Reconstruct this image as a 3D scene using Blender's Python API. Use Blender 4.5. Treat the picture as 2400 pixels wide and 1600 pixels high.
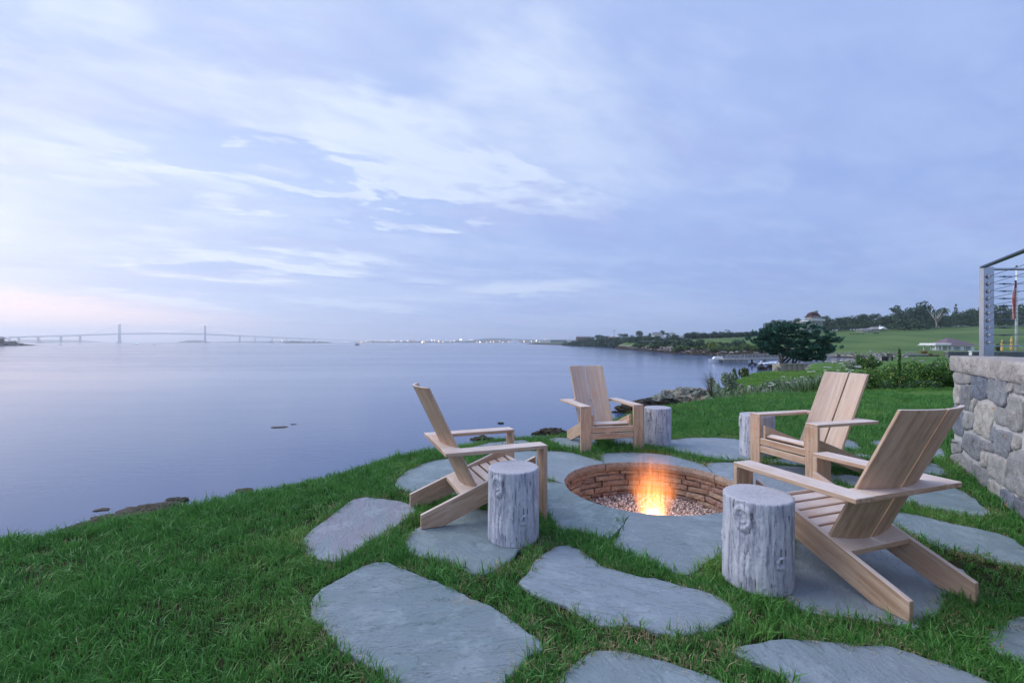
import bpy, bmesh, math, random
import numpy as np
from mathutils import Vector, Matrix, noise as mnoise
from mathutils.geometry import delaunay_2d_cdt
random.seed(7); RNG = np.random.default_rng(7)
PI = math.pi; R = math.radians
for o in list(bpy.data.objects): bpy.data.objects.remove(o)
S = bpy.context.scene
COL = S.collection

# ------------------------------------------------------------------ camera
F, CX, HZ, H = 1110.0, 1200.0, 801.5, 1.35       # focal length in 2400-px units, horizon row, eye height
cam = bpy.data.cameras.new('camera'); camo = bpy.data.objects.new('camera', cam); COL.objects.link(camo)
camo.location = (0, 0, H); camo.rotation_euler = (R(90), 0, 0)
cam.sensor_width = 36; cam.lens = F/2400*36; cam.shift_y = (HZ-800)/2400
cam.clip_start = 0.05; cam.clip_end = 40000
S.camera = camo
S.view_settings.view_transform = 'Standard'; S.view_settings.look = 'None'
S.view_settings.exposure = 0.60; S.view_settings.gamma = 1; S.view_settings.use_curve_mapping = False
S.render.engine = 'CYCLES'; S.cycles.volume_bounces = 3

def G(px, py, z=0.0):                              # photo pixel -> point on the level z
    Y = F*(H-z)/(py-HZ); return ((px-CX)/F*Y, Y)
def Q(px, py, Y):                                  # photo pixel + distance -> point
    return ((px-CX)/F*Y, Y, H-(py-HZ)*Y/F)
def lin(r, g, b):
    f = lambda c: (c/255/12.92) if c/255 <= .04045 else ((c/255+.055)/1.055)**2.4
    return (f(r), f(g), f(b), 1)

# ------------------------------------------------------------------ node helpers
class NT:
    def __init__(s, t): s.t = t; s.n = t.nodes; s.l = t.links
    def add(s, k, **kw):
        n = s.n.new(k)
        for a, b in kw.items(): setattr(n, a, b)
        return n
    def put(s, sock, v):
        if isinstance(v, bpy.types.NodeSocket): s.l.new(v, sock)
        elif v is not None:
            if sock.type == 'RGBA' and isinstance(v, (tuple, list)) and len(v) == 3: v = (*v, 1)
            sock.default_value = v
    def m(s, op, a, b=None, c=None, clamp=False):
        n = s.add('ShaderNodeMath', operation=op, use_clamp=clamp)
        for i, v in enumerate((a, b, c)):
            if v is not None: s.put(n.inputs[i], v)
        return n.outputs[0]
    def v(s, op, a, b=None, sc=None):
        n = s.add('ShaderNodeVectorMath', operation=op); s.put(n.inputs[0], a)
        if b is not None: s.put(n.inputs[1], b)
        if sc is not None: s.put(n.inputs['Scale'], sc)
        return n.outputs['Value'] if op in ('LENGTH', 'DOT_PRODUCT', 'DISTANCE') else n.outputs[0]
    def xyz(s, a, b, c):
        n = s.add('ShaderNodeCombineXYZ')
        for i, q in enumerate((a, b, c)): s.put(n.inputs[i], q)
        return n.outputs[0]
    def sep(s, a):
        n = s.add('ShaderNodeSeparateXYZ'); s.put(n.inputs[0], a); return n.outputs
    def noise(s, vec, scale, detail=4, rough=.55, dist=0.0):
        n = s.add('ShaderNodeTexNoise'); s.put(n.inputs['Vector'], vec)
        n.inputs['Scale'].default_value = scale; n.inputs['Detail'].default_value = detail
        n.inputs['Roughness'].default_value = rough; n.inputs['Distortion'].default_value = dist
        return n.outputs['Fac']
    def ramp(s, fac, a, b, lo=0.0, hi=1.0):          # smoothstep a..b -> lo..hi
        n = s.add('ShaderNodeMapRange', interpolation_type='SMOOTHSTEP')
        s.put(n.inputs[0], fac)
        for i, q in enumerate((a, b, lo, hi)): s.put(n.inputs[i+1], q)
        return n.outputs[0]
    def mix(s, f, a, b, bt='MIX'):
        n = s.add('ShaderNodeMix', data_type='RGBA', blend_type=bt)
        s.put(n.inputs[0], f); s.put(n.inputs[6], a); s.put(n.inputs[7], b); return n.outputs[2]
    def bump(s, h, strength, dist, normal=None):
        n = s.add('ShaderNodeBump'); n.inputs['Strength'].default_value = strength
        n.inputs['Distance'].default_value = dist; s.put(n.inputs['Height'], h)
        if normal: s.put(n.inputs['Normal'], normal)
        return n.outputs[0]
    def scale(s, vec, a, b, c): return s.v('MULTIPLY', vec, (a, b, c))

# ------------------------------------------------------------------ world: overcast dawn sky
W = bpy.data.worlds.new('World'); S.world = W; W.use_nodes = True
t = NT(W.node_tree); t.n.clear()
SUN_EL, SUN_AZ = 12.0, -50.0                       # low glow over the bridge end of the bay
d = t.v('NORMALIZE', t.add('ShaderNodeTexCoord').outputs['Generated'])
x, y, z = t.sep(d)
zc = t.m('MAXIMUM', z, 0.0)
az = t.m('ARCTAN2', x, y); el = t.m('ARCSINE', zc)
den = t.m('ADD', zc, 0.10)
q = t.xyz(t.m('DIVIDE', x, den), t.m('DIVIDE', y, den), 0.0)
rt = t.add('ShaderNodeVectorRotate', rotation_type='Z_AXIS'); t.put(rt.inputs['Vector'], q); rt.inputs['Angle'].default_value = R(-28)
qr = rt.outputs[0]
n_big = t.noise(t.scale(qr, .30, .55, 1), 1.0, 4, .5, .5)
n_mid = t.noise(t.v('ADD', t.scale(qr, .95, 1.9, 1), (7.3, 2.1, 0)), 1.0, 8, .58, .5)
n_fin = t.noise(t.v('ADD', t.scale(qr, 3.2, 6.2, 1), (1.3, 9.1, 0)), 1.0, 7, .62, .4)
wv = t.noise(t.scale(qr, 1.0, 2.0, 1), 1.0, 8, .60, .3); wu = t.noise(t.v('ADD', t.scale(qr, 1.0, 2.0, 1), (4, 4, 0)), 1.0, 8, .60, .3)
waz = t.m('ADD', az, t.m('MULTIPLY', t.m('SUBTRACT', wu, .5), .55))
wel = t.m('ADD', el, t.m('MULTIPLY', t.m('MULTIPLY', t.m('SUBTRACT', wv, .5), .60), t.ramp(el, 0, .4, .16, 1)))
def blob(px, py, rx, ry, rot=0, a=waz, e=wel, soft=(1.30, .42)):
    u, v = (px-CX)/F, (HZ-py)/F
    A = math.atan(u); E = math.atan(v*math.cos(A))
    su = math.cos(A)**2/F; sv = math.cos(A)/F
    dx = t.m('SUBTRACT', a, A); dy = t.m('SUBTRACT', e, E)
    c_, s_ = math.cos(R(rot)), math.sin(R(rot))
    X_ = t.m('ADD', t.m('MULTIPLY', dx, c_), t.m('MULTIPLY', dy, s_)); Y_ = t.m('SUBTRACT', t.m('MULTIPLY', dy, c_), t.m('MULTIPLY', dx, s_))
    r2 = t.m('SQRT', t.m('ADD', t.m('POWER', t.m('ABSOLUTE', t.m('DIVIDE', X_, rx*su)), 2.0), t.m('POWER', t.m('ABSOLUTE', t.m('DIVIDE', Y_, ry*sv)), 2.0)))
    return t.ramp(r2, soft[1], soft[0], 1.0, 0.0)
def total(ls):
    acc = None
    for w_, b_ in ls:
        k = t.m('MULTIPLY', b_, w_); acc = k if acc is None else t.m('ADD', acc, k)
    return acc
# colour of the cloud deck by azimuth: pale on the left, periwinkle on the right
side = t.ramp(az, R(-62), R(46))
deck = t.mix(side, lin(176, 196, 238), lin(143, 168, 224))
deck = t.mix(t.ramp(el, .0, .6), deck, t.mix(side, lin(170, 191, 236), lin(152, 175, 228)))
back = t.ramp(t.m('ABSOLUTE', az), R(75), R(150))
deck = t.mix(back, deck, lin(146, 164, 212))
lite = t.mix(side, lin(206, 220, 248), lin(168, 189, 236))
lav = t.mix(side, lin(194, 200, 238), lin(158, 172, 226))
sky = t.mix(t.m('MULTIPLY', t.ramp(n_big, .38, .64), .8), deck, lite)
sky = t.mix(t.m('MULTIPLY', t.ramp(n_mid, .44, .68), .5), sky, lite)
sky = t.mix(t.m('MULTIPLY', t.ramp(n_mid, .50, .36), .45), sky, lav)
sky = t.mix(t.m('MULTIPLY', t.ramp(n_fin, .46, .66), .38), sky, lite); sky = t.mix(t.m('MULTIPLY', t.ramp(n_fin, .48, .34), .25), sky, deck)
white = total([(.35, blob(1000, 260, 600, 200, -5)), (.6, blob(520, 450, 280, 50, 0)), (1.0, blob(900, 440, 400, 70, 2)), (1.15, blob(600, 608, 300, 40, 2)), (.75, blob(740, 250, 360, 100, -10)), (.8, blob(1190, 452, 240, 45, -3)),
               (.35, blob(150, 300, 300, 110, 4)), (.25, blob(250, 70, 160, 90, -20)), (.28, blob(1450, 300, 420, 110, -14)), (.35, blob(1150, 150, 330, 90)), (.3, blob(420, 480, 300, 60, 0))])
dark = total([(.5, blob(120, 460, 320, 70, 4)), (.4, blob(560, 90, 200, 60, 0)), (.9, blob(450, 345, 210, 60, 3)), (.6, blob(880, 130, 170, 90)), (.95, blob(820, 500, 320, 26, 0)), (.9, blob(760, 400, 170, 28, -3)), (.9, blob(560, 690, 560, 34, -3)), (.6, blob(60, 60, 120, 80)), (.6, blob(1650, 520, 600, 60, 5)), (.6, blob(200, 560, 260, 50, 0))])
texn = t.ramp(n_mid, .34, .58, .45, 1.1)
wm = t.m('MULTIPLY', t.m('SUBTRACT', white, t.m('MULTIPLY', dark, .8)), texn, clamp=True)
wm = t.m('MULTIPLY', wm, t.ramp(n_fin, .34, .56, .66, 1.0))
sky = t.mix(t.m('MULTIPLY', wm, .92), sky, t.mix(side, lin(224, 234, 250), lin(200, 216, 246)))
sky = t.mix(t.m('MULTIPLY', dark, .5, clamp=True), sky, t.mix(side, lin(172, 197, 242), lin(142, 168, 226)))
# streaks low over the horizon
nwel = t.m('ADD', el, t.m('MULTIPLY', t.m('SUBTRACT', n_fin, .5), .05))
low = total([(.55, blob(1230, 675, 190, 18, 3, az, nwel)), (.45, blob(830, 714, 220, 10, -3, az, nwel)), (.65, blob(400, 706, 230, 9, -7, az, nwel)), (.3, blob(1010, 660, 90, 7, 0, az, nwel))])
sky = t.mix(t.m('MULTIPLY', low, 1.0, clamp=True), sky, lin(216, 230, 252))
pink = blob(40, 728, 760, 58, -4, az, nwel, (1.35, .2))
sky = t.mix(t.m('MULTIPLY', pink, 1.0, clamp=True), sky, lin(240, 224, 238))
hz_f = t.ramp(el, 0.0, .045, 1.0, 0.0)
sky = t.mix(t.m('MULTIPLY', hz_f, .75), sky, t.mix(side, lin(206, 216, 250), lin(160, 188, 242)))
below = t.ramp(z, -.02, -.25)
sky = t.mix(below, sky, lin(120, 142, 188))
nis = t.add('ShaderNodeTexSky', sky_type='NISHITA', sun_disc=False)
nis.sun_elevation = R(SUN_EL); nis.sun_rotation = R(SUN_AZ)
b1 = t.add('ShaderNodeBackground'); t.put(b1.inputs[0], nis.outputs[0]); b1.inputs[1].default_value = .05
b1.inputs[1].default_value = .05
b2 = t.add('ShaderNodeBackground'); t.put(b2.inputs[0], sky); b2.inputs[1].default_value = .78
mx = t.add('ShaderNodeMixShader'); mx.inputs[0].default_value = .92      # thick cloud over the clear sky
t.l.new(b1.outputs[0], mx.inputs[1]); t.l.new(b2.outputs[0], mx.inputs[2])
t.l.new(mx.outputs[0], t.add('ShaderNodeOutputWorld').inputs[0])

sl = bpy.data.lights.new('sun', 'SUN'); sun = bpy.data.objects.new('sun', sl); COL.objects.link(sun)
sl.energy = 1.5; sl.angle = R(50); sl.color = (1, .96, .93)
sd = Vector((math.sin(R(SUN_AZ-25)), math.cos(R(SUN_AZ-25)), math.tan(R(44))))
sun.rotation_euler = sd.to_track_quat('Z', 'Y').to_euler()

# ------------------------------------------------------------------ object helpers
def tag(o, label=None, cat=None, group=None, kind=None):
    if label: o['label'] = label
    if cat: o['category'] = cat
    if group: o['group'] = group
    if kind: o['kind'] = kind
    return o
def empty(name, loc, rz=0, label=None, cat=None, group=None):
    o = bpy.data.objects.new(name, None); COL.objects.link(o); o.location = loc; o.rotation_euler = (0, 0, rz)
    o.empty_display_size = .1
    return tag(o, label, cat, group)
def link(name, me, parent=None, loc=(0, 0, 0), rot=(0, 0, 0)):
    o = bpy.data.objects.new(name, me); COL.objects.link(o); o.location = loc; o.rotation_euler = rot
    if parent: o.parent = parent
    return o
def npmesh(name, V, Fq, mat, smooth=False, gr=None, mats=None, midx=None):
    """V (n,3) array; Fq list of arrays (m,k) of equal-size faces, or list of index lists"""
    me = bpy.data.meshes.new(name)
    V = np.asarray(V, np.float32)
    if isinstance(Fq, np.ndarray): Fq = [Fq]
    if len(Fq) and isinstance(Fq[0], np.ndarray):
        loops = np.concatenate([a.ravel() for a in Fq]).astype(np.int32)
        tot = np.concatenate([np.full(len(a), a.shape[1]) for a in Fq]).astype(np.int32)
    else:
        loops = np.array([i for f in Fq for i in f], np.int32); tot = np.array([len(f) for f in Fq], np.int32)
    st = np.concatenate([[0], np.cumsum(tot)[:-1]]).astype(np.int32)
    me.vertices.add(len(V)); me.vertices.foreach_set('co', V.ravel())
    me.loops.add(len(loops)); me.loops.foreach_set('vertex_index', loops)
    me.polygons.add(len(tot)); me.polygons.foreach_set('loop_start', st); me.polygons.foreach_set('loop_total', tot)
    me.polygons.foreach_set('use_smooth', np.full(len(tot), bool(smooth)))
    for m_ in (mats or [mat]): me.materials.append(m_)
    if midx is not None: me.polygons.foreach_set('material_index', np.asarray(midx, np.int32))
    if gr is not None:
        a = me.attributes.new('gr', 'FLOAT_VECTOR', 'POINT'); a.data.foreach_set('vector', np.asarray(gr, np.float32).ravel())
    me.update(calc_edges=True); me.validate()
    return me
class MB:
    """collects simple solids; build() makes ONE mesh"""
    def __init__(s): s.v = []; s.f = []; s.g = []
    def add(s, vs, fs, gr=None):
        n = len(s.v); s.v += [tuple(a) for a in vs]; s.f += [[i+n for i in f] for f in fs]
        s.g += [tuple(a) for a in (gr if gr is not None else vs)]
    def box(s, c, h, rz=0, M=None, L=0):
        """centre, half sizes; L = index of the long (grain) axis"""
        r = [random.uniform(0, 50) for _ in range(3)]
        vs = []; gs = []
        for i in (-1, 1):
            for j in (-1, 1):
                for k in (-1, 1):
                    p = Vector((i*h[0], j*h[1], k*h[2])); gg = [p[L], p[(L+1) % 3], p[(L+2) % 3]]
                    gs.append((gg[0]+r[0], gg[1]+r[1], gg[2]+r[2]))
                    if rz: p = Matrix.Rotation(rz, 3, 'Z') @ p
                    if M is not None: p = M @ p
                    vs.append(p+Vector(c))
        s.add(vs, [(0, 1, 3, 2), (4, 6, 7, 5), (0, 4, 5, 1), (2, 3, 7, 6), (0, 2, 6, 4), (1, 5, 7, 3)], gs)
    def bar(s, a, b, w, h):                        # square bar a->b
        a, b = Vector(a), Vector(b); d_ = b-a; L_ = d_.length; q_ = d_.to_track_quat('X', 'Z').to_matrix()
        s.box((a+b)/2, (L_/2, w/2, h/2), M=q_)
    def tube(s, pts, rad, n=8, cap=True):
        pts = [Vector(p) for p in pts]; rad = rad if isinstance(rad, (list, tuple)) else [rad]*len(pts)
        vs = []; fs = []
        for i, p in enumerate(pts):
            d_ = (pts[min(i+1, len(pts)-1)]-pts[max(i-1, 0)]).normalized()
            u = d_.orthogonal().normalized() if abs(d_.z) > .95 else Vector((0, 0, 1)).cross(d_).normalized()
            w = d_.cross(u)
            for k in range(n):
                a = 2*PI*k/n; vs.append(p+(u*math.cos(a)+w*math.sin(a))*rad[i])
        for i in range(len(pts)-1):
            for k in range(n):
                fs.append((i*n+k, i*n+(k+1) % n, (i+1)*n+(k+1) % n, (i+1)*n+k))
        if cap: fs += [tuple(range(n-1, -1, -1)), tuple((len(pts)-1)*n+k for k in range(n))]
        s.add(vs, fs)
    def lathe(s, prof, n=16, c=(0, 0, 0), sx=1, sy=1):
        vs = []; fs = []
        for r_, z_ in prof:
            for k in range(n):
                a = 2*PI*k/n; vs.append((c[0]+r_*math.cos(a)*sx, c[1]+r_*math.sin(a)*sy, c[2]+z_))
        m_ = len(prof)
        for i in range(m_-1):
            for k in range(n): fs.append((i*n+k, i*n+(k+1) % n, (i+1)*n+(k+1) % n, (i+1)*n+k))
        fs += [tuple(range(n-1, -1, -1)), tuple((m_-1)*n+k for k in range(n))]
        s.add(vs, fs)
    def prism(s, poly, z0, z1):
        n = len(poly); vs = [(*p, z0) for p in poly]+[(*p, z1) for p in poly]
        s.add(vs, [tuple(range(n-1, -1, -1)), tuple(range(n, 2*n))]+[(i, (i+1) % n, n+(i+1) % n, n+i) for i in range(n)])
    def mesh(s, name, mat, bevel=0, seg=1, smooth=False):
        me = bpy.data.meshes.new(name); me.from_pydata(s.v, [], s.f); me.materials.append(mat)
        a = me.attributes.new('gr', 'FLOAT_VECTOR', 'POINT'); a.data.foreach_set('vector', np.array(s.g, np.float32).ravel())
        bm = bmesh.new(); bm.from_mesh(me)
        bmesh.ops.recalc_face_normals(bm, faces=bm.faces)
        if bevel:
            bmesh.ops.bevel(bm, geom=[e for e in bm.edges if len(e.link_faces) == 2 and e.calc_face_angle(0) > .5], offset=bevel, segments=seg, profile=.5, affect='EDGES', clamp_overlap=True)
        if smooth:
            for f_ in bm.faces: f_.smooth = True
        bm.to_mesh(me); bm.free(); me.update(); return me
    def build(s, name, mat, parent=None, **k): return link(name, s.mesh(name, mat, **k), parent)
def inside(P, poly):
    x_, y_ = P[:, 0], P[:, 1]; r_ = np.zeros(len(P), bool); n = len(poly)
    for i in range(n):
        x1, y1 = poly[i]; x2, y2 = poly[(i+1) % n]
        if y1 == y2: continue
        c_ = ((y1 > y_) != (y2 > y_)) & (x_ < (x2-x1)*(y_-y1)/(y2-y1)+x1); r_ ^= c_
    return r_
def dist(P, poly, closed=True):
    dmin = np.full(len(P), 1e9); n = len(poly)
    for i in range(n if closed else n-1):
        a = np.array(poly[i][:2], float); b = np.array(poly[(i+1) % n][:2], float); ab = b-a
        tt = np.clip(((P-a)@ab)/max(ab@ab, 1e-12), 0, 1); dmin = np.minimum(dmin, np.hypot(*(P-a-tt[:, None]*ab).T))
    return dmin
def sdist(P, poly): return np.where(inside(P, poly), 1, -1)*dist(P, poly)
def sstep(x_, a, b): q_ = np.clip((x_-a)/(b-a), 0, 1); return q_*q_*(3-2*q_)
_perm = RNG.random((64, 64))
def vnoise(P, sc):                                  # cheap tiling value noise on xy
    a = P*sc; i = np.floor(a).astype(int); f_ = a-i; f_ = f_*f_*(3-2*f_)
    g = lambda dx, dy: _perm[(i[:, 0]+dx) % 64, (i[:, 1]+dy) % 64]
    return (g(0, 0)*(1-f_[:, 0])+g(1, 0)*f_[:, 0])*(1-f_[:, 1])+(g(0, 1)*(1-f_[:, 0])+g(1, 1)*f_[:, 0])*f_[:, 1]
def fbm(P, sc, o=4):
    r_ = 0; a = .5
    for k in range(o): r_ = r_+a*vnoise(P+k*7.3, sc*2**k); a *= .5
    return r_/(1-.5**o)

# ------------------------------------------------------------------ materials
def newmat(name):
    m_ = bpy.data.materials.new(name); m_.use_nodes = True; tt = NT(m_.node_tree)
    p = tt.n['Principled BSDF']; return m_, tt, p
def flat(name, col, rough=.7, metal=0, var=.15, sc=6.0, bump=0.0, spec=.3):
    m_, tt, p = newmat(name); co = tt.add('ShaderNodeTexCoord').outputs['Object']
    n_ = tt.noise(co, sc, 5, .6)
    c0 = tuple(c*(1-var) for c in col[:3]); c1 = tuple(min(c*(1+var), 1) for c in col[:3])
    tt.put(p.inputs['Base Color'], tt.mix(n_, c0, c1)); p.inputs['Roughness'].default_value = rough; p.inputs['Metallic'].default_value = metal
    p.inputs['Specular IOR Level'].default_value = spec
    if bump: tt.put(p.inputs['Normal'], tt.bump(n_, .6, bump))
    return m_
def emis(name, col, st):
    m_, tt, p = newmat(name); tt.put(p.inputs['Base Color'], (.8, .8, .8, 1)); tt.put(p.inputs['Emission Color'], col); p.inputs['Emission Strength'].default_value = st
    return m_
def wood_mat():
    m_, tt, p = newmat('weathered_teak')
    g = tt.add('ShaderNodeAttribute', attribute_name='gr').outputs['Vector']
    oi = tt.add('ShaderNodeObjectInfo').outputs['Random']
    gv = tt.v('ADD', g, tt.xyz(tt.m('MULTIPLY', oi, 30.), tt.m('MULTIPLY', oi, 11.), 0.))
    warp = tt.noise(tt.scale(gv, 2.2, 9, 9), 1, 3, .5)
    gw = tt.v('ADD', gv, tt.xyz(0., tt.m('MULTIPLY', warp, .06), tt.m('MULTIPLY', warp, .06)))
    ring = tt.noise(tt.scale(gw, 1.6, 38, 38), 1, 4, .6, .4)
    fine = tt.noise(tt.scale(gv, 14, 420, 420), 1, 3, .6)
    blot = tt.noise(tt.scale(gv, 3, 5, 5), 1, 5, .65)
    spk = tt.noise(gv, 130, 3, .7)
    c = tt.mix(tt.ramp(ring, .22, .78), lin(166, 132, 106), lin(216, 190, 164))
    c = tt.mix(tt.m('MULTIPLY', tt.ramp(fine, .35, .7), .35), c, lin(118, 88, 70))
    nz = tt.sep(tt.add('ShaderNodeNewGeometry').outputs['Normal'])[2]
    up = tt.ramp(nz, .15, .75)                     # upward faces paler: sky light on the tops put into the colour
    skylit = tt.mix(tt.ramp(blot, .3, .7), lin(222, 212, 208), lin(202, 186, 178))
    skylit = tt.mix(tt.m('MULTIPLY', tt.ramp(spk, .54, .68), tt.m('MULTIPLY', tt.ramp(blot, .36, .62), .55)), skylit, lin(112, 78, 62))
    c = tt.mix(tt.m('MULTIPLY', up, .85), c, skylit)
    c = tt.mix(tt.m('MULTIPLY', tt.ramp(blot, .54, .72), .45), c, lin(184, 112, 58))
    c = tt.mix(tt.m('MULTIPLY', tt.ramp(blot, .42, .62), .35), c, lin(214, 190, 172))
    tt.put(p.inputs['Base Color'], c); p.inputs['Roughness'].default_value = .62; p.inputs['Specular IOR Level'].default_value = .3
    h_ = tt.m('ADD', tt.m('MULTIPLY', ring, .5), fine)
    tt.put(p.inputs['Normal'], tt.bump(h_, .35, .0012))
    return m_
def slate_mat(name='bluestone', mauve=0.0, ochre=.15):
    m_, tt, p = newmat(name)
    co = tt.add('ShaderNodeTexCoord').outputs['Object']; oi = tt.add('ShaderNodeObjectInfo').outputs['Random']
    r_ = tt.add('ShaderNodeVectorRotate', rotation_type='Z_AXIS'); tt.put(r_.inputs['Vector'], co); tt.put(r_.inputs['Angle'], tt.m('MULTIPLY', oi, 6.28))
    v_ = tt.v('ADD', r_.outputs[0], tt.xyz(tt.m('MULTIPLY', oi, 40.), 0., 0.))
    big = tt.noise(tt.scale(v_, 1.2, 2.6, 1), 1, 5, .6, .6)
    mid = tt.noise(tt.scale(v_, 3, 11, 3), 1, 7, .65, .8)
    fin = tt.noise(tt.scale(v_, 25, 60, 25), 1, 5, .7, .3)
    grain = tt.noise(v_, 240, 3, .7)
    c = tt.mix(tt.ramp(big, .3, .7), lin(98, 119, 128), lin(132, 150, 160))
    c = tt.mix(tt.m('MULTIPLY', tt.ramp(mid, .38, .60), .8), c, lin(130, 146, 162))
    pick = tt.m('ADD', tt.m('MULTIPLY', tt.ramp(oi, .7, .85), .4), mauve, clamp=True)
    c = tt.mix(tt.m('MULTIPLY', tt.ramp(big, .40, .62), pick), c, lin(134, 124, 142))
    c = tt.mix(tt.m('MULTIPLY', tt.ramp(tt.noise(v_, 1.7, 4, .6), .54, .70), ochre), c, lin(172, 146, 112))
    c = tt.mix(tt.m('MULTIPLY', grain, .28), c, lin(82, 94, 98))
    c = tt.mix(tt.m('MULTIPLY', tt.ramp(tt.noise(tt.scale(v_, 4, 4, 4), 1, 6, .7), .50, .62), .45), c, lin(162, 176, 188))
    # cleft ridges: pale scuffed lines at contour steps
    st = tt.m('FRACT', tt.m('MULTIPLY', mid, 7.0)); line = tt.ramp(st, .84, .97)
    msk = tt.ramp(fin, .50, .66)
    c = tt.mix(tt.m('MULTIPLY', tt.m('MULTIPLY', line, msk), .9), c, lin(205, 214, 218))
    c = tt.mix(tt.m('MULTIPLY', tt.ramp(fin, .64, .72), .65), c, lin(196, 206, 212)); c = tt.mix(tt.m('MULTIPLY', tt.ramp(tt.noise(tt.scale(v_, 9, 30, 9), 1, 6, .7, .5), .60, .70), .5), c, lin(84, 98, 108))
    tint = tt.m('FRACT', tt.m('MULTIPLY', oi, 17.3)); c = tt.mix(.35, c, tt.mix(tint, tt.mix(.8, c, lin(104, 128, 118)), tt.mix(.8, c, lin(112, 122, 146)))); c = tt.mix(tt.m('MULTIPLY', tint, .22), c, lin(176, 184, 190))
    tt.put(p.inputs['Base Color'], c)
    tt.put(p.inputs['Roughness'], tt.ramp(fin, .3, .7, .50, .72)); p.inputs['Specular IOR Level'].default_value = .38
    terr = tt.m('ADD', tt.m('FLOOR', tt.m('MULTIPLY', mid, 7.0)), tt.ramp(st, .80, 1.0))
    n1 = tt.bump(tt.m('MULTIPLY', terr, .2), .9, .012)
    n2 = tt.bump(fin, .7, .010, n1)
    tt.put(p.inputs['Normal'], tt.bump(grain, .5, .0022, n2))
    return m_
def stone_mat(name, cols, sc=6.0, bump=.01, lichen=0.0, rough=.85, pale=.45):
    m_, tt, p = newmat(name)
    co = tt.add('ShaderNodeTexCoord').outputs['Object']; oi = tt.add('ShaderNodeObjectInfo').outputs['Random']
    v_ = tt.v('ADD', co, tt.xyz(tt.m('MULTIPLY', oi, 37.), tt.m('MULTIPLY', oi, 13.), tt.m('MULTIPLY', oi, 71.)))
    r_ = tt.add('ShaderNodeValToRGB'); tt.put(r_.inputs[0], tt.m('FRACT', tt.m('MULTIPLY', oi, 7.13)))
    e = r_.color_ramp.elements
    for i, c in enumerate(cols):
        q_ = e[i] if i < 2 else e.new(i/(len(cols)-1))
        q_.position = i/(len(cols)-1); q_.color = c
    a = tt.noise(v_, sc, 6, .65, .3); b = tt.noise(v_, sc*6, 5, .7); g = tt.noise(v_, sc*26, 3, .7)
    c = tt.mix(tt.ramp(a, .3, .7), tt.mix(.4, r_.outputs[0], (.02, .02, .025, 1)), r_.outputs[0])
    c = tt.mix(tt.m('MULTIPLY', tt.ramp(b, .5, .7), pale), c, lin(206, 206, 206))
    c = tt.mix(tt.m('MULTIPLY', tt.ramp(g, .55, .7), .5), c, tt.mix(.65, c, (.02, .02, .02, 1)))
    if lichen:
        l_ = tt.ramp(tt.noise(v_, sc*1.7, 3, .5), .68, .72)
        c = tt.mix(tt.m('MULTIPLY', l_, lichen), c, lin(190, 130, 40))
    tt.put(p.inputs['Base Color'], c); p.inputs['Roughness'].default_value = rough; p.inputs['Specular IOR Level'].default_value = .25
    n1 = tt.bump(a, .9, bump*2); tt.put(p.inputs['Normal'], tt.bump(b, .9, bump, n1))
    return m_
def leaf_mat(name, c0, c1, c2=None, rough=.6, trans=.0):
    m_, tt, p = newmat(name)
    g = tt.add('ShaderNodeNewGeometry').outputs['Random Per Island']; oi = tt.add('ShaderNodeObjectInfo').outputs['Random']
    co = tt.add('ShaderNodeTexCoord').outputs['Object']
    n_ = tt.noise(co, .9, 3, .5)
    c = tt.mix(tt.m('ADD', tt.m('MULTIPLY', g, .6), tt.m('MULTIPLY', n_, .4)), c0, c1)
    if c2: c = tt.mix(tt.ramp(g, .86, .9), c, c2)
    c = tt.mix(tt.m('MULTIPLY', oi, .3), c, tt.mix(.5, c, c0))
    tt.put(p.inputs['Base Color'], c); p.inputs['Roughness'].default_value = rough; p.inputs['Specular IOR Level'].default_value = .2
    if trans:
        tr = tt.add('ShaderNodeBsdfTranslucent'); tt.put(tr.inputs[0], c); mx_ = tt.add('ShaderNodeMixShader'); mx_.inputs[0].default_value = trans
        tt.l.new(p.outputs[0], mx_.inputs[1]); tt.l.new(tr.outputs[0], mx_.inputs[2]); tt.l.new(mx_.outputs[0], tt.n['Material Output'].inputs[0])
    return m_
WOOD = wood_mat(); SLATE = slate_mat(); SLATE_M = slate_mat('mauve_bluestone', .9, .1); SLATE_O = slate_mat('rusty_bluestone', .25, .85)
M_STEEL = flat('brushed_steel', (.46, .48, .50), .14, 1.0, .08, 30)
M_STEELD = flat('dark_bronze_rail', (.10, .12, .14), .35, .8, .2, 30)
M_WHITE = flat('white_paint', (.78, .79, .8), .5, 0, .05)
M_WBOAT = flat('white_gelcoat', (.75, .77, .8), .3, 0, .04)
M_GREYW = flat('grey_dock_timber', (.33, .34, .32), .8, 0, .25, 3)
M_SHING = flat('grey_shingle', (.30, .29, .28), .85, 0, .25, 2.5, .02)
M_RROOF = flat('red_shingle_roof', (.055, .018, .025), .8, 0, .2, 2, .02)
M_PROOF = flat('purple_slate_roof', (.17, .13, .16), .8, 0, .3, 1.5, .03)
M_GROOF = flat('grey_slate_roof', (.23, .23, .24), .8, 0, .25, 1.5, .03)
M_BROWN = flat('brown_trim', (.16, .07, .05), .7)
M_GLASS = flat('window_glass', (.05, .08, .12), .12, 0, .2, 1, 0, .6)
M_RUBBER = flat('black_plastic', (.02, .022, .025), .5)
M_DINGHY = flat('grey_inflatable', (.62, .68, .78), .5)
M_FARB = flat('bridge_green_steel', (.30, .38, .46), .7, 0, .1, .02)
M_CONC = flat('concrete', (.33, .34, .36), .85, 0, .2, .3)
M_BARK = flat('bark', (.10, .075, .06), .9, 0, .4, 9, .03)
M_BARKL = flat('pale_bark', (.36, .34, .33), .9, 0, .2, 4)
M_YEL = flat('yellow_canvas', (.72, .45, .13), .8, 0, .15, 3)
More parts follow.
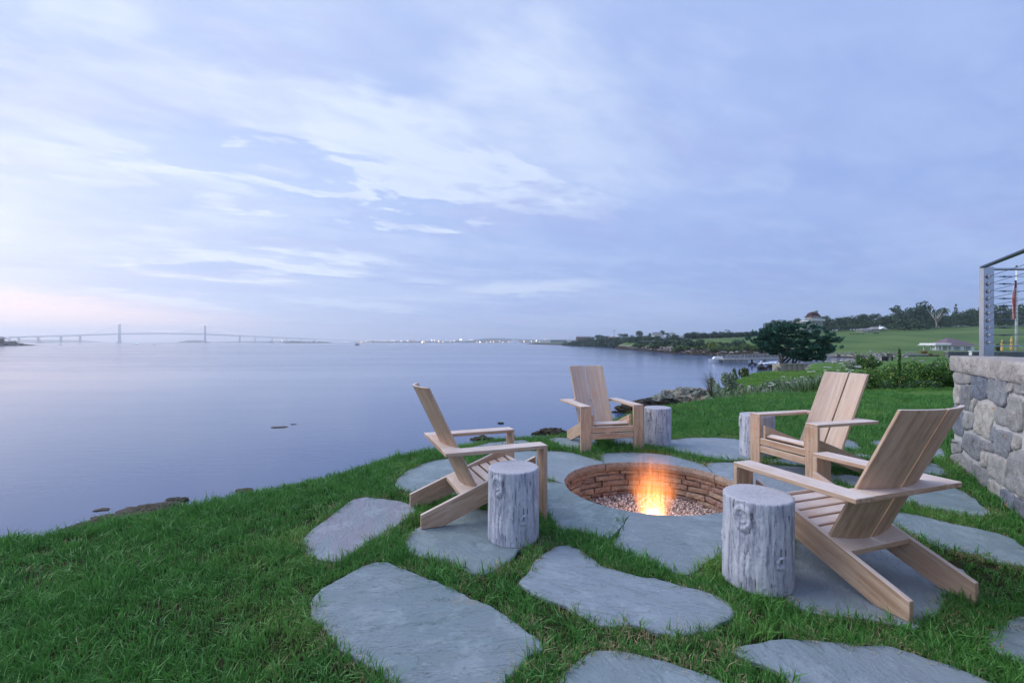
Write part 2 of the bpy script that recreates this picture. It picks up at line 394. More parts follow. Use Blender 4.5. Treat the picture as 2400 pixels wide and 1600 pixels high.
M_RED = flat('red_cloth', (.5, .03, .04), .8); M_BLUE = flat('blue_cloth', (.03, .05, .2), .8); M_WCL = flat('white_cloth', (.7, .7, .72), .8)
M_LAMPW = emis('warm_lamp_glow', (1, .78, .5, 1), 12); M_LAMPB = emis('white_lamp_glow', (1, .95, .85, 1), 7); M_LAMPO = emis('amber_lamp_glow', (1, .5, .15, 1), 9)
M_LAMPR = emis('red_beacon_glow', (1, .15, .12, 1), 7); M_LAMPG = emis('green_beacon_glow', (.1, .9, .6, 1), 3)
M_LEAFT = leaf_mat('tree_leaf', lin(30, 54, 44), lin(76, 104, 76), lin(98, 124, 84))
M_LEAFB = leaf_mat('bush_leaf', lin(40, 66, 36), lin(90, 120, 62), lin(120, 146, 80))
M_LEAFH = leaf_mat('hedge_leaf', lin(24, 46, 40), lin(50, 76, 58))
M_LEAFY = leaf_mat('yellow_green_leaf', lin(110, 130, 50), lin(150, 160, 66))
M_LEAFS = leaf_mat('rose_bush_leaf', lin(36, 76, 34), lin(92, 136, 58), lin(146, 168, 90), trans=.25)
M_LEAFP = leaf_mat('silvery_leaf', lin(96, 118, 90), lin(158, 174, 148), lin(190, 200, 184))
M_CYP = leaf_mat('cypress_leaf', lin(24, 64, 54), lin(70, 120, 98), lin(94, 142, 114))
M_FLW = leaf_mat('white_flower', lin(222, 224, 226), lin(245, 245, 240)); M_FLP = leaf_mat('purple_flower', lin(128, 84, 142), lin(150, 110, 170)); M_FLY = leaf_mat('yellow_flower', lin(222, 160, 40), lin(236, 190, 60))
M_FLR = leaf_mat('pink_flower', lin(150, 60, 90), lin(180, 90, 130))

# ------------------------------------------------------------------ ground sheet
SEA = -3.2
edge_px = [(0, 1255), (102, 1247), (153, 1234), (262, 1213), (340, 1202), (425, 1183), (510, 1166), (612, 1142), (680, 1130), (800, 1107), (900, 1075), (969, 1059), (1030, 1050),
           (1141, 1033), (1182, 1028), (1244, 1024), (1330, 1019), (1380, 1007), (1434, 987), (1459, 979), (1500, 966), (1555, 955), (1593, 948), (1644, 941), (1695, 935), (1740, 931), (1782, 922), (1893, 921), (2013, 919), (2237, 910)]
plateau = [G(*p) for p in edge_px]+[(22, 14.5), (34, 10), (34, -9), (-9, -9), (-6.5, -1), (-4.6, 2.2)]
main = [(5.6, 10.5), (8.3, 19), (11.0, 26), (14.6, 35), (20.5, 45), (29, 57.5), (37, 63), (50, 84), (74, 104), (92, 128), (96, 140), (79, 145), (68, 152), (65, 163), (63, 178), (67, 235), (68, 290), (70, 330), (90, 380), (95, 560), (82, 673), (30, 1110),
        (60, 1300), (3000, 1500), (3000, -60), (30, -60), (20, 5)]
kx = np.array([.0, .2, .36, .5, .66, 1.0, 1.5, 3]); ky = np.array([.012, .016, .030, .040, .064, .086, .09, .09])
def ground_z(P):
    X_, Y_ = P[:, 0], P[:, 1]
    sp = sdist(P, plateau); sm = sdist(P, main)
    zi = np.interp(Y_, [0, 20, 57, 110, 150], [-1.0, -1.1, -2.1, -2.3, -2.3])
    u = X_/np.maximum(Y_, 1)
    zi = zi+np.interp(u, kx, ky)*np.clip(Y_-150, 0, 180)+.6*(fbm(P, .02, 3)-.5)*sstep(Y_, 60, 150)
    zi = np.maximum(zi, -.13*np.maximum(-sp, 0))+(fbm(P, .35, 3)-.5)*.25*sstep(-sp, 0, 3)
    wdt = np.interp(Y_, [20, 60, 150, 300, 1000], [2.5, 3, 9, 12, 25])
    zm = -5.2+(zi+5.2)*sstep(sm, -wdt*.5, wdt*.8)
    out = np.maximum(-sp, 0)
    zp = -.02-.42*out+np.where(sp > 0, 0, (fbm(P, .8, 3)-.5)*.3*np.minimum(out, 1))-.02*np.exp(-np.maximum(sp, 0)/.25)
    return np.where(sp > 0, zp, np.maximum(np.maximum(zm, zp), -5.2))
# fire pit position
PC = np.array([1.326, 4.51]); PR = .816
rad = [0.0]; r_ = .35
while r_ < 6900: rad.append(r_); r_ *= 1.017 if r_ < 16 else (1.022 if r_ < 400 else 1.06)
ang = list(np.arange(-52, 56, .45))+list(np.arange(56, 308, 3.0))
NA = len(ang); NR = len(rad)
aa, rr_ = np.meshgrid(np.radians(ang), np.array(rad[1:]))
GP = np.stack([(rr_*np.sin(aa)).ravel(), (rr_*np.cos(aa)).ravel()], 1)
gz = ground_z(GP)
V = np.concatenate([[[0, 0, -.02]], np.column_stack([GP, gz])])
ii = np.arange((NR-2)*NA).reshape(NR-2, NA); nx = np.roll(ii, -1, axis=1)
quads = np.stack([ii+1, ii+1+NA, nx+1+NA, nx+1], -1).reshape(-1, 4)
cen = V[quads][:, :, :2].mean(1)
quads = quads[np.hypot(cen[:, 0]-PC[0], cen[:, 1]-PC[1]) > PR+.10]
fan = np.stack([np.zeros(NA, int), np.arange(NA)+1, np.roll(np.arange(NA), -1)+1], -1)
def ground_mat():
    m_, tt, p = newmat('lawn_and_shore')
    P_ = tt.add('ShaderNodeNewGeometry').outputs['Position']; X_, Y_, Z_ = tt.sep(P_)
    n1 = tt.noise(P_, .35, 4, .6); n2 = tt.noise(P_, 2.6, 5, .65); n3 = tt.noise(P_, 22, 4, .7); n4 = tt.noise(P_, .03, 4, .6)
    near = tt.mix(tt.ramp(n2, .3, .7), lin(30, 44, 24), lin(52, 48, 30))
    near = tt.mix(tt.m('MULTIPLY', tt.ramp(n3, .5, .7), .5), near, lin(44, 36, 26))
    lawn2 = tt.mix(tt.ramp(n1, .35, .65), lin(70, 106, 50), lin(98, 130, 62))
    lawn2 = tt.mix(tt.m('MULTIPLY', tt.ramp(n3, .4, .7), .5), lawn2, lin(66, 92, 42))
    far = tt.mix(tt.ramp(n4, .3, .7), lin(62, 92, 52), lin(96, 120, 66))
    far = tt.mix(tt.m('MULTIPLY', tt.ramp(tt.noise(tt.scale(P_, .02, .2, 1), 1, 4, .6), .4, .7), .5), far, lin(104, 124, 78))
    dst = tt.v('LENGTH', P_)
    c = tt.mix(tt.ramp(dst, 11, 17), near, lawn2); c = tt.mix(tt.ramp(dst, 90, 170), c, far)
    # shore: pale shingle above the tide, dark weed at the water line
    shing = tt.mix(tt.ramp(n3, .35, .65), lin(120, 114, 108), lin(168, 160, 152)); weed = tt.mix(tt.ramp(n2, .3, .7), lin(36, 32, 24), lin(62, 54, 36))
    uu = tt.m('DIVIDE', X_, tt.m('MAXIMUM', Y_, 1.))
    farr = tt.m('MULTIPLY', tt.ramp(dst, 110, 140), tt.ramp(uu, .66, .58)); hgt = tt.m('ADD', tt.m('SUBTRACT', Z_, tt.m('MULTIPLY', farr, 1.7)), tt.m('MULTIPLY', tt.m('SUBTRACT', n2, .5), .8))
    c = tt.mix(tt.ramp(hgt, -2.35, -2.55), c, shing); c = tt.mix(tt.ramp(hgt, -2.75, -3.0), c, weed)
    tt.put(p.inputs['Base Color'], c); p.inputs['Roughness'].default_value = .95; p.inputs['Specular IOR Level'].default_value = .1
    n_a = tt.bump(n3, .7, .03); tt.put(p.inputs['Normal'], tt.bump(n1, .5, .3, n_a))
    return m_
gm = npmesh('ground', V, [quads, fan], ground_mat(), smooth=True)
tag(link('ground', gm), 'lawn and rocky shore around the bay', kind='structure')

# ------------------------------------------------------------------ water
def water_mat():
    m_, tt, p = newmat('calm_sea')
    P_ = tt.add('ShaderNodeNewGeometry').outputs['Position']; dst = tt.v('LENGTH', P_)
    n1 = tt.noise(tt.scale(P_, .05, .16, 1), 1, 4, .6, .5); n2 = tt.noise(tt.scale(P_, .9, 2.4, 1), 1, 4, .6); n3 = tt.noise(tt.scale(P_, .012, .05, 1), 1, 4, .6, .4)
    c = tt.mix(n1, (.052, .092, .200, 1), (.066, .108, .225, 1))
    tt.put(p.inputs['Base Color'], c); p.inputs['IOR'].default_value = 1.33
    tt.put(p.inputs['Roughness'], tt.ramp(n3, .3, .7, .10, .16)); p.inputs['Specular IOR Level'].default_value = .5
    f_ = tt.ramp(dst, 20, 600, 1.0, .12)
    b = tt.add('ShaderNodeBump'); tt.put(b.inputs['Strength'], tt.m('MULTIPLY', f_, .12)); b.inputs['Distance'].default_value = .06; tt.put(b.inputs['Height'], tt.m('ADD', n2, n1))
    tt.put(p.inputs['Normal'], b.outputs[0])
    return m_
wr = [0.5]+list(np.geomspace(4, 7000, 36)); wa = np.radians(np.arange(0, 360, 5))
wv_ = np.array([(r*math.sin(a), r*math.cos(a), SEA) for r in wr for a in wa]); n = len(wa)
wf = [[i*n+k, (i+1)*n+k, (i+1)*n+(k+1) % n, i*n+(k+1) % n] for i in range(len(wr)-1) for k in range(n)]
tag(link('water', npmesh('water', wv_, wf+[list(range(n))], water_mat(), smooth=True)), 'calm grey blue bay water', kind='structure')

# ------------------------------------------------------------------ flagstones
def z1(l): return [(600+u/2.613, 1100+v/2.613) for u, v in l]
def z2(l): return [(1500+u/2.613, 1100+v/2.613) for u, v in l]
def z3(l): return [(900+u/2.904, 800+v/2.904) for u, v in l]
def z4(l): return [(1600+u/2.904, 800+v/2.904) for u, v in l]
def rnd_poly(poly, it=2, jit=.012, seed=0):
    rg = random.Random(seed); p = [Vector(a) for a in poly]
    for _ in range(it):
        p = [w for i in range(len(p)) for w in (p[i]*.84+p[(i+1) % len(p)]*.16, p[i]*.16+p[(i+1) % len(p)]*.84)]
    out = []
    for i in range(len(p)):                          # resample at about 4 cm and roughen
        a, b = p[i], p[(i+1) % len(p)]; L_ = (b-a).length; k = max(1, int(L_/.03))
        for j in range(k): out.append(a.lerp(b, j/k))
    if sum(out[i].x*out[(i+1) % len(out)].y-out[(i+1) % len(out)].x*out[i].y for i in range(len(out))) < 0: out.reverse()
    res = []
    for v_ in out:
        n_ = mnoise.noise(Vector((v_.x*7+seed, v_.y*7, seed*3.1))); n2_ = mnoise.noise(Vector((v_.x*26, v_.y*26, seed*1.7)))
        n3_ = mnoise.noise(Vector((v_.x*60, v_.y*60, seed*.7))); res.append((v_.x+n_*jit*1.3+n2_*jit*.8+n3_*.004, v_.y+n2_*jit*.8-n_*jit+n3_*.004))
    return res
def fill_top(ring, base, zt, seed, amp=.0022):
    """triangulated, faintly uneven top inside a boundary ring; returns extra verts and faces"""
    R2 = [Vector((p[0], p[1])) for p in ring]; A = np.array([p[:2] for p in ring]); mn, mx_ = A.min(0), A.max(0)
    gx, gy = np.meshgrid(np.arange(mn[0]+.03, mx_[0], .075), np.arange(mn[1]+.03, mx_[1], .075)); P_ = np.column_stack([gx.ravel(), gy.ravel()])+RNG.uniform(-.02, .02, (gx.size, 2))
    P_ = P_[inside(P_, A)]; P_ = P_[dist(P_, A) > .025] if len(P_) else P_
    n_ = len(R2); pts = R2+[Vector(p) for p in P_]
    vo, _, fo, orig, _, _ = delaunay_2d_cdt(pts, [(i, (i+1) % n_) for i in range(n_)], [], 1, 1e-6)
    hgt = lambda x_, y_: amp*mnoise.noise(Vector((x_*3, y_*3, seed)))*2+amp*.8*mnoise.noise(Vector((x_*9, y_*9, seed+5)))
    idx = {}; extra = []
    for k, v_ in enumerate(vo):
        on = [q_ for q_ in orig[k] if q_ < n_]
        if on: idx[k] = base+on[0]
        else: idx[k] = base+n_+len(extra); extra.append((v_.x, v_.y, zt+hgt(v_.x, v_.y)))
    fs = []
    for f in fo:
        c = sum((vo[i] for i in f), Vector((0, 0)))/len(f)
        if not inside(np.array([[c.x, c.y]]), A)[0]: continue
        a, b, c2 = (vo[i] for i in f[:3]); cr = (b-a).cross(c2-a); fs.append([idx[i] for i in (f if cr > 0 else f[::-1])])
    return extra, fs
patio = empty('patio', (0, 0, 0)); tag(patio, 'irregular bluestone paving set in grass', kind='structure')
STONES = []
def slab(poly, zt, th=.06, seed=0, ch=.006):
    """stone slab with a chipped, slightly eased rim"""
    n_ = len(poly); c = np.mean(np.array(poly), 0)
    ring = lambda k, z_, nz_=0: [(c[0]+(p[0]-c[0])*k, c[1]+(p[1]-c[1])*k, z_+nz_*mnoise.noise(Vector((p[0]*9, p[1]*9, seed)))) for p in poly]
    ext = max(np.hypot(*(np.array(poly)-c).T)); k1 = 1-ch*1.4/ext; k0 = 1-ch*4/ext
    vs = ring(1.0, -th+zt)+ring(1.0, zt-ch, .002)+ring(k1, zt-ch*.25, .001)+ring(k0, zt)
    fs = [[i+a*n_, (i+1) % n_+a*n_, (i+1) % n_+(a+1)*n_, i+(a+1)*n_] for a in range(3) for i in range(n_)]
    ex, tf = fill_top(vs[3*n_:4*n_], 3*n_, zt, seed); vs += ex; fs += tf
    return vs, fs
def flagstone(px, seed, zt=0.0, label=None, it=0, mat=None):
    poly = rnd_poly([G(*p) for p in px], it, .012, seed); STONES.append(np.array(poly))
    vs, fs = slab(poly, zt, .06, seed)
    o = link('flagstone', npmesh('flagstone', vs, fs, mat or SLATE), patio)
    if label: o['label'] = label
    return o
flagstone(z1([(270, 435), (340, 370), (460, 280), (600, 180), (680, 165), (860, 188), (975, 215), (990, 250), (930, 290), (870, 340), (790, 390), (700, 440), (640, 480), (600, 510), (530, 553), (430, 555), (320, 520), (285, 470)]), 1, .002, 'mauve flagstone at the lawn edge', mat=SLATE_M)
flagstone(z1([(330, 880), (350, 800), (400, 730), (540, 650), (640, 590), (720, 565), (790, 562), (850, 590), (960, 630), (1100, 680), (1220, 735), (1340, 800), (1480, 850), (1560, 920), (1640, 970), (1750, 1050), (1765, 1095), (1680, 1130), (1620, 1200), (1540, 1280), (1500, 1400), (1200, 1560), (1000, 1500), (830, 1310), (760, 1240), (640, 1170), (520, 1100), (450, 1010), (400, 950), (345, 910)]), 2, .004, 'largest front flagstone with rusty ochre streaks', mat=SLATE_O)
flagstone(z1([(905, 470), (920, 420), (960, 375), (1010, 340), (1060, 300), (1150, 262), (1240, 240), (1360, 240), (1500, 250), (1680, 290), (1715, 360), (1715, 430), (1600, 490), (1570, 530), (1470, 615), (1400, 637), (1330, 632), (1200, 580), (1000, 527), (930, 498)]), 3)
s4 = z1([(1605, 690), (1650, 640), (1700, 570), (1740, 530), (1850, 465), (1920, 460), (1990, 490), (2060, 540), (2100, 580), (2200, 610)])+z2([(0, 650), (120, 668), (260, 710), (400, 740), (500, 780), (570, 820), (583, 870), (560, 905), (470, 950), (420, 985), (300, 1003), (200, 1005), (100, 990), (0, 950)])+z1([(2200, 960), (2120, 950), (2050, 920), (1970, 880), (1900, 830), (1780, 790), (1680, 740)])
flagstone(s4, 4)
flagstone(z1([(1790, 1480), (1840, 1320), (1890, 1230), (1960, 1150), (2050, 1103), (2150, 1090), (2250, 1100)])+z2([(0, 1130), (150, 1162), (300, 1208), (420, 1255), (520, 1310), (600, 1400), (300, 1560), (-200, 1600)]), 5)
flagstone(z2([(578, 1115), (600, 1085), (640, 1068), (760, 1050), (900, 1027), (1050, 1030), (1200, 1047), (1330, 1067), (1500, 1072), (1620, 1100), (1750, 1150), (1900, 1190), (2050, 1250), (2180, 1310), (2300, 1420), (2200, 1600), (1500, 1650), (1000, 1420), (900, 1265), (780, 1195), (650, 1160)]), 6)
flagstone(z2([(870, 775), (905, 600), (915, 450), (1000, 380), (1200, 340), (1450, 350), (1600, 430), (1750, 530), (1880, 580), (1990, 612), (2035, 660), (1990, 745), (1870, 790), (1830, 860), (1760, 930), (1690, 965), (1600, 950), (1450, 917), (1260, 892), (1150, 887), (1050, 870), (930, 822)]), 7, 0, 'dark flagstone under the chair at the right')
flagstone(z2([(1490, 280), (1540, 258), (1620, 262), (1700, 275), (1900, 325), (2050, 352), (2200, 388), (2300, 425), (2360, 480), (2500, 560), (2480, 620), (2352, 590), (2200, 562), (2080, 520), (1980, 497), (1860, 480), (1760, 440), (1640, 380), (1540, 335)]), 8)
flagstone(z2([(1440, 140), (1520, 110), (1650, 88), (1800, 90), (1930, 108), (2000, 140), (2080, 200), (2140, 255), (2150, 280), (2100, 288), (2000, 277), (1850, 252), (1700, 217), (1600, 190), (1480, 175)]), 9)
flagstone(z2([(2105, 1035), (2130, 1000), (2180, 960), (2260, 915), (2400, 890), (2700, 900), (2800, 1200), (2600, 1260), (2352, 1180), (2200, 1112), (2130, 1065)]), 10)
flagstone(z4([(1590, 890), (1640, 835), (1700, 822), (1760, 850), (1810, 885), (1790, 905), (1700, 912), (1610, 905)]), 11)
flagstone(z4([(1640, 790), (1665, 740), (1700, 712), (1760, 728), (1800, 762), (1790, 795), (1720, 800), (1660, 800)]), 12)
flagstone(z4([(1270, 690), (1300, 672), (1400, 668), (1440, 690), (1420, 720), (1330, 715)]), 24)
flagstone(z4([(1030, 705), (1060, 662), (1120, 660), (1190, 690), (1222, 722), (1180, 738), (1080, 735)]), 13)
flagstone(z4([(-205, 700), (-100, 668), (60, 652), (220, 652), (360, 660), (470, 700), (560, 740), (560, 790), (480, 812), (330, 806), (190, 800), (80, 775), (0, 755), (-60, 735)]), 14)
flagstone(z4([(560, 800), (700, 795), (900, 800), (1060, 835), (1040, 845), (900, 850), (700, 830), (600, 820)]), 15)
flagstone(z3([(70, 975), (90, 930), (170, 870), (260, 830), (360, 805), (450, 795), (540, 800), (600, 850), (700, 880), (740, 930), (640, 1010), (520, 1035), (400, 1045), (300, 1050), (180, 1030), (110, 1000)]), 16)
flagstone(z3([(600, 715), (650, 700), (740, 685), (850, 672), (960, 668), (1010, 690), (990, 705), (900, 712), (760, 722), (640, 732)]), 17)
flagstone(z3([(1108, 660), (1180, 652), (1320, 652), (1450, 660), (1460, 700), (1400, 722), (1330, 733), (1230, 728), (1160, 700)]), 18)
flagstone(z3([(1540, 660), (1700, 650), (1790, 690), (1780, 716), (1700, 712), (1560, 700)]), 19)
flagstone(z4([(1030, 905), (1120, 900), (1230, 920), (1260, 1000), (1160, 1000), (1070, 960)]), 20)
flagstone(z4([(1150, 770), (1210, 762), (1300, 775), (1330, 800), (1260, 805), (1180, 795)]), 23)

# ------------------------------------------------------------------ fire pit
pit = empty('fire_pit', (PC[0], PC[1], 0), 0, 'round sunken fire pit ringed by bluestone coping and lined with stacked brown stone', 'fire pit')
def circ_ang(px, py):
    g = G(px, py); return math.atan2(g[1]-PC[1], g[0]-PC[0])
def coping(outer, a0, a1, seed):
    """outer boundary (world xy, ordered from a0 to a1 side), inner arc from a1 back to a0"""
    out = [Vector(p) for p in outer]
    for _ in range(2):
        mid = [w for i in range(len(out)-1) for w in (out[i]*.75+out[i+1]*.25, out[i]*.25+out[i+1]*.75)]; out = [out[0]]+mid+[out[-1]]
    arc = []
    k = max(6, int(abs(a1-a0)*PR/.05))
    for i in range(k+1):
        a = a1+(a0-a1)*i/k; r_ = PR+.010*mnoise.noise(Vector((a*12, seed, 0)))+.006*mnoise.noise(Vector((a*50, seed, 2)))
        arc.append((PC[0]+r_*math.cos(a), PC[1]+r_*math.sin(a)))
    full = []
    for i in range(len(out)-1):
        kk = max(1, int((out[i+1]-out[i]).length/.05))
        for j in range(kk):
            v_ = out[i].lerp(out[i+1], j/kk); n_ = mnoise.noise(Vector((v_.x*8, v_.y*8, seed)))*.012
            full.append((v_.x+n_, v_.y-n_))
    full.append(tuple(out[-1]))
    poly = full+arc; nin = len(full); ccw = sum(poly[i][0]*poly[(i+1) % len(poly)][1]-poly[(i+1) % len(poly)][0]*poly[i][1] for i in range(len(poly))) > 0; STONES.append(np.array(poly))
    th = .085; n_ = len(poly); ns = [mnoise.noise(Vector((p[0]*30, p[1]*30, seed))) for p in poly]
    vs = []; mi = []
    rings = [(-th, .006), (-th*.55, -.010), (-.012, 0.0), (0.0, .007)]
    nin = len(full)
    for j, (z_, ins) in enumerate(rings):
        for i, p in enumerate(poly):
            dx, dy = p[0]-PC[0], p[1]-PC[1]; L_ = math.hypot(dx, dy); dx /= L_; dy /= L_
            s_ = 1 if i >= nin else 0
            k_ = (ins+ (.006*ns[i] if j < 3 else 0))*s_
            vs.append((p[0]+dx*k_, p[1]+dy*k_, z_))
    fs = [[i+a*n_, (i+1) % n_+a*n_, (i+1) % n_+(a+1)*n_, i+(a+1)*n_] for a in range(3) for i in range(n_)]
    if not ccw: fs = [f[::-1] for f in fs]
    mi = [1 if (i % n_) >= nin-1 else 0 for i in range(3*n_)]+[0]
    ex, tf = fill_top(vs[3*n_:4*n_], 3*n_, 0.0, seed); vs += ex; fs += tf; mi = mi[:-1]+[0]*len(tf)
    V_ = np.array(vs)-np.array([PC[0], PC[1], 0])
    return link('coping_stone', npmesh('coping_stone', V_, fs, None, mats=[SLATE, M_PITEDGE], midx=mi), pit)
M_PITEDGE = stone_mat('split_stone_edge', [lin(150, 136, 128), lin(166, 152, 136)], 14, .012)
M_PITST = stone_mat('stacked_fieldstone', [lin(124, 98, 94), lin(154, 132, 118), lin(138, 114, 110), lin(170, 154, 138), lin(126, 112, 114)], 9, .012)
ang_tl = circ_ang(1300+605/5.113, 1040+232/5.113); ang_tr = circ_ang(1300+1812/5.113, 1040+380/5.113); ang_l = math.radians(181); ang_b = circ_ang(1300+905/5.113, 1040+815/5.113)
g3 = lambda l: [G(*p) for p in z3(l)]; g4 = lambda l: [G(*p) for p in z4(l)]; g2 = lambda l: [G(*p) for p in z2(l)]; g1 = lambda l: [G(*p) for p in z1(l)]
pol = lambda a, r_: (PC[0]+r_*math.cos(a), PC[1]+r_*math.sin(a))
gap = .006
coping([pol(ang_tr+gap, PR+.005)]+g4([(128, 826)])+g3([(2090, 815), (1960, 775), (1800, 757), (1640, 752), (1500, 758), (1462, 775), (1470, 800)])+[pol(ang_tl-gap, PR+.005)], ang_tr+gap, ang_tl-gap, 31)
coping([pol(ang_tl+gap, PR+.005)]+g3([(1462, 806), (1400, 792), (1330, 768), (1240, 748), (1120, 742), (900, 745), (760, 775), (690, 815), (700, 870), (900, 900), (1125, 932)])+[pol(ang_l-gap, PR+.005)], ang_tl+gap, ang_l-gap, 32)
coping([pol(ang_l+gap, PR+.005)]+g3([(1120, 945), (1050, 960), (1050, 1100), (1130, 1190), (1190, 1270), (1250, 1286), (1310, 1292), (1400, 1310), (1470, 1335), (1560, 1336)])+[pol(ang_b-gap, PR+.005)], ang_l+gap, ang_b-gap+ (2*PI if ang_b < 0 else 0), 33)
ang_r2 = math.radians(-28)
coping([pol(ang_b+gap, PR+.005)]+g3([(1578, 1350), (1566, 1385), (1600, 1412), (1700, 1455), (1800, 1495), (1900, 1540), (2000, 1575), (2080, 1590)])+g2([(380, 585), (430, 545), (560, 500), (800, 440), (1000, 330), (1060, 260)])+[pol(ang_r2-gap, PR+.005)], ang_b+gap, ang_r2-gap, 34)
coping([pol(ang_r2+gap, PR+.005)]+g4([(900, 1060), (1060, 1000), (1050, 930), (1000, 880), (870, 858), (700, 845), (500, 830), (330, 822), (200, 822), (145, 832)])+[pol(ang_tr-gap, PR+.005)], ang_r2+gap, ang_tr-gap, 35)
# stacked lining, five courses
rg = random.Random(5); zc_ = -.088; courses = []
for c_ in range(6):
    hgt = rg.uniform(.048, .064); a = rg.uniform(0, .3)+PI*.2; end = a+2*PI
    while a < end-.08:
        w_ = min(rg.uniform(.12, .40), end-a)
        if end-a-w_ < .09: w_ = end-a
        h_ = hgt*rg.uniform(.86, 1.0); r0 = PR+.012+rg.uniform(-.014, .016); dep = .14
        k = max(3, int(w_*PR/.035)); vs = []; rows = 4; tilt = rg.uniform(-.006, .006); sd_ = rg.uniform(0, 99)
        for j in range(rows+1):
            fz = j/rows
            for i in range(k+1):
                fa = i/k; a_ = a+.006+(w_-.012)*fa; e_ = min(fa, 1-fa, .18)/.18; ez = min(fz, 1-fz, .3)/.3
                bulge = -.013*(1-(1-min(e_, 1))**2)*(1-(1-min(ez, 1))**2)
                rr = r0+bulge+.013+.007*mnoise.noise(Vector((a_*22, fz*2.2, sd_)))+.004*mnoise.noise(Vector((a_*70, fz*6, sd_)))
                zz = zc_-h_*fz+tilt*(fa-.5)*2+.004*mnoise.noise(Vector((a_*18, j, sd_)))
                vs.append((rr*math.cos(a_), rr*math.sin(a_), zz))
        nf = len(vs)
        for i in range(k+1):                          # back edge of top and bottom
            a_ = a+.006+(w_-.012)*i/k; vs.append(((r0+dep)*math.cos(a_), (r0+dep)*math.sin(a_), zc_))
        for i in range(k+1):
            a_ = a+.006+(w_-.012)*i/k; vs.append(((r0+dep)*math.cos(a_), (r0+dep)*math.sin(a_), zc_-h_))
        fs = [[j*(k+1)+i, j*(k+1)+i+1, (j+1)*(k+1)+i+1, (j+1)*(k+1)+i] for j in range(rows) for i in range(k)]
        fs += [[nf+i, nf+i+1, i+1, i] for i in range(k)]+[[rows*(k+1)+i, rows*(k+1)+i+1, nf+k+1+i+1, nf+k+1+i] for i in range(k)]
        fs += [[nf]+[j*(k+1) for j in range(rows+1)]+[nf+k+1], [nf+2*k+1]+[j*(k+1)+k for j in range(rows, -1, -1)]+[nf+k]]
        link('lining_stone', npmesh('lining_stone', vs, fs, M_PITST), pit)
        a += w_
    zc_ -= hgt
mb = MB(); prof = [(PR+.16, -.09), (PR+.16, -.5)]
vs = []; fs = []; n = 64
for z_ in (-.09, -.5):
    for k in range(n): vs.append(((PR+.075)*math.cos(2*PI*k/n), (PR+.075)*math.sin(2*PI*k/n), z_))
fs = [[k, (k+1) % n, n+(k+1) % n, n+k] for k in range(n)]+[[n+k for k in range(n)]]
link('pit_backing', npmesh('pit_backing', vs, fs, flat('dark_soil', (.03, .025, .02), .95)), pit)
# gravel bed
def gravel():
    N = 5200; gv = []; gf = []
    bmi = bmesh.new(); bmesh.ops.create_icosphere(bmi, subdivisions=1, radius=1); base = np.array([v.co[:] for v in bmi.verts]); bf = np.array([[v.index for v in f.verts] for f in bmi.faces]); bmi.free()
    a = RNG.uniform(0, 2*PI, N); r_ = (PR+.01)*np.sqrt(RNG.uniform(0, 1, N)); V_ = []; Fs = []
    for i in range(N):
        s_ = RNG.uniform(.007, .015)*np.array([1, RNG.uniform(.6, 1), RNG.uniform(.5, .9)])
        b = base*(1+RNG.uniform(-.25, .25, (len(base), 1)))*s_
        q_ = Matrix.Rotation(RNG.uniform(0, 6), 3, Vector(RNG.normal(size=3)).normalized()); b = b@np.array(q_).T
        hh = -.375+.012*math.sin(a[i]*3+r_[i]*5)+RNG.uniform(0, .014)
        V_.append(b+[r_[i]*math.cos(a[i]), r_[i]*math.sin(a[i]), hh]); Fs.append(bf+i*len(base))
    m_, tt, p = newmat('crushed_granite'); g = tt.add('ShaderNodeNewGeometry').outputs['Random Per Island']
    r2 = tt.add('ShaderNodeValToRGB'); tt.put(r2.inputs[0], g); e = r2.color_ramp.elements
    e[0].color = lin(92, 84, 88); e[1].color = lin(224, 212, 208)
    for ps, c in ((.25, lin(150, 136, 134)), (.5, lin(178, 160, 152)), (.75, lin(200, 188, 188))): q_ = e.new(ps); q_.color = c
    tt.put(p.inputs['Base Color'], r2.outputs[0]); p.inputs['Roughness'].default_value = .7
    return npmesh('gravel', np.concatenate(V_), np.concatenate(Fs), m_)
o = link('gravel', gravel(), None, (PC[0], PC[1], 0)); tag(o, 'pale crushed gravel bed in the fire pit', 'gravel', kind='stuff')
mb = MB(); mb.lathe([(PR+.06, -.40), (PR+.06, -.383)], 48); mb.build('pit_floor', flat('pit_floor_grit', (.22, .19, .18), .9, 0, .3, 90, .004), pit)
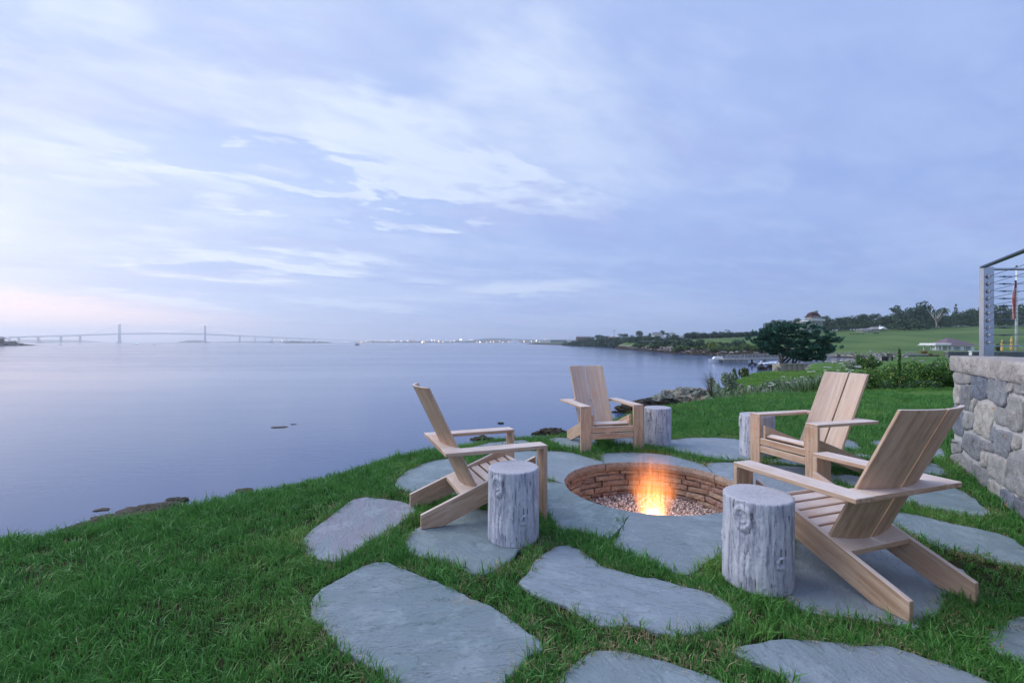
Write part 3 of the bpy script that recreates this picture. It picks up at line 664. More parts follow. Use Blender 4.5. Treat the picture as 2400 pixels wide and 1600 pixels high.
# flame
def flame():
    m_, tt, p = newmat('flame_gas'); tt.n.remove(p)
    co = tt.add('ShaderNodeTexCoord').outputs['Object']; X_, Y_, Z_ = tt.sep(co)
    hh = tt.m('DIVIDE', Z_, .72, clamp=True)
    nb = tt.noise(tt.scale(co, 5.5, 5.5, 1.6), 1, 3, .55, .3); nf = tt.noise(tt.scale(co, 34, 34, 3.2), 1, 5, .62, .5)
    cx_ = tt.m('SUBTRACT', X_, tt.m('ADD', tt.m('MULTIPLY', Z_, .02), tt.m('MULTIPLY', tt.m('SUBTRACT', nb, .5), tt.m('MULTIPLY', hh, .20))))
    rr = tt.m('SQRT', tt.m('ADD', tt.m('MULTIPLY', cx_, cx_), tt.m('MULTIPLY', Y_, Y_)))
    wid = tt.m('ADD', tt.ramp(hh, 0, .45, .13, .23), tt.m('MULTIPLY', tt.m('SUBTRACT', nf, .5), .20))
    radm = tt.ramp(tt.m('DIVIDE', rr, tt.m('MAXIMUM', wid, .02)), 1.05, .25)
    fil = tt.ramp(nf, .40, .66, .12, 1.0)
    fall = tt.m('POWER', tt.m('SUBTRACT', 1.0, hh, clamp=True), 2.0)
    d_ = tt.m('MULTIPLY', tt.m('MULTIPLY', radm, fil), fall)
    core = tt.m('MULTIPLY', tt.ramp(rr, .12, .0), tt.ramp(hh, .26, 0.0))
    em = tt.add('ShaderNodeEmission'); tt.put(em.inputs[0], tt.mix(core, tt.mix(hh, (1, .32, .07, 1), (1, .24, .08, 1)), (1, .66, .24, 1)))
    tt.put(em.inputs[1], tt.m('ADD', tt.m('MULTIPLY', d_, 30.0), tt.m('MULTIPLY', core, 90.0)))
    tt.l.new(em.outputs[0], tt.n['Material Output'].inputs['Volume']); return m_
mb = MB(); mb.lathe([(.17, 0), (.24, .06), (.30, .2), (.31, .34), (.26, .56), (.12, .72)], 20)
fl = link('flame', mb.mesh('flame', flame(), smooth=True), None, (PC[0]+.01, PC[1]-.02, -.36))
tag(fl, 'orange gas flame rising from the gravel in the fire pit', 'fire')
ll = bpy.data.lights.new('flame_light', 'POINT'); lo = bpy.data.objects.new('flame_light', ll); COL.objects.link(lo)
ll.energy = 3; ll.color = (1, .62, .38); ll.shadow_soft_size = .12; lo.location = (PC[0]+.01, PC[1]-.02, -.18)

# ------------------------------------------------------------------ lounge chairs
cw, aw, cl, za = .416, .135, .787, .566
rail_top = lambda y_: .101+(y_+.146)*.385
SAG, WB = .062, .24
back_y = lambda z_: -.077+(1.015-z_)*.475
def board(x0, x1):
    """curved back board between lateral x0..x1"""
    vs = []; gs = []; nx_, nz_ = 8, 10; th = .022; g0 = random.uniform(0, 40)
    for side_ in (0, 1):
        for j in range(nz_+1):
            for i in range(nx_+1):
                x_ = x0+(x1-x0)*i/nx_; zb_ = .118+.12*(abs(x_)/WB)**3; z_ = zb_+(1.015-zb_)*j/nz_
                y_ = back_y(z_)-SAG*(1-(x_/WB)**2)-(th if side_ else 0)
                slope = 2*SAG*x_/WB**2
                if side_: x_ = x_+th*slope*.9
                vs.append((x_, y_, z_)); gs.append((z_*1.1+g0, x_+g0, side_*th))
    n_ = (nx_+1)*(nz_+1); w = nx_+1; fs = []
    for j in range(nz_):
        for i in range(nx_):
            a = j*w+i; fs += [(a, a+1, a+w+1, a+w), (n_+a, n_+a+w, n_+a+w+1, n_+a+1)]
    for i in range(nx_): fs += [(i, n_+i, n_+i+1, i+1), (nz_*w+i, nz_*w+i+1, n_+nz_*w+i+1, n_+nz_*w+i)]
    for j in range(nz_): fs += [(j*w, (j+1)*w, n_+(j+1)*w, n_+j*w), (j*w+nx_, n_+j*w+nx_, n_+(j+1)*w+nx_, (j+1)*w+nx_)]
    m_ = MB(); m_.add(vs, fs, gs); me = m_.mesh('back_board', WOOD, bevel=.003, seg=1)
    return me
M_PLUG = flat('wood_plug', (.30, .19, .12), .7)
def make_chair():
    root = empty('lounge_chair', (0, 0, 0))
    for s_ in (-1, 1):
        m_ = MB(); m_.box((s_*(cw-aw/2), cl-.015, (za-.028)/2), (aw/2, .015, (za-.028)/2), L=2); m_.build('leg', WOOD, root, bevel=.0025)
        m_ = MB(); m_.box((s_*(cw-aw/2), cl/2, za-.014), (aw/2, cl/2, .014), L=1); m_.build('arm', WOOD, root, bevel=.003)
        yr, yf, ye = -.146, .012, cl-.032
        prof = [(yr, 0), (yf, 0), (ye, .385*(ye-yf)*.98), (ye, rail_top(ye)), (yr, .101)]
        vs = [(s_*.266, a, b) for a, b in prof]+[(s_*.236, a, b) for a, b in prof]; n_ = 5
        cs_, sn_ = math.cos(.367), math.sin(.367); g0 = random.uniform(0, 30)
        gs = [(v_[1]*cs_+v_[2]*sn_+g0, -v_[1]*sn_+v_[2]*cs_+g0, v_[0]) for v_ in vs]
        m_ = MB(); m_.add(vs, [tuple(range(n_)), tuple(range(2*n_-1, n_-1, -1))]+[(i, n_+i, n_+(i+1) % n_, (i+1) % n_) for i in range(n_)], gs)
        m_.build('side_rail', WOOD, root, bevel=.0025)
    link('back_board', board(-WB, -.0075), root); link('back_board', board(.0075, WB), root)
    # crosspiece hugging the back at arm height
    def hug(name, zt, hw, yrear, tilt, lo=.001):
        xs_ = np.linspace(-hw, hw, 25); top = []
        for x_ in xs_:
            f_ = back_y(zt)-SAG*(1-min(1, (x_/WB)**2))-.022-.001 if abs(x_) < WB+.004 else back_y(zt)-.002
            top.append((x_, f_))
        vs = []; fs = []; g0 = random.uniform(0, 30)
        for z_ in (zt, zt-.027):
            for x_, f_ in top: vs += [(x_, yrear, z_+tilt*(yrear-.2)), (x_, f_, z_+tilt*(f_-.2))]
        n_ = len(top)*2
        for i in range(len(top)-1):
            a = 2*i; fs += [(a, a+1, a+3, a+2), (n_+a, n_+a+2, n_+a+3, n_+a+1), (a, a+2, n_+a+2, n_+a), (a+1, n_+a+1, n_+a+3, a+3)]
        fs += [(0, n_, n_+1, 1), (n_-2, n_-1, 2*n_-1, 2*n_-2)]
        m_ = MB(); m_.add(vs, fs, [(v_[0]+g0, v_[1]+g0, v_[2]) for v_ in vs]); m_.build(name, WOOD, root)
    hug('arm_crosspiece', za-.001, cw-aw-.001, .002, 0)
    hug('lower_brace', .232, .235, .155, .385)
    # seat slats
    for i in range(6):
        y_ = .325+i*.0765; z_ = .262+(y_-.30)*.235; tl = math.atan(.235)
        if i == 5: z_ -= .010; tl = -.42
        m_ = MB(); m_.box((0, y_, z_-.012), (.2345, .033, .0125), M=Matrix.Rotation(tl, 3, 'X'), L=0); m_.build('seat_slat', WOOD, root, bevel=.009, seg=3)
    for z_ in (.274, .192):
        m_ = MB(); m_.box((0, cl-.016, z_), (.2795, .0125, .0355), L=0); m_.build('seat_slat', WOOD, root, bevel=.007, seg=2)
    for sx in (0, -.2, .2): m_ = MB(); m_.tube([(sx, .004, za-.014), (sx, .0005, za-.014)], .005, 10); m_.build('screw', M_STEEL, root)
    for s_ in (-1, 1):
        for z_ in (.40, .30): m_ = MB(); m_.tube([(s_*(cw-aw/2-.02), cl-.004, z_), (s_*(cw-aw/2-.02), cl+.0012, z_)], .006, 10); m_.build('plug', M_PLUG, root)
    return root
def copy_tree(o, parent=None):
    c = o.copy(); COL.objects.link(c); c.parent = parent
    for ch in list(o.children): copy_tree(ch, c)
    return c
chair = make_chair()
CH = [((2.119, 2.506), 19.8, (1.03, 1.0), 'nearest teak chair, seen from behind at the right with its wide back to us'),
      ((-.613, 3.710), -69.1, (1, 1), 'teak chair at the left of the fire pit, in side view facing right'),
      ((1.068, 6.608), 192.9, (1, 1), 'farthest teak chair, facing the camera from behind the fire pit with the bay behind'),
      ((3.520, 5.092), 106.5, (1, 1), 'teak chair on the right facing left, between the fire pit and the far lawn')]
for i, ((x_, y_), rz, sc, lab) in enumerate(CH):
    c = chair if i == 0 else copy_tree(chair)
    c.location = (x_, y_, .002); c.rotation_euler = (0, 0, R(rz)); c.scale = (sc[0], sc[1], 1)
    tag(c, lab, 'chair', 'teak lounge chairs around the fire pit')

# ------------------------------------------------------------------ stump stools
def stump_mat():
    m_, tt, p = newmat('bleached_driftwood')
    co = tt.add('ShaderNodeTexCoord').outputs['Object']; X_, Y_, Z_ = tt.sep(co)
    nz = tt.sep(tt.add('ShaderNodeNewGeometry').outputs['Normal'])[2]; top = tt.ramp(nz, .7, .9)
    w = tt.noise(tt.scale(co, 5, 5, 2), 1, 4, .6); wc = tt.v('ADD', co, tt.xyz(tt.m('MULTIPLY', w, .10), tt.m('MULTIPLY', w, .10), 0.))
    s1 = tt.noise(tt.scale(wc, 24, 24, 2.2), 1, 5, .6, .3); s2 = tt.noise(tt.scale(wc, 75, 75, 6), 1, 5, .65, .3); s3 = tt.noise(co, 9, 5, .65)
    c = tt.mix(tt.ramp(s3, .3, .7), lin(202, 205, 215), lin(170, 174, 190))
    c = tt.mix(tt.m('MULTIPLY', tt.ramp(s1, .47, .36), .65), c, lin(118, 118, 136))
    c = tt.mix(tt.m('MULTIPLY', tt.ramp(s2, .44, .35), .8), c, lin(60, 58, 70))
    c = tt.mix(tt.m('MULTIPLY', tt.ramp(s2, .55, .7), .5), c, lin(214, 214, 220))
    r2 = tt.m('SQRT', tt.m('ADD', tt.m('MULTIPLY', X_, X_), tt.m('MULTIPLY', Y_, Y_))); an = tt.m('ARCTAN2', Y_, X_)
    rn = tt.m('SINE', tt.m('MULTIPLY', tt.m('ADD', r2, tt.m('MULTIPLY', w, .012)), 620.))
    sp = tt.noise(tt.xyz(tt.m('MULTIPLY', an, 3.2), tt.m('MULTIPLY', r2, 3.), 0.), 2.2, 5, .7)
    ct = tt.mix(tt.m('MULTIPLY', tt.ramp(rn, -1, 1), .4), lin(176, 176, 184), lin(198, 198, 206))
    ct = tt.mix(tt.m('MULTIPLY', tt.ramp(tt.m('ABSOLUTE', tt.m('SUBTRACT', sp, .5)), .022, .004), tt.ramp(r2, .16, .02, .1, .85)), ct, lin(84, 84, 96))
    ct = tt.mix(tt.m('MULTIPLY', tt.ramp(tt.noise(co, 90, 3, .7), .55, .7), .4), ct, lin(124, 124, 134))
    tt.put(p.inputs['Base Color'], tt.mix(top, c, ct)); p.inputs['Roughness'].default_value = .75; p.inputs['Specular IOR Level'].default_value = .25
    h_ = tt.m('ADD', tt.m('MULTIPLY', s1, 1.0), tt.m('MULTIPLY', s2, .6))
    tt.put(p.inputs['Normal'], tt.bump(h_, 1.0, .008)); return m_
def stump_mesh():
    n_, rows = 150, 70; hh = .485; vs = []; knots = [(0.0, .39, .036, .050), (R(60), .175, .018, .026), (R(200), .30, .03, .04), (R(285), .22, .02, .03)]
    for j in range(rows+1):
        z_ = hh*j/rows
        for k in range(n_):
            a = 2*PI*k/n_
            r_ = .178+.007*mnoise.noise(Vector((math.cos(a)*1.3, math.sin(a)*1.3, z_*1.2)))+.004*math.sin(a*2+.6)
            wa_ = a+.10*mnoise.noise(Vector((math.cos(a)*2, math.sin(a)*2, z_*5)))
            g_ = mnoise.noise(Vector((math.cos(wa_)*11, math.sin(wa_)*11, z_*2.4)))
            g2_ = mnoise.noise(Vector((math.cos(wa_)*26, math.sin(wa_)*26, z_*4.5)))
            r_ += .004*g_-.006*max(0, .12-abs(g_))*6*.5+.0015*g2_-.0045*max(0, .09-abs(g2_))*6
            for ka, kz, ksx, ksz in knots:
                da = ((a-ka+PI) % (2*PI)-PI)*.178; dz = z_-kz; q_ = math.hypot(da/ksx, dz/ksz)
                q_ *= 1+.16*mnoise.noise(Vector((da*40, dz*40, kz*9))); r_ += .008*math.exp(-((q_-1.0)/.40)**2)-.006*math.exp(-((q_-.72)/.12)**2)-.005*math.exp(-((q_-1.6)/.16)**2)+.011*math.exp(-(q_/.8)**4)*mnoise.noise(Vector((da*110, dz*70, 3)))
            if j == rows: r_ -= .004
            if j == 0: r_ -= .003
            if j > rows-3: r_ -= .0015*abs(g_)
            vs.append((r_*math.cos(a), r_*math.sin(a), z_+(.003*g_ if 0 < j < rows else 0)))
    fs = [[j*n_+k, j*n_+(k+1) % n_, (j+1)*n_+(k+1) % n_, (j+1)*n_+k] for j in range(rows) for k in range(n_)]
    base = rows*n_; prev = base                       # flat, faintly dished top with rings of vertices
    for f_ in (.93, .6, .3):
        st_ = len(vs)
        for k in range(n_): v_ = vs[base+k]; vs.append((v_[0]*f_, v_[1]*f_, hh+.0035*(1-f_) + .001*mnoise.noise(Vector((v_[0]*40*f_, v_[1]*40*f_, 0)))))
        fs += [[prev+k, prev+(k+1) % n_, st_+(k+1) % n_, st_+k] for k in range(n_)]; prev = st_
    vs.append((0, 0, hh+.002)); fs += [[prev+k, prev+(k+1) % n_, len(vs)-1] for k in range(n_)]
    return npmesh('stump_stool', vs, fs, stump_mat(), smooth=True)
sm_ = stump_mesh()
for (x_, y_, off, s_, lab) in [(1.395, 2.695, -23, 1.045, 'nearest grey stump stool, in front of the right hand chair'), (.008, 3.285, -37, 1.0, 'grey stump stool beside the left chair, with a round knot'),
                              (1.93, 6.28, -46, .98, 'grey stump stool just right of the farthest chair'), (2.935, 5.68, -78, 1.06, 'grey stump stool half hidden behind the chair that faces left')]:
    ph = math.degrees(math.atan2(-y_, -x_)); o = link('stump_stool', sm_, None, (x_, y_, -.002), (0, 0, R(ph+off))); o.scale = (s_, s_, 1.01)
    tag(o, lab, 'stool', 'stump stools between the chairs')

# ------------------------------------------------------------------ foliage helpers
def leaf_quads(C, Nn, size, asp=.55, rg=RNG, curl=.25):
    """one small 2-triangle leaf per row of C; Nn = preferred normals (or None)"""
    n_ = len(C); nn = rg.normal(size=(n_, 3)) if Nn is None else Nn+rg.normal(size=(n_, 3))*.55
    nn /= np.linalg.norm(nn, axis=1, keepdims=True)+1e-9
    a = np.cross(nn, rg.normal(size=(n_, 3))); a /= np.linalg.norm(a, axis=1, keepdims=True)+1e-9; b = np.cross(nn, a)
    s = (size*rg.uniform(.6, 1.3, (n_, 1)))
    P_ = np.stack([C-a*s*.5, C+b*s*.5*asp+nn*s*curl*.3, C+a*s*.5, C-b*s*.5*asp+nn*s*curl*.3], 1).reshape(-1, 3)
    return P_, np.arange(4*n_).reshape(-1, 4)
def blob_points(blobs, n_, rg=RNG, shell=.72):
    """points inside a set of ellipsoids (x,y,z,rx,ry,rz), mostly near their skins"""
    B = np.array(blobs, float); w = B[:, 3]*B[:, 4]+B[:, 4]*B[:, 5]+B[:, 3]*B[:, 5]; k = rg.choice(len(B), n_, p=w/w.sum())
    d_ = rg.normal(size=(n_, 3)); d_ /= np.linalg.norm(d_, axis=1, keepdims=True)
    r_ = np.where(rg.random((n_, 1)) < shell, rg.uniform(.82, 1.06, (n_, 1)), rg.uniform(.3, .9, (n_, 1)))
    return B[k, :3]+d_*r_*B[k, 3:], d_
def foliage(name, blobs, n_, size, mat, parent=None, asp=.6, keepz=None, extra=None, seed=1, loc=(0, 0, 0)):
    rg = np.random.default_rng(seed); C_, D_ = blob_points(blobs, n_, rg)
    if keepz is not None: k = C_[:, 2] > keepz; C_, D_ = C_[k], D_[k]
    V_, F_ = leaf_quads(C_, D_, size, asp, rg); mats = [mat]; mi = None
    if extra:
        mi = np.zeros(len(F_), int)
        for q_, (em, fr) in enumerate(extra): mats.append(em); mi[rg.random(len(F_)) < fr] = q_+1
    return link(name, npmesh(name, V_, F_, mat, mats=mats, midx=mi), parent, loc)
def groundz(x_, y_): return float(ground_z(np.array([[x_, y_]], float))[0])

# ------------------------------------------------------------------ grass
def blade_mesh(nb, hgt, spread, wid, lean, seed):
    rg = np.random.default_rng(seed); V_ = []; F_ = []
    for i in range(nb):
        a = rg.uniform(0, 2*PI); r_ = spread*math.sqrt(rg.random()); x_, y_ = r_*math.cos(a), r_*math.sin(a)
        h_ = hgt*rg.uniform(.45, 1.15); w_ = wid*rg.uniform(.7, 1.3); la = a+rg.uniform(-1.4, 1.4); L_ = lean*rg.uniform(.2, 1.3)*h_
        fa = rg.uniform(0, PI); wx, wy = math.cos(fa)*w_/2, math.sin(fa)*w_/2; lx, ly = math.cos(la)*L_, math.sin(la)*L_
        b = len(V_)
        V_ += [(x_-wx, y_-wy, -.012), (x_+wx, y_+wy, -.012), (x_-wx*.9+lx*.25, y_-wy*.9+ly*.25, h_*.5), (x_+wx*.9+lx*.25, y_+wy*.9+ly*.25, h_*.5), (x_+lx, y_+ly, h_*(1-.25*lean))]
        F_ += [[b, b+1, b+3, b+2], [b+2, b+3, b+4]]
    return V_, F_
def grass_mat(name, c0, c1, c2, dry):
    m_, tt, p = newmat(name)
    P_ = tt.add('ShaderNodeNewGeometry'); isl = P_.outputs['Random Per Island']; pos = P_.outputs['Position']; oi = tt.add('ShaderNodeObjectInfo').outputs['Random']
    n1 = tt.noise(pos, 1.1, 4, .6); n2 = tt.noise(pos, 5.5, 3, .6)
    c = tt.mix(tt.ramp(tt.m('ADD', tt.m('MULTIPLY', isl, .5), tt.m('MULTIPLY', n2, .5)), .25, .75), c0, c1)
    c = tt.mix(tt.m('MULTIPLY', tt.ramp(n1, .50, .70), .55), c, c2)
    c = tt.mix(tt.m('MULTIPLY', oi, .25), c, tt.mix(.5, c, (0.02, .05, .015, 1)))
    if dry:
        c = tt.mix(tt.m('MULTIPLY', tt.ramp(isl, 1-dry, 1-dry+.02), .9), c, lin(150, 134, 96))
    tt.put(p.inputs['Base Color'], c); p.inputs['Roughness'].default_value = .55; p.inputs['Specular IOR Level'].default_value = .35
    tr = tt.add('ShaderNodeBsdfTranslucent'); tt.put(tr.inputs[0], c); mx_ = tt.add('ShaderNodeMixShader'); mx_.inputs[0].default_value = .3
    tt.l.new(p.outputs[0], mx_.inputs[1]); tt.l.new(tr.outputs[0], mx_.inputs[2]); tt.l.new(mx_.outputs[0], tt.n['Material Output'].inputs[0]); return m_
MG = grass_mat('lawn_grass', lin(44, 92, 46), lin(100, 160, 78), lin(138, 178, 92), .025)
MGD = grass_mat('straw_grass', lin(132, 122, 92), lin(196, 182, 146), lin(150, 138, 104), 0)
MGL = grass_mat('bright_grass', lin(72, 116, 46), lin(118, 160, 68), lin(136, 172, 80), .03)
def scatter(name, label, P_, Z_, variants, scl, seed, var_p=None, hs=None):
    """one 'stuff' object: tufts instanced on points by geometry nodes"""
    rg = np.random.default_rng(seed); n_ = len(P_); cc = bpy.data.collections.new(name+'_kinds')
    for i, (me) in enumerate(variants): cc.objects.link(bpy.data.objects.new('tuft_kind_%02d' % i, me))
    me = bpy.data.meshes.new(name); me.vertices.add(n_)
    me.vertices.foreach_set('co', np.column_stack([P_, Z_]).astype(np.float32).ravel())
    rot = np.column_stack([rg.normal(0, .14, n_), rg.normal(0, .14, n_), rg.uniform(0, 2*PI, n_)])
    sc_ = np.asarray(scl)*rg.uniform(.7, 1.3, n_); vz = sc_*(np.asarray(hs) if hs is not None else 1)*rg.uniform(.75, 1.25, n_)
    for nm, ty, dt, key in (('rot', 'FLOAT_VECTOR', rot, 'vector'), ('scl', 'FLOAT_VECTOR', np.column_stack([sc_, sc_, vz]), 'vector'), ('idx', 'INT', rg.choice(len(variants), n_, p=var_p), 'value')):
        a = me.attributes.new(nm, ty, 'POINT'); a.data.foreach_set(key, np.asarray(dt, np.int32 if ty == 'INT' else np.float32).ravel())
    o = link(name, me); tag(o, label, None, kind='stuff')
    g = bpy.data.node_groups.new(name, 'GeometryNodeTree'); g.interface.new_socket('Geometry', in_out='INPUT', socket_type='NodeSocketGeometry'); g.interface.new_socket('Geometry', in_out='OUTPUT', socket_type='NodeSocketGeometry')
    N = g.nodes; L_ = g.links; gi = N.new('NodeGroupInput'); go = N.new('NodeGroupOutput'); ip = N.new('GeometryNodeInstanceOnPoints'); ci = N.new('GeometryNodeCollectionInfo')
    ci.inputs['Collection'].default_value = cc; ci.inputs['Separate Children'].default_value = True; ci.inputs['Reset Children'].default_value = True
    def at(nm, dt): q_ = N.new('GeometryNodeInputNamedAttribute'); q_.data_type = dt; q_.inputs['Name'].default_value = nm; return q_.outputs['Attribute']
    L_.new(gi.outputs[0], ip.inputs['Points']); L_.new(ci.outputs[0], ip.inputs['Instance']); ip.inputs['Pick Instance'].default_value = True
    L_.new(at('idx', 'INT'), ip.inputs['Instance Index']); L_.new(at('rot', 'FLOAT_VECTOR'), ip.inputs['Rotation']); L_.new(at('scl', 'FLOAT_VECTOR'), ip.inputs['Scale']); L_.new(ip.outputs[0], go.inputs[0])
    md = o.modifiers.new('scatter', 'NODES'); md.node_group = g; return o
def tuft(name, mat, *a): v_, f_ = blade_mesh(*a); return npmesh(name, v_, f_, mat)
TG = [tuft('tuft', MG, 14, .058, .036, .0040, .55, 11), tuft('tuft', MG, 14, .048, .040, .0036, .85, 12), tuft('tuft', MG, 11, .075, .030, .0044, .7, 13), tuft('tuft', MG, 15, .040, .042, .0036, .45, 14), tuft('tuft', MG, 10, .062, .036, .0052, 1.1, 15)]
TD = [tuft('straw_tuft', MGD, 13, .036, .045, .0032, 1.3, 16), tuft('straw_tuft', MGD, 10, .046, .05, .0030, 1.6, 17)]
def in_stones(P_, grow=0.0):
    m_ = np.zeros(len(P_), bool)
    for s_ in STONES:
        c0, c1 = s_.min(0)-.1, s_.max(0)+.1; k = np.where((P_ > c0).all(1) & (P_ < c1).all(1))[0]
        if len(k):
            q_ = inside(P_[k], s_)
            if grow:
                dd = dist(P_[k], s_[::2]); q_ = np.where(q_, dd > -grow, dd < grow) if grow > 0 else q_ & (dd > -grow)
            m_[k] |= q_
    return m_
wall_c = np.array([5.01, 5.36]); wdir = np.array([-.523, -.852]); wall_poly = [tuple(wall_c), tuple(wall_c+wdir*7), (14, -2), (14, 5.4)]
def lawn_points(r0, r1, dens, seed, a0=-53, a1=53):
    rg = np.random.default_rng(seed); n_ = int(dens*math.radians(a1-a0)*(r1*r1-r0*r0)/2)
    r_ = np.sqrt(rg.uniform(r0*r0, r1*r1, n_)); a = np.radians(rg.uniform(a0, a1, n_)); P_ = np.column_stack([r_*np.sin(a), r_*np.cos(a)])
    P_ = P_[inside(P_, plateau)]; P_ = P_[~inside(P_, wall_poly)]
    P_ = P_[np.hypot(P_[:, 0]-PC[0], P_[:, 1]-PC[1]) > PR+.12]
    return P_[~in_stones(P_, .012)]
Pn = [lawn_points(1.5, 3.4, 1900, 21), lawn_points(3.4, 5.5, 1200, 22), lawn_points(5.5, 9, 620, 23), lawn_points(9, 16, 300, 24)]
scs = np.concatenate([np.full(len(p), s_) for p, s_ in zip(Pn, (.92, 1.05, 1.3, 1.7))]); Pg = np.concatenate(Pn)
# outside the joints the lawn is a little longer; clumps by noise
cl_n = fbm(Pg, 1.3, 3); keep = RNG.random(len(Pg)) < np.clip(.5+1.5*(cl_n-.3), .25, 1); Pg, scs, cl_n = Pg[keep], scs[keep], cl_n[keep]
scatter('grass', 'green lawn grass around the paving', Pg, ground_z(Pg), TG+TD, scs, 31, np.array([.21, .21, .2, .2, .16, .01, .01]), .45+1.15*cl_n/np.maximum(scs, 1)**.5)
# rims of the stones: thatch and tufts leaning over the edge
ep = []
for s_ in STONES:
    a = s_; b = np.roll(s_, -1, 0); L_ = np.hypot(*(b-a).T)
    n_ = int(L_.sum()*120); k = RNG.choice(len(a), n_, p=L_/L_.sum()); t_ = RNG.random((n_, 1)); p_ = a[k]*(1-t_)+b[k]*t_
    c_ = s_.mean(0); nv = (b-a)[k]; nv = np.column_stack([nv[:, 1], -nv[:, 0]]); nv /= np.hypot(*nv.T)[:, None]+1e-9; nv *= np.sign(((p_-c_)*nv).sum(1))[:, None]
    ep.append(p_+nv*RNG.uniform(.006, .045, (n_, 1)))
ep = np.concatenate(ep); ep = ep[np.hypot(ep[:, 0]-PC[0], ep[:, 1]-PC[1]) > PR+.12]; ep = ep[~in_stones(ep, -.004)]; ep = ep[(fbm(ep, 4, 2) > .38) & inside(ep, plateau)]
scatter('thatch', 'dry straw coloured thatch along the stone edges', ep, np.full(len(ep), -.018), TD+TG, 1.1, 32, np.array([.34, .28, .10, .08, .08, .07, .05]))
TL = [tuft('rough_tuft', MGL, 16, .09, .12, .010, .7, 18), tuft('rough_tuft', MGL, 14, .12, .11, .009, .8, 19), tuft('rough_tuft', MG, 12, .10, .12, .009, .7, 20)]
rg_ = np.random.default_rng(41); r_ = np.sqrt(rg_.uniform(13**2, 62**2, 42000)); a_ = np.radians(rg_.uniform(20, 50, 42000)); P2 = np.column_stack([r_*np.sin(a_), r_*np.cos(a_)])
P2 = P2[(sdist(P2, main) > .4) & ~inside(P2, plateau)]; z2_ = ground_z(P2); k = z2_ > -2.4; P2, z2_ = P2[k], z2_[k]
scatter('rough_grass', 'brighter lower lawn beyond the wildflowers', P2, z2_, TL, np.clip(np.hypot(*P2.T)/26, .6, 2), 33)
# bright longer grass just over the lip of the bank
ee = []
for i in range(len(edge_px)-1):
    a, b = np.array(plateau[i]), np.array(plateau[i+1]); L_ = np.hypot(*(b-a)); n_ = int(L_*(150 if L_ < 2 else 60)); t_ = RNG.random((n_, 1)); ee.append(a*(1-t_)+b*t_+RNG.normal(0, .07, (n_, 2)))
ee = np.concatenate(ee); scatter('bank_grass', 'lighter longer grass along the lip of the bank', ee, ground_z(ee)-.01, TG[:2]+[tuft('tuft', MGL, 10, .075, .03, .004, .7, 29), tuft('tuft', MGL, 10, .06, .03, .004, .9, 30)], np.clip(np.hypot(*ee.T)/5, .8, 1.6), 34, np.array([.3, .3, .2, .2]))

# ------------------------------------------------------------------ stone terrace wall
M_WALLST = stone_mat('granite_rubble', [lin(176, 174, 172), lin(124, 134, 154), lin(206, 202, 194), lin(104, 112, 130), lin(214, 208, 198), lin(150, 152, 160)], 9, .014, .75)
M_CAP = stone_mat('limestone_cap', [lin(184, 176, 172), lin(196, 188, 182)], 5, .014)
M_MORT = flat('mortar', (.50, .49, .49), .95, 0, .12, 30, .004)
wall = empty('stone_wall', (wall_c[0], wall_c[1], 0), math.atan2(wdir[1], wdir[0]), 'rough granite rubble wall with a thick pale cap at the right edge', 'wall')
WL, WH = 8.0, 1.03
# local frame: +x along the face away from the corner, face outward normal
Rw = Matrix.Rotation(math.atan2(wdir[1], wdir[0]), 2)
fn = 1 if (Rw@Vector((0, 1))).dot(Vector((-1, .6))) > 0 else -1       # local y sign that faces the patio
mb = MB(); mb.box((WL/2, -fn*.335, WH/2-.05), (WL/2, .338, WH/2+.05)); mb.build('wall_core', M_MORT, wall)
def wz(px, py):                                    # photo pixel -> coordinates in the plane of the face
    u = (px-CX)/F; n_ = Vector((-wdir[1], wdir[0])); t_ = (wall_c[0]*n_.x+wall_c[1]*n_.y)/(u*n_.x+n_.y)
    p_ = Vector((u*t_, t_)); return ((p_-Vector(wall_c)).dot(Vector(wdir)), H-(py-HZ)*t_/F)
def wall_stone(poly, seed, proud=.019):
    """poly in face coordinates (s, z)"""
    rg = random.Random(seed); p = [Vector(a) for a in poly]
    for _ in range(1): p = [w for i in range(len(p)) for w in (p[i]*.87+p[(i+1) % len(p)]*.13, p[i]*.13+p[(i+1) % len(p)]*.87)]
    q_ = []
    for i in range(len(p)):
        a, b = p[i], p[(i+1) % len(p)]; k = max(1, int((b-a).length/.03))
        q_ += [a.lerp(b, j/k) for j in range(k)]
    p = [Vector((v_.x+.007*mnoise.noise(Vector((v_.x*22, v_.y*22, seed))), v_.y+.007*mnoise.noise(Vector((v_.x*22, v_.y*22, seed+9))))) for v_ in q_]
    c = sum(p, Vector((0, 0)))/len(p); n_ = len(p); vs = []
    levels = [(1.055, -.02), (1.055, .004), (1.04, proud*.75), (1.0, proud*.95), (.78, proud*1.05), (.45, proud*1.08), (.15, proud*1.08)]
    for k_, y_ in levels:
        for v_ in p:
            w = c+(v_-c)*k_; nz_ = mnoise.noise(Vector((w.x*9, w.y*9, seed*2.3)))*.016+mnoise.noise(Vector((w.x*30, w.y*30, seed)))*.007
            vs.append((w.x, fn*(y_+(nz_ if y_ > .01 else 0)), w.y))
    vs.append((c.x, fn*proud*1.2, c.y)); m_ = len(levels)
    fs = [[a*n_+i, a*n_+(i+1) % n_, (a+1)*n_+(i+1) % n_, (a+1)*n_+i] for a in range(m_-1) for i in range(n_)]+[[(m_-1)*n_+i, (m_-1)*n_+(i+1) % n_, len(vs)-1] for i in range(n_)]
    if fn > 0: fs = [f[::-1] for f in fs]
    return link('stone', npmesh('stone', vs, fs, M_WALLST, smooth=True), wall)
Z6 = lambda l: [wz(2230+u/4.018, 840+v/4.02) for u, v in l]
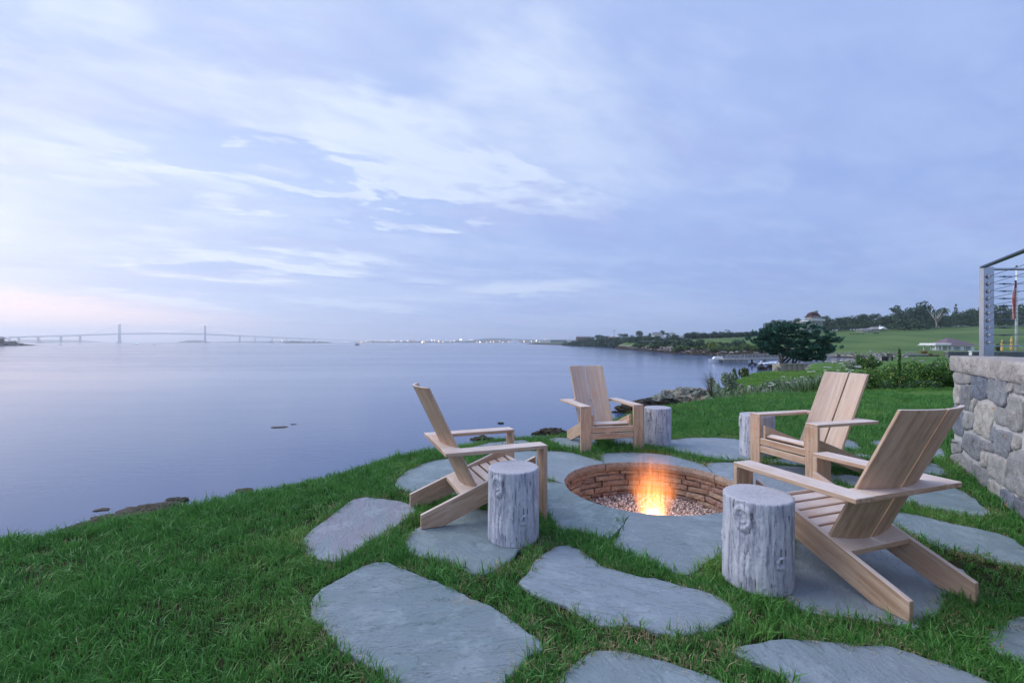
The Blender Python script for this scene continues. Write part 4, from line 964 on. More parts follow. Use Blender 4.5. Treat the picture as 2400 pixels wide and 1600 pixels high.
stones6 = [[(40, 125), (190, 150), (195, 240), (45, 235)], [(200, 160), (290, 170), (355, 200), (350, 370), (270, 385), (210, 350), (205, 240)], [(385, 175), (530, 195), (545, 300), (520, 455), (430, 420), (360, 370), (350, 270)],
           [(555, 205), (605, 210), (600, 300), (560, 322), (545, 300)], [(612, 222), (760, 235), (760, 340), (680, 338), (610, 325)], [(40, 250), (95, 255), (90, 430), (38, 425)], [(100, 258), (200, 262), (205, 370), (190, 480), (140, 480), (100, 450)],
           [(210, 385), (250, 392), (245, 440), (230, 510), (190, 490)], [(255, 430), (390, 430), (410, 560), (380, 650), (375, 765), (300, 720), (230, 680), (240, 520)], [(420, 440), (520, 470), (515, 640), (425, 610)], [(560, 360), (660, 375), (690, 480), (680, 680), (620, 690), (520, 630), (525, 470)],
           [(700, 400), (820, 380), (860, 640), (720, 660)], [(30, 445), (120, 490), (120, 740), (30, 690), (20, 560)], [(130, 505), (222, 530), (215, 660), (120, 670)], [(130, 705), (200, 710), (280, 760), (285, 860), (270, 960), (200, 930), (125, 850)], [(290, 765), (420, 800), (420, 885), (295, 850)],
           [(385, 640), (420, 640), (420, 790), (385, 770)], [(430, 665), (590, 710), (588, 850), (545, 945), (430, 880)], [(600, 715), (668, 735), (665, 850), (600, 860)], [(20, 755), (110, 790), (110, 880), (20, 900)], [(10, 910), (110, 890), (200, 950), (200, 1080), (100, 1020), (10, 975)],
           [(290, 880), (362, 900), (350, 1035), (285, 1000)], [(372, 905), (545, 960), (540, 1080), (525, 1200), (440, 1150), (362, 1090)], [(210, 985), (350, 1045), (360, 1130), (340, 1215), (270, 1170), (195, 1100)], [(560, 900), (700, 870), (860, 960), (860, 1440), (700, 1320), (530, 1210)],
           [(370, 1130), (470, 1190), (475, 1320), (400, 1290), (345, 1220)], [(490, 1220), (610, 1290), (610, 1440), (540, 1400), (480, 1350)], [(620, 1300), (760, 1400), (860, 1500), (860, 1640), (700, 1510), (615, 1450)]]
for i, p_ in enumerate(stones6): wall_stone(Z6(p_), 50+i)
smax = wz(2230+860/4.018, 1000)[0]; rg = random.Random(77)       # the rest of the face runs on past the frame
zz = .02
while zz < WH-.06:
    h_ = min(rg.uniform(.14, .26), WH-zz-.01); s_ = smax+rg.uniform(0.02, .12)
    if WH-zz-h_ < .09: h_ = WH-zz-.012
    while s_ < WL-.1:
        w_ = rg.uniform(.16, .42); j = lambda: rg.uniform(-.012, .012)
        wall_stone([(s_+j(), zz+j()), (s_+w_*.5, zz+j()), (s_+w_+j(), zz+j()), (s_+w_+j(), zz+h_-.02+j()), (s_+w_*.5, zz+h_-.02+j()), (s_+j(), zz+h_-.02+j())], 200+int(s_*100)+int(zz*999)); s_ += w_+.022
    zz += h_
# cap slabs: rough-faced edge
def cap_slab(poly, z0, z1_, seed, name='cap_stone'):
    p = []
    for i in range(len(poly)):
        a, b = Vector(poly[i]), Vector(poly[(i+1) % len(poly)]); k = max(1, int((b-a).length/.03)); p += [a.lerp(b, j/k) for j in range(k)]
    c = sum(p, Vector((0, 0)))/len(p); n_ = len(p); vs = []; R_ = 7
    for j in range(R_+1):
        f_ = j/R_; bul = .012*math.sin(PI*min(max(f_, .0), 1))**.3
        for v_ in p:
            d_ = (v_-c).normalized(); nz_ = mnoise.noise(Vector((v_.x*7, v_.y*7, f_*1.6+seed)))*.018+mnoise.noise(Vector((v_.x*25, v_.y*25, f_*6+seed)))*.008
            w = v_+d_*(bul+nz_*math.sin(PI*f_)); vs.append((w.x, w.y, z0+(z1_-z0)*f_))
    fs = [[a*n_+i, a*n_+(i+1) % n_, (a+1)*n_+(i+1) % n_, (a+1)*n_+i] for a in range(R_) for i in range(n_)]+[list(range(R_*n_, (R_+1)*n_)), list(range(n_-1, -1, -1))]
    o = link(name, npmesh(name, vs, fs, M_CAP), None); o.parent = wall; o.matrix_parent_inverse = Matrix.Translation(wall_c.tolist()+[0]).to_4x4() @ Matrix.Rotation(math.atan2(wdir[1], wdir[0]), 4, 'Z'); o.matrix_parent_inverse.invert(); return o
def W2(s_, t_): return tuple(Vector(wall_c)+Vector(wdir)*s_+Vector((-wdir[1], wdir[0]))*t_)
sg = 1 if Vector((-wdir[1], wdir[0])).dot(Vector((1, -.6))) > 0 else -1
bpy.context.view_layer.update()
def cap_local(s0, s1, seed):
    cap_slab([W2(s0, -sg*.03), W2(s1, -sg*.03), W2(s1, sg*.42), W2(s0+(.0 if s0 > .1 else 0), sg*.42)], WH, 1.195, seed)
cap_local(-.03, 1.32, 3); cap_local(1.33, 2.55, 4); cap_local(2.56, 4.1, 5); cap_local(4.11, 5.9, 6); cap_local(5.91, 8.0, 7)
terr = [W2(-.02, sg*.425), W2(8.0, sg*.425), (12, -3), (12, 5.36)]
mb = MB(); mb.prism(terr, -.5, 1.188); o = mb.build('terrace', SLATE, None); tag(o, 'raised stone terrace behind the wall', kind='structure')
mb = MB(); mb.tube([(wall_c[0]-.02, wall_c[1]-.16, .24), (wall_c[0]-.16, wall_c[1]-.13, .245)], .006, 8); tag(mb.build('metal_pin', M_RUBBER), 'thin black rod sticking out of the corner of the granite wall', 'rod')

# ------------------------------------------------------------------ cable railing on the wall
PB = (5.13, 5.15, 1.192); rd = Vector((-.505, -.863, 0)); re_ = Vector((1, -.012, 0)).normalized()
rail = empty('cable_railing', PB, 0, 'steel cable railing with a polished corner post on top of the wall', 'railing'); ph = .975
nrm = Vector((rd.y, -rd.x, 0))
mb = MB(); mb.box((0, 0, ph/2), (.006, .055, ph/2), rz=0); fz = mb
post = MB(); post.box((.055, 0, ph/2), (.052, .006, ph/2)); post.box((0, .02, ph/2), (.006, .026, ph/2)); post.build('post', M_STEEL, rail, bevel=.001)
mb = MB(); mb.box((.055, -.002, .004), (.065, .045, .004)); mb.build('base_plate', M_STEEL, rail)
mb = MB(); mb.bar(Vector((0, 0, ph))-rd*.02, Vector((0, 0, ph+.012))+rd*3.6, .052, .02); mb.build('top_rail', M_STEELD, rail, bevel=.002)
mb = MB(); mb.tube([Vector((.06, .03, ph-.02)), Vector((.06, .03, ph-.02))+re_*3.5], .014, 10); mb.build('top_rail', M_STEEL, rail)
mb = MB(); mb.bar(Vector((0, 0, .115)), Vector((0, 0, .115))+re_*3.5, .016, .012); mb.build('bottom_rail', M_STEEL, rail)
for i in range(10):
    z_ = ph-.105-i*.0795
    mb = MB(); mb.tube([Vector((.05, 0, z_)), Vector((.05, 0, z_))+rd*3.5], .0026, 6); mb.build('cable', M_STEELD, rail)
    mb = MB(); mb.tube([Vector((.05, 0, z_)), Vector((.05, 0, z_))+re_*3.5], .0026, 6)
    mb.tube([Vector((.17, 0, z_)), Vector((.30, 0, z_))], .0055, 8); mb.tube([Vector((.21, 0, z_)), Vector((.235, 0, z_))], .009, 8); mb.build('cable', M_STEELD, rail)
    mb = MB(); mb.tube([Vector((.05, -.006, z_)), Vector((.05, -.016, z_))], .027, 16); mb.tube([Vector((.05, -.016, z_)), Vector((.05, -.028, z_))], [.012, .007], 10); mb.build('fitting', M_STEEL, rail)
for k, dd in ((1, 1.75), (2, 3.5)):
    mb = MB(); mb.box(Vector((0, 0, ph/2))+rd*dd, (.006, .05, ph/2)); mb.build('post', M_STEEL, rail)
mb = MB(); mb.box(Vector((.05, 0, ph/2))+re_*3.5, (.05, .006, ph/2)); mb.build('post', M_STEEL, rail)

# ------------------------------------------------------------------ rocks
M_ROCKW = stone_mat('wet_weedy_rock', [lin(30, 28, 24), lin(66, 54, 30)], 3.5, .09, 0, .5, .04)
M_ROCKG = stone_mat('green_grey_ledge', [lin(138, 148, 138), lin(172, 164, 146)], 1.6, .09)
M_ROCKP = stone_mat('pale_tan_ledge', [lin(204, 188, 172), lin(186, 164, 148)], 2.2, .09)
def rock(name, c, s, mat, seed, label=None, strata=0.0, sub=4, rz=0, parent=None, cat='rock', grp=None, tilt=0.3):
    bm = bmesh.new(); bmesh.ops.create_icosphere(bm, subdivisions=sub, radius=1)
    sv = Vector((seed*1.7, seed*.3, seed*2.1))
    for v in bm.verts:
        p = v.co.copy(); n_ = mnoise.fractal(p*1.1+sv, 1.0, 2.0, 3)*.42+mnoise.fractal(p*3.6+sv, .8, 2.1, 4)*.20+mnoise.noise(p*11+sv)*.07
        q_ = p*(1+n_)
        if strata:
            h_ = q_.z*math.cos(tilt)+q_.x*math.sin(tilt); k = math.sin(h_*strata*6)*.5+mnoise.noise(Vector((h_*strata*3, seed, 0)))
            q_.x *= 1+.17*k; q_.y *= 1+.17*k; q_.z *= 1+.06*k
        v.co = Vector((q_.x*s[0], q_.y*s[1], q_.z*s[2]))
    me = bpy.data.meshes.new(name); bm.to_mesh(me); bm.free(); me.materials.append(mat)
    o = link(name, me, parent, c, (0, 0, rz))
    if label: tag(o, label, cat, grp)
    return o
def at_sea(px, py): return G(px, py, SEA)
def rock_px(px, py, w, h, mat, seed, label, **k):     # waterline centre pixel and size in pixels
    x_, y_ = at_sea(px, py); s_ = y_/F
    return rock('shore_rock', (x_, y_, SEA+.05*h*s_), (w*s_/2, w*s_/2*.8, h*s_), mat, seed, label, **k)
GR = 'dark weedy rocks along the waterline'
rock_px(190, 1243, 90, 12, M_ROCKW, 1, 'small dark weedy rock at the far left end of the bank', grp=GR)
rock_px(262, 1226, 120, 15, M_ROCKW, 2, 'low weed covered rock ridge just over the left lawn edge', grp=GR)
rock_px(350, 1204, 130, 15, M_ROCKW, 3, 'dark seaweed covered rock ridge, right of the lowest one', grp=GR)
rock_px(412, 1176, 50, 10, M_ROCKW, 4, 'lone brown weedy rock standing off the left bank in the water', grp=GR)
rock_px(575, 1150, 40, 4, M_ROCKW, 5, 'thin sliver of dark rock showing above the lawn edge', grp=GR)
rock_px(240, 1194, 30, 2.2, M_ROCKW, 6, 'barely awash rock left of the lone weedy rock', grp=GR)
rock_px(655, 1001, 34, .7, M_ROCKW, 7, 'awash rock out in the bay with ripples round it', grp=GR)
rock_px(688, 994, 14, .9, M_ROCKW, 8, 'tiny rock tip beside the awash rock in the bay', grp=GR)
rock_px(1130, 1030, 46, 9, M_ROCKW, 9, 'low dark rock seen between the arms of the left chair', grp=GR)
rock_px(1300, 1018, 64, 16, M_ROCKW, 10, 'round dark boulder between the left and the farthest chair', grp=GR)
rock_px(1264, 1018, 30, 8, M_ROCKW, 11, 'small dark rock left of the round boulder', grp=GR)
rock_px(1175, 992, 14, 3, M_ROCKW, 12, 'tiny rock tip above the arm of the left chair', grp=GR)
rock_px(1482, 967, 75, 22, M_ROCKW, 13, 'black ledge behind the right arm of the farthest chair', grp=GR)
rock_px(1515, 945, 60, 10, M_ROCKW, 14, 'long low black ledge in front of the grey outcrop', grp=GR)
rock_px(1440, 966, 14, 3, M_ROCKW, 15, 'rock tip in the water right of the farthest chair back', grp=GR)
rock_px(1478, 985, 36, 12, M_ROCKW, 16, 'dark rock below the black ledge beside the farthest chair', grp=GR)
oc = empty('rock_outcrop', (*at_sea(1600, 965), SEA), 0, 'layered grey green rock outcrop on the shore beyond the farthest stool', 'rock outcrop')
ox, oy = at_sea(1600, 965)
rg = random.Random(19); tp = [(1535, 944), (1550, 927), (1566, 915), (1600, 911), (1640, 914), (1680, 914), (1715, 921), (1735, 930)]
for i in range(54):
    px = rg.uniform(1532, 1738); top = np.interp(px, *zip(*tp)); f_ = rg.random()**1.3; py = top+3+(962-top)*f_; yy = 33-f_*4.5; x_, y_, z_ = Q(px, py, yy); L_ = rg.uniform(.5, 1.25)
    m_ = M_ROCKW if (f_ > .62 and px < 1640) or px < 1548 else (M_ROCKG if px < 1648+rg.uniform(-20, 20) else M_ROCKP)
    o = rock('ledge', (x_-ox, y_-oy, z_-SEA-.12), (L_, rg.uniform(.5, .9), rg.uniform(.16, .30)), m_, 20+i, None, 3.0, 4, 0, oc, tilt=.1); o.rotation_euler = (rg.uniform(-.25, .25), rg.uniform(-.15, .45), rg.uniform(-.6, .6))
for i, (px, py, yy, w, h) in enumerate([(1562, 925, 31, 40, 40), (1600, 920, 32, 60, 46), (1640, 922, 32, 60, 42), (1680, 922, 33, 60, 36), (1712, 926, 33, 50, 30)]):
    x_, y_, z_ = Q(px, py, yy); s_ = yy/F; hh = h*s_; rock('ledge', (x_-ox, y_-oy, z_-SEA-hh*.95), (w*s_/2*1.2, w*s_/2, hh), M_ROCKG if i < 3 else M_ROCKP, 90+i, None, 2.4, 5, 0, oc, tilt=-.5)
def stones_stuff(name, label, pts, smin, smax, mat, seed, flatz=.7):
    rg = np.random.default_rng(seed); bmi = bmesh.new(); bmesh.ops.create_icosphere(bmi, subdivisions=1, radius=1); b0 = np.array([v.co[:] for v in bmi.verts]); bf = np.array([[v.index for v in f.verts] for f in bmi.faces]); bmi.free()
    V_ = []; F_ = []
    for i, (x_, y_, z_) in enumerate(pts):
        s_ = rg.uniform(smin, smax)*np.array([1, rg.uniform(.6, 1.2), flatz*rg.uniform(.5, 1.2)]); b = b0*(1+rg.uniform(-.3, .3, (len(b0), 1)))*s_
        a = rg.uniform(0, 6.3); b = b@np.array([[math.cos(a), math.sin(a), 0], [-math.sin(a), math.cos(a), 0], [0, 0, 1]]); V_.append(b+[x_, y_, z_]); F_.append(bf+i*len(b0))
    o = link(name, npmesh(name, np.concatenate(V_), np.concatenate(F_), mat)); return tag(o, label, None, kind='stuff')
def along(poly, spacing, spread, seed):
    rg = np.random.default_rng(seed); out = []
    for i in range(len(poly)-1):
        a, b = np.array(poly[i]), np.array(poly[i+1]); L_ = np.hypot(*(b-a)); n_ = int(L_/spacing)+1
        for t_ in rg.random(n_): out.append(a*(1-t_)+b*t_+rg.normal(0, spread, 2))
    return np.array(out)
def island_mat(name, cols):
    m_, tt, p = newmat(name); g = tt.add('ShaderNodeNewGeometry').outputs['Random Per Island']; r2 = tt.add('ShaderNodeValToRGB'); tt.put(r2.inputs[0], g); e = r2.color_ramp.elements
    e[0].color = cols[0]; e[1].color = cols[-1]
    for i, c in enumerate(cols[1:-1]): q_ = e.new((i+1)/(len(cols)-1)); q_.color = c
    z_ = tt.sep(tt.add('ShaderNodeNewGeometry').outputs['Position'])[2]; n_ = tt.noise(tt.add('ShaderNodeNewGeometry').outputs['Position'], .5, 4, .6)
    c = tt.mix(tt.ramp(tt.m('ADD', z_, tt.m('MULTIPLY', n_, 1.2)), -1.5, -2.1), r2.outputs[0], tt.mix(.18, lin(34, 32, 30), r2.outputs[0]))
    tt.put(p.inputs['Base Color'], c); p.inputs['Roughness'].default_value = .9; return m_
M_SHR = island_mat('shore_stone', [lin(92, 90, 90), lin(142, 140, 140), lin(116, 112, 112), lin(168, 164, 162)])
coast = [tuple(p) for p in main[5:17]]
p_ = along([c_ for c_ in coast[2:] if c_[1] < 400], .15, 4.2, 61); z_ = ground_z(p_); k = (z_ > -3.9) & (z_ < -.4)
p_, z_ = p_[k], z_[k]
stones_stuff('shore_stones', 'rocky shoreline of the headland across the cove', np.column_stack([p_, z_+.1]), .25, .7, M_SHR, 62, .55)
p_ = along([(88, 150), (120, 152), (150, 150)], .2, 2.2, 63); z_ = ground_z(p_); stones_stuff('beach_stones', 'grey stone revetment behind the beach', np.column_stack([p_, z_+.1]), .12, .35, M_SHR, 64)
p_ = along([(8.3, 19), (11.0, 26), (14.6, 35), (20.5, 45), (29, 57.5), (37, 63), (50, 84)], .25, .8, 65); z_ = ground_z(p_); k = (z_ > -3.7); stones_stuff('bank_stones', 'broken stones along the foot of the near bank', np.column_stack([p_, z_])[k], .12, .45, M_SHR, 66)

# ------------------------------------------------------------------ suspension bridge
T1 = Vector((-2551, 3078, 0)); T2 = Vector((-2089, 3224, 0)); bd = (T2-T1).normalized(); bn = Vector((-bd.y, bd.x, 0))
br = empty('suspension_bridge', (T1.x, T1.y, SEA), math.atan2(bd.y, bd.x), 'long pale suspension bridge with two tall towers crossing the bay on the horizon', 'bridge')
def s_of(px):                                       # distance along the bridge from the first tower for a photo column
    u = (px-CX)/F; return (u*T1.y-T1.x)/(bd.x-u*bd.y)
def zdeck(px, py): s_ = s_of(px); return H-SEA-(py-HZ)*(T1.y+bd.y*s_)/F
dk = sorted((s_of(px), zdeck(px, py)) for px, py in ((-120, 795), (0, 789.6), (90, 787), (188, 784.3), (280, 781.3), (380, 779.9), (481, 782.2), (562, 785.6), (640, 789), (718, 792.6), (800, 796.4), (850, 798.6), (880, 799.8)))
dz = lambda s_: float(np.interp(s_, [a for a, _ in dk], [b for _, b in dk]))
SP = (T2-T1).length; sA, sB = s_of(188), s_of(562)
mb = MB(); ss = np.arange(dk[0][0], dk[-1][0]+1, 25)
for a, b in zip(ss[:-1], ss[1:]):
    dp = 7 if sA < a < sB else 2.4; mb.bar((a, 0, dz(a)-dp/2), (b, 0, dz(b)-dp/2), 15, dp)
mb.build('deck', M_FARB, br)
for sc_ in (0, SP):
    tw = bpy.data.objects.new('tower', None); COL.objects.link(tw); tw.parent = br; tw.location = (sc_, 0, 0)
    for q_ in (-9, 9): mb = MB(); mb.tube([(0, q_*1.25, 4), (0, q_, 124)], [4.0, 2.8], 4); mb.build('tower_leg', M_FARB, tw)
    mb = MB()
    for z_ in (118, 92, 58, 30): mb.box((0, 0, z_), (1.6, 9, 3.2))
    mb.build('cross_beam', M_FARB, tw); mb = MB(); mb.lathe([(14, 0), (13, 9)], 14, sy=1.7); mb.build('tower_base', M_CONC, tw)
    mb = MB(); mb.lathe([(1.6, 124), (1.6, 127)], 8); mb.build('beacon', M_LAMPR, tw)
zt = 123; lights = []
def cable_z(s_):
    if 0 <= s_ <= SP: f_ = s_/SP*2-1; zm = dz(SP/2)+4; return zm+(zt-zm)*f_*f_
    if s_ < 0: f_ = (s_-sA)/(0-sA); z0 = dz(sA)
    else: f_ = (sB-s_)/(sB-SP); z0 = dz(sB)
    return z0+(zt-z0)*(f_*.62+.38*f_*f_)
for q_ in (-8.5, 8.5):
    mb = MB(); pts = [(s_, q_, cable_z(s_)) for s_ in np.linspace(sA, sB, 90)]; mb.tube(pts, .8, 5); mb.build('main_cable', M_FARB, br)
mb = MB()
for s_ in np.arange(sA+12, sB, 12.5):
    for q_ in (-8.5, 8.5): mb.tube([(s_, q_, dz(s_)), (s_, q_, cable_z(s_))], .12, 3, cap=False)
o = mb.build('suspender', M_FARB, br); o['kind'] = 'stuff'
mb = MB()
for k in range(41):
    for a, b in ((0, SP),): s_ = a+(b-a)*(k+.5)/41; mb.lathe([(.8, -1.0), (1.15, 0), (.8, 1.0)], 6, (s_, -8.5, cable_z(s_)+1))
for k in range(18):
    s_ = sA+(0-sA)*(k+.5)/18; mb.lathe([(.8, -1.0), (1.15, 0), (.8, 1.0)], 6, (s_, -8.5, cable_z(s_)+1))
    s_ = SP+(sB-SP)*(k+.5)/18; mb.lathe([(.8, -1.0), (1.15, 0), (.8, 1.0)], 6, (s_, -8.5, cable_z(s_)+1))
for s_ in np.arange(dk[0][0]+20, dk[-1][0], 48): mb.lathe([(.7, -.8), (1.1, 0), (.7, .8)], 6, (s_, 6, dz(s_)+11))
o = mb.build('bridge_light', M_LAMPB, br); o['kind'] = 'stuff'
mb = MB()
for s_ in np.arange(dk[0][0]+20, dk[-1][0], 48): mb.tube([(s_, 6, dz(s_)), (s_, 6, dz(s_)+11)], .18, 4)
o = mb.build('lamp_post', M_FARB, br); o['kind'] = 'stuff'
piers = [22, 44, 90, 143, 188, 562, 598, 638, 672, 706, 738, 776, 812]
mb = MB()                                           # deck trusses on the approaches
for a, b in list(zip([s_of(p) for p in piers[:4]], [s_of(p) for p in piers[1:5]]))+list(zip([s_of(p) for p in piers[5:10]], [s_of(p) for p in piers[6:11]])):
    n_ = 9; dp = lambda t_: 4.5+3.5*(2*t_-1)**2
    P0 = [(a+(b-a)*i/n_, 0, dz(a+(b-a)*i/n_)-2.4) for i in range(n_+1)]; P1 = [(p[0], 0, p[2]-dp(i/n_)) for i, p in enumerate(P0)]
    for i in range(n_): mb.bar(P1[i], P1[i+1], 10, .9); mb.bar(P0[i], P1[i+1] if i % 2 else P1[i], 8, .6); mb.bar(P1[i], P0[i+1], 8, .6)
o = mb.build('truss', M_FARB, br)
for px in piers:
    s_ = s_of(px); zz_ = dz(s_)-(8 if px not in (188, 562) else 4); mb = MB(); w = 3 if px < 300 or px == 562 else 2
    for q_ in (-6.5, 6.5): mb.tube([(s_, q_, 0), (s_, q_, zz_)], [w*1.3, w], 4)
    mb.box((s_, 0, zz_-1.5), (w*.9, 7, 1.5)); mb.box((s_, 0, 1.5), (w*1.7, 10, 1.5)); mb.build('bridge_pier', M_CONC, br)

# ------------------------------------------------------------------ far shores
def veg_ground_mat(name, c0, c1, sc):
    m_, tt, p = newmat(name); P_ = tt.add('ShaderNodeNewGeometry').outputs['Position']; n_ = tt.noise(P_, sc, 5, .65)
    tt.put(p.inputs['Base Color'], tt.mix(tt.ramp(n_, .35, .65), c0, c1)); p.inputs['Roughness'].default_value = .95; return m_
M_FARW = veg_ground_mat('far_woods', lin(34, 52, 44), lin(70, 90, 70), .04); M_FARS = veg_ground_mat('far_shore_rock', lin(60, 58, 56), lin(110, 104, 98), .1)
def ridge(name, prof, Y, depth, mat, label, amp=1.2, step=5, seed=0, kind='structure'):
    """landform from photo profile [(px,py_top)], at distance Y, with real depth"""
    x0, x1 = prof[0][0], prof[-1][0]; rg = np.random.default_rng(seed); n_ = max(6, int(abs(x1-x0)*Y/F/step)); m_ = 9; vs = []
    for i in range(n_+1):
        px = x0+(x1-x0)*i/n_; top = np.interp(px, [a for a, _ in prof], [b for _, b in prof]); ht = H-SEA-(top-HZ)*Y/F
        for j in range(m_+1):
            f_ = j/m_; yy = Y-depth/2*0+depth*f_; prf = math.sin(PI*min(1, f_*1.7+.02))**.45 if f_ < .55 else math.cos((f_-.55)/.45*PI/2)**.7*math.sin(PI*min(1, .55*1.7+.02))**.45+0
            prf = max(0, math.sin(PI*f_)**.4); z_ = max(0, ht*prf+amp*(mnoise.noise(Vector((i*.55+seed, f_*6, seed)))+.6*mnoise.noise(Vector((i*1.7, f_*15, seed+4))))*min(1, prf*1.5)*min(1, ht/3))
            vs.append(((px-CX)/F*Y*(yy/Y)**.0, yy, SEA+z_-.3))
    w = m_+1; fs = [[i*w+j, (i+1)*w+j, (i+1)*w+j+1, i*w+j+1] for i in range(n_) for j in range(m_)]
    b0 = len(vs); 
    o = link(name, npmesh(name, vs, fs, mat, smooth=False)); return tag(o, label, None, kind=kind)
ridge('hills', [(-60, 797), (20, 795.5), (100, 796.5), (135, 799), (160, 803.3)], 4300, 500, M_FARW, 'hazy wooded hills far left behind the bridge', 3, 14, 1)
ridge('hills', [(470, 803), (490, 800.6), (560, 799), (650, 799.5), (700, 802)], 4600, 400, M_FARW, 'faint strip of land behind the bridge', 2, 14, 2)
ridge('hills', [(150, 803.2), (200, 802), (330, 801.6), (460, 803.2)], 5200, 300, M_FARW, 'faint low land below the main span', 1, 16, 9)
ridge('island', [(396, 803.6), (412, 801), (430, 797.2), (445, 797), (460, 799), (472, 803)], 3350, 150, M_FARW, 'small humped island seen under the main span', 2.5, 5, 3)
ridge('low_land', [(820, 801.8), (850, 800.4), (930, 799), (1040, 799.6), (1100, 798.6), (1200, 799), (1280, 799), (1345, 798)], 3300, 400, M_FARW, 'low wooded shore of the far town', 4, 7, 4)
ridge('hills', [(1080, 800), (1112, 795), (1135, 792), (1180, 791.6), (1215, 794), (1260, 795.5), (1330, 796), (1380, 795)], 4200, 500, M_FARW, 'wooded hill behind the far town', 4, 10, 5)
ridge('low_land', [(1232, 805.2), (1260, 804.4), (1310, 803.0), (1400, 801.0)], 1150, 60, M_FARS, 'low dark point of land in front of the fort', .5, 3, 6)
# wooded islet with a small lighthouse in front of the bridge
ridge('island', [(644, 804.6), (660, 802.6), (700, 801.5), (760, 802.4), (790, 804.6)], 2250, 60, M_FARS, 'low rocky islet carrying trees and a small lighthouse', .6, 3, 7)
# ------------------------------------------------------------------ tree builder
def crown_mesh(seed, n_=620, kind='round'):
    rg = np.random.default_rng(seed); blobs = []
    if kind == 'round':
        for i in range(11): a = rg.uniform(0, 6.3); r_ = rg.uniform(0, .30); blobs.append((r_*math.cos(a), r_*math.sin(a), rg.uniform(.34, .80), rg.uniform(.14, .26), rg.uniform(.14, .26), rg.uniform(.10, .20)))
        for i in range(5): a = rg.uniform(0, 6.3); blobs.append((.33*math.cos(a), .33*math.sin(a), rg.uniform(.15, .4), .17, .17, .16))
    elif kind == 'flat':
        for i in range(9): a = rg.uniform(0, 6.3); r_ = rg.uniform(0, .36); blobs.append((r_*math.cos(a), r_*math.sin(a), rg.uniform(.68, .92), .18, .18, .07))
    elif kind == 'cone':
        for i in range(12): f_ = i/11; blobs.append((rg.normal()*.03, rg.normal()*.03, .12+.80*f_, .30*(1-f_)+.04, .30*(1-f_)+.04, .07))
    C_, D_ = blob_points(blobs, n_, rg, .8); V_, F_ = leaf_quads(C_, D_, .085, .7, rg); return npmesh('crown', V_, F_, M_LEAFT)
CROWNS = [crown_mesh(100+i, 900) for i in range(6)]; FLATS = [crown_mesh(120, 420, 'flat'), crown_mesh(121, 420, 'flat')]; CONES = [crown_mesh(130, 600, 'cone')]
def trunk_mesh(seed, top=.6, mat=None, br=5, w=.028):
    rg = random.Random(seed); mb = MB(); p = [(0, 0, -.05)]
    for k in range(1, 5): p.append((rg.uniform(-.02, .02)*k, rg.uniform(-.02, .02)*k, top*k/4))
    mb.tube(p, [w, w*.8, w*.65, w*.5, w*.3], 6)
    for k in range(br):
        z_ = top*rg.uniform(.35, .9); a = rg.uniform(0, 6.3); L_ = rg.uniform(.15, .3); m1 = (L_*.5*math.cos(a), L_*.5*math.sin(a), z_+L_*.35); mb.tube([(0, 0, z_), m1, (L_*math.cos(a), L_*math.sin(a), z_+L_*.9)], [w*.4, w*.3, w*.12], 5)
    return mb.mesh('trunk', mat or M_BARK, smooth=True)
TRUNKS = [trunk_mesh(i) for i in range(3)]; FTR = trunk_mesh(9, .85, br=6, w=.018)
def near(px, marks):
    for lim, txt in marks:
        if px < lim: return txt
    return marks[-1][1]
WOOD_AT = [(1935, 'just right of the shingled tower'), (1965, 'a little right of the shingled tower'), (2000, 'midway between the tower and the grey cottage'), (2030, 'above the left end of the grey cottage'), (2062, 'above the gable of the grey cottage'), (2090, 'just right of the grey cottage'), (2125, 'left of the tallest broad tree'), (2175, 'around the foot of the tallest broad tree'), (2210, 'around the bare pale tree'), (2250, 'beside the pointed fir tree'), (2300, 'between the fir tree and the railing post'), (2340, 'seen just inside the railing post'), (2390, 'seen through the railing cables by the flagpole'), (9999, 'right of the flagpole behind the railing cables')]
tcount = 0
def tree(px, top, wpx, Y, kind='round', label=None, group=None, dz_=0):
    global tcount; tcount += 1; x_ = (px-CX)/F*Y; zb = groundz(x_, Y)+dz_; h_ = H-(top-HZ)*Y/F-zb; w = wpx*Y/F
    name = {'round': 'tree', 'flat': 'pine_tree', 'cone': 'fir_tree'}[kind]
    o = empty(name, (x_, Y, zb), random.Random(tcount).uniform(0, 6.3), label, 'tree', group)
    me = CROWNS[tcount % 6] if kind == 'round' else FLATS[tcount % 2] if kind == 'flat' else CONES[0]
    k = 1.12 if kind == 'round' else 1.06
    for nm, m_ in (('crown', me), ('trunk', FTR if kind == 'flat' else TRUNKS[tcount % 3])): c = link(nm, m_, o); c.scale = (w*1.15, w*1.15, h_*k if nm == 'crown' else h_)
    return o
g1_ = 'trees in the wood along the top of the hill field'; lb1 = 'dark leafy tree in the continuous wood behind the big field'
rg = random.Random(3)
tops = [(1905, 745), (1930, 742), (1948, 745), (1965, 742), (1985, 741), (2005, 742), (2025, 738), (2045, 737), (2062, 740), (2080, 736), (2095, 732), (2115, 730), (2172, 733), (2205, 724), (2222, 730), (2258, 726), (2275, 722), (2295, 721), (2318, 724), (2345, 717), (2372, 715), (2395, 706), (2425, 712), (2455, 716), (2490, 712)]
for i, (px, tp) in enumerate(tops): tree(px, tp-1, 36, rg.uniform(322, 345), 'round', 'tall full crowned tree of the hill wood '+near(px, WOOD_AT), g1_)
for px in range(1880, 2480, 17): tree(px+rg.uniform(-5, 5), np.interp(px, [1900, 2100, 2300, 2480], [748, 742, 733, 726])+rg.uniform(-3, 3), 32, rg.uniform(335, 360), 'round', 'back row tree of the hill wood '+near(px, WOOD_AT), g1_)
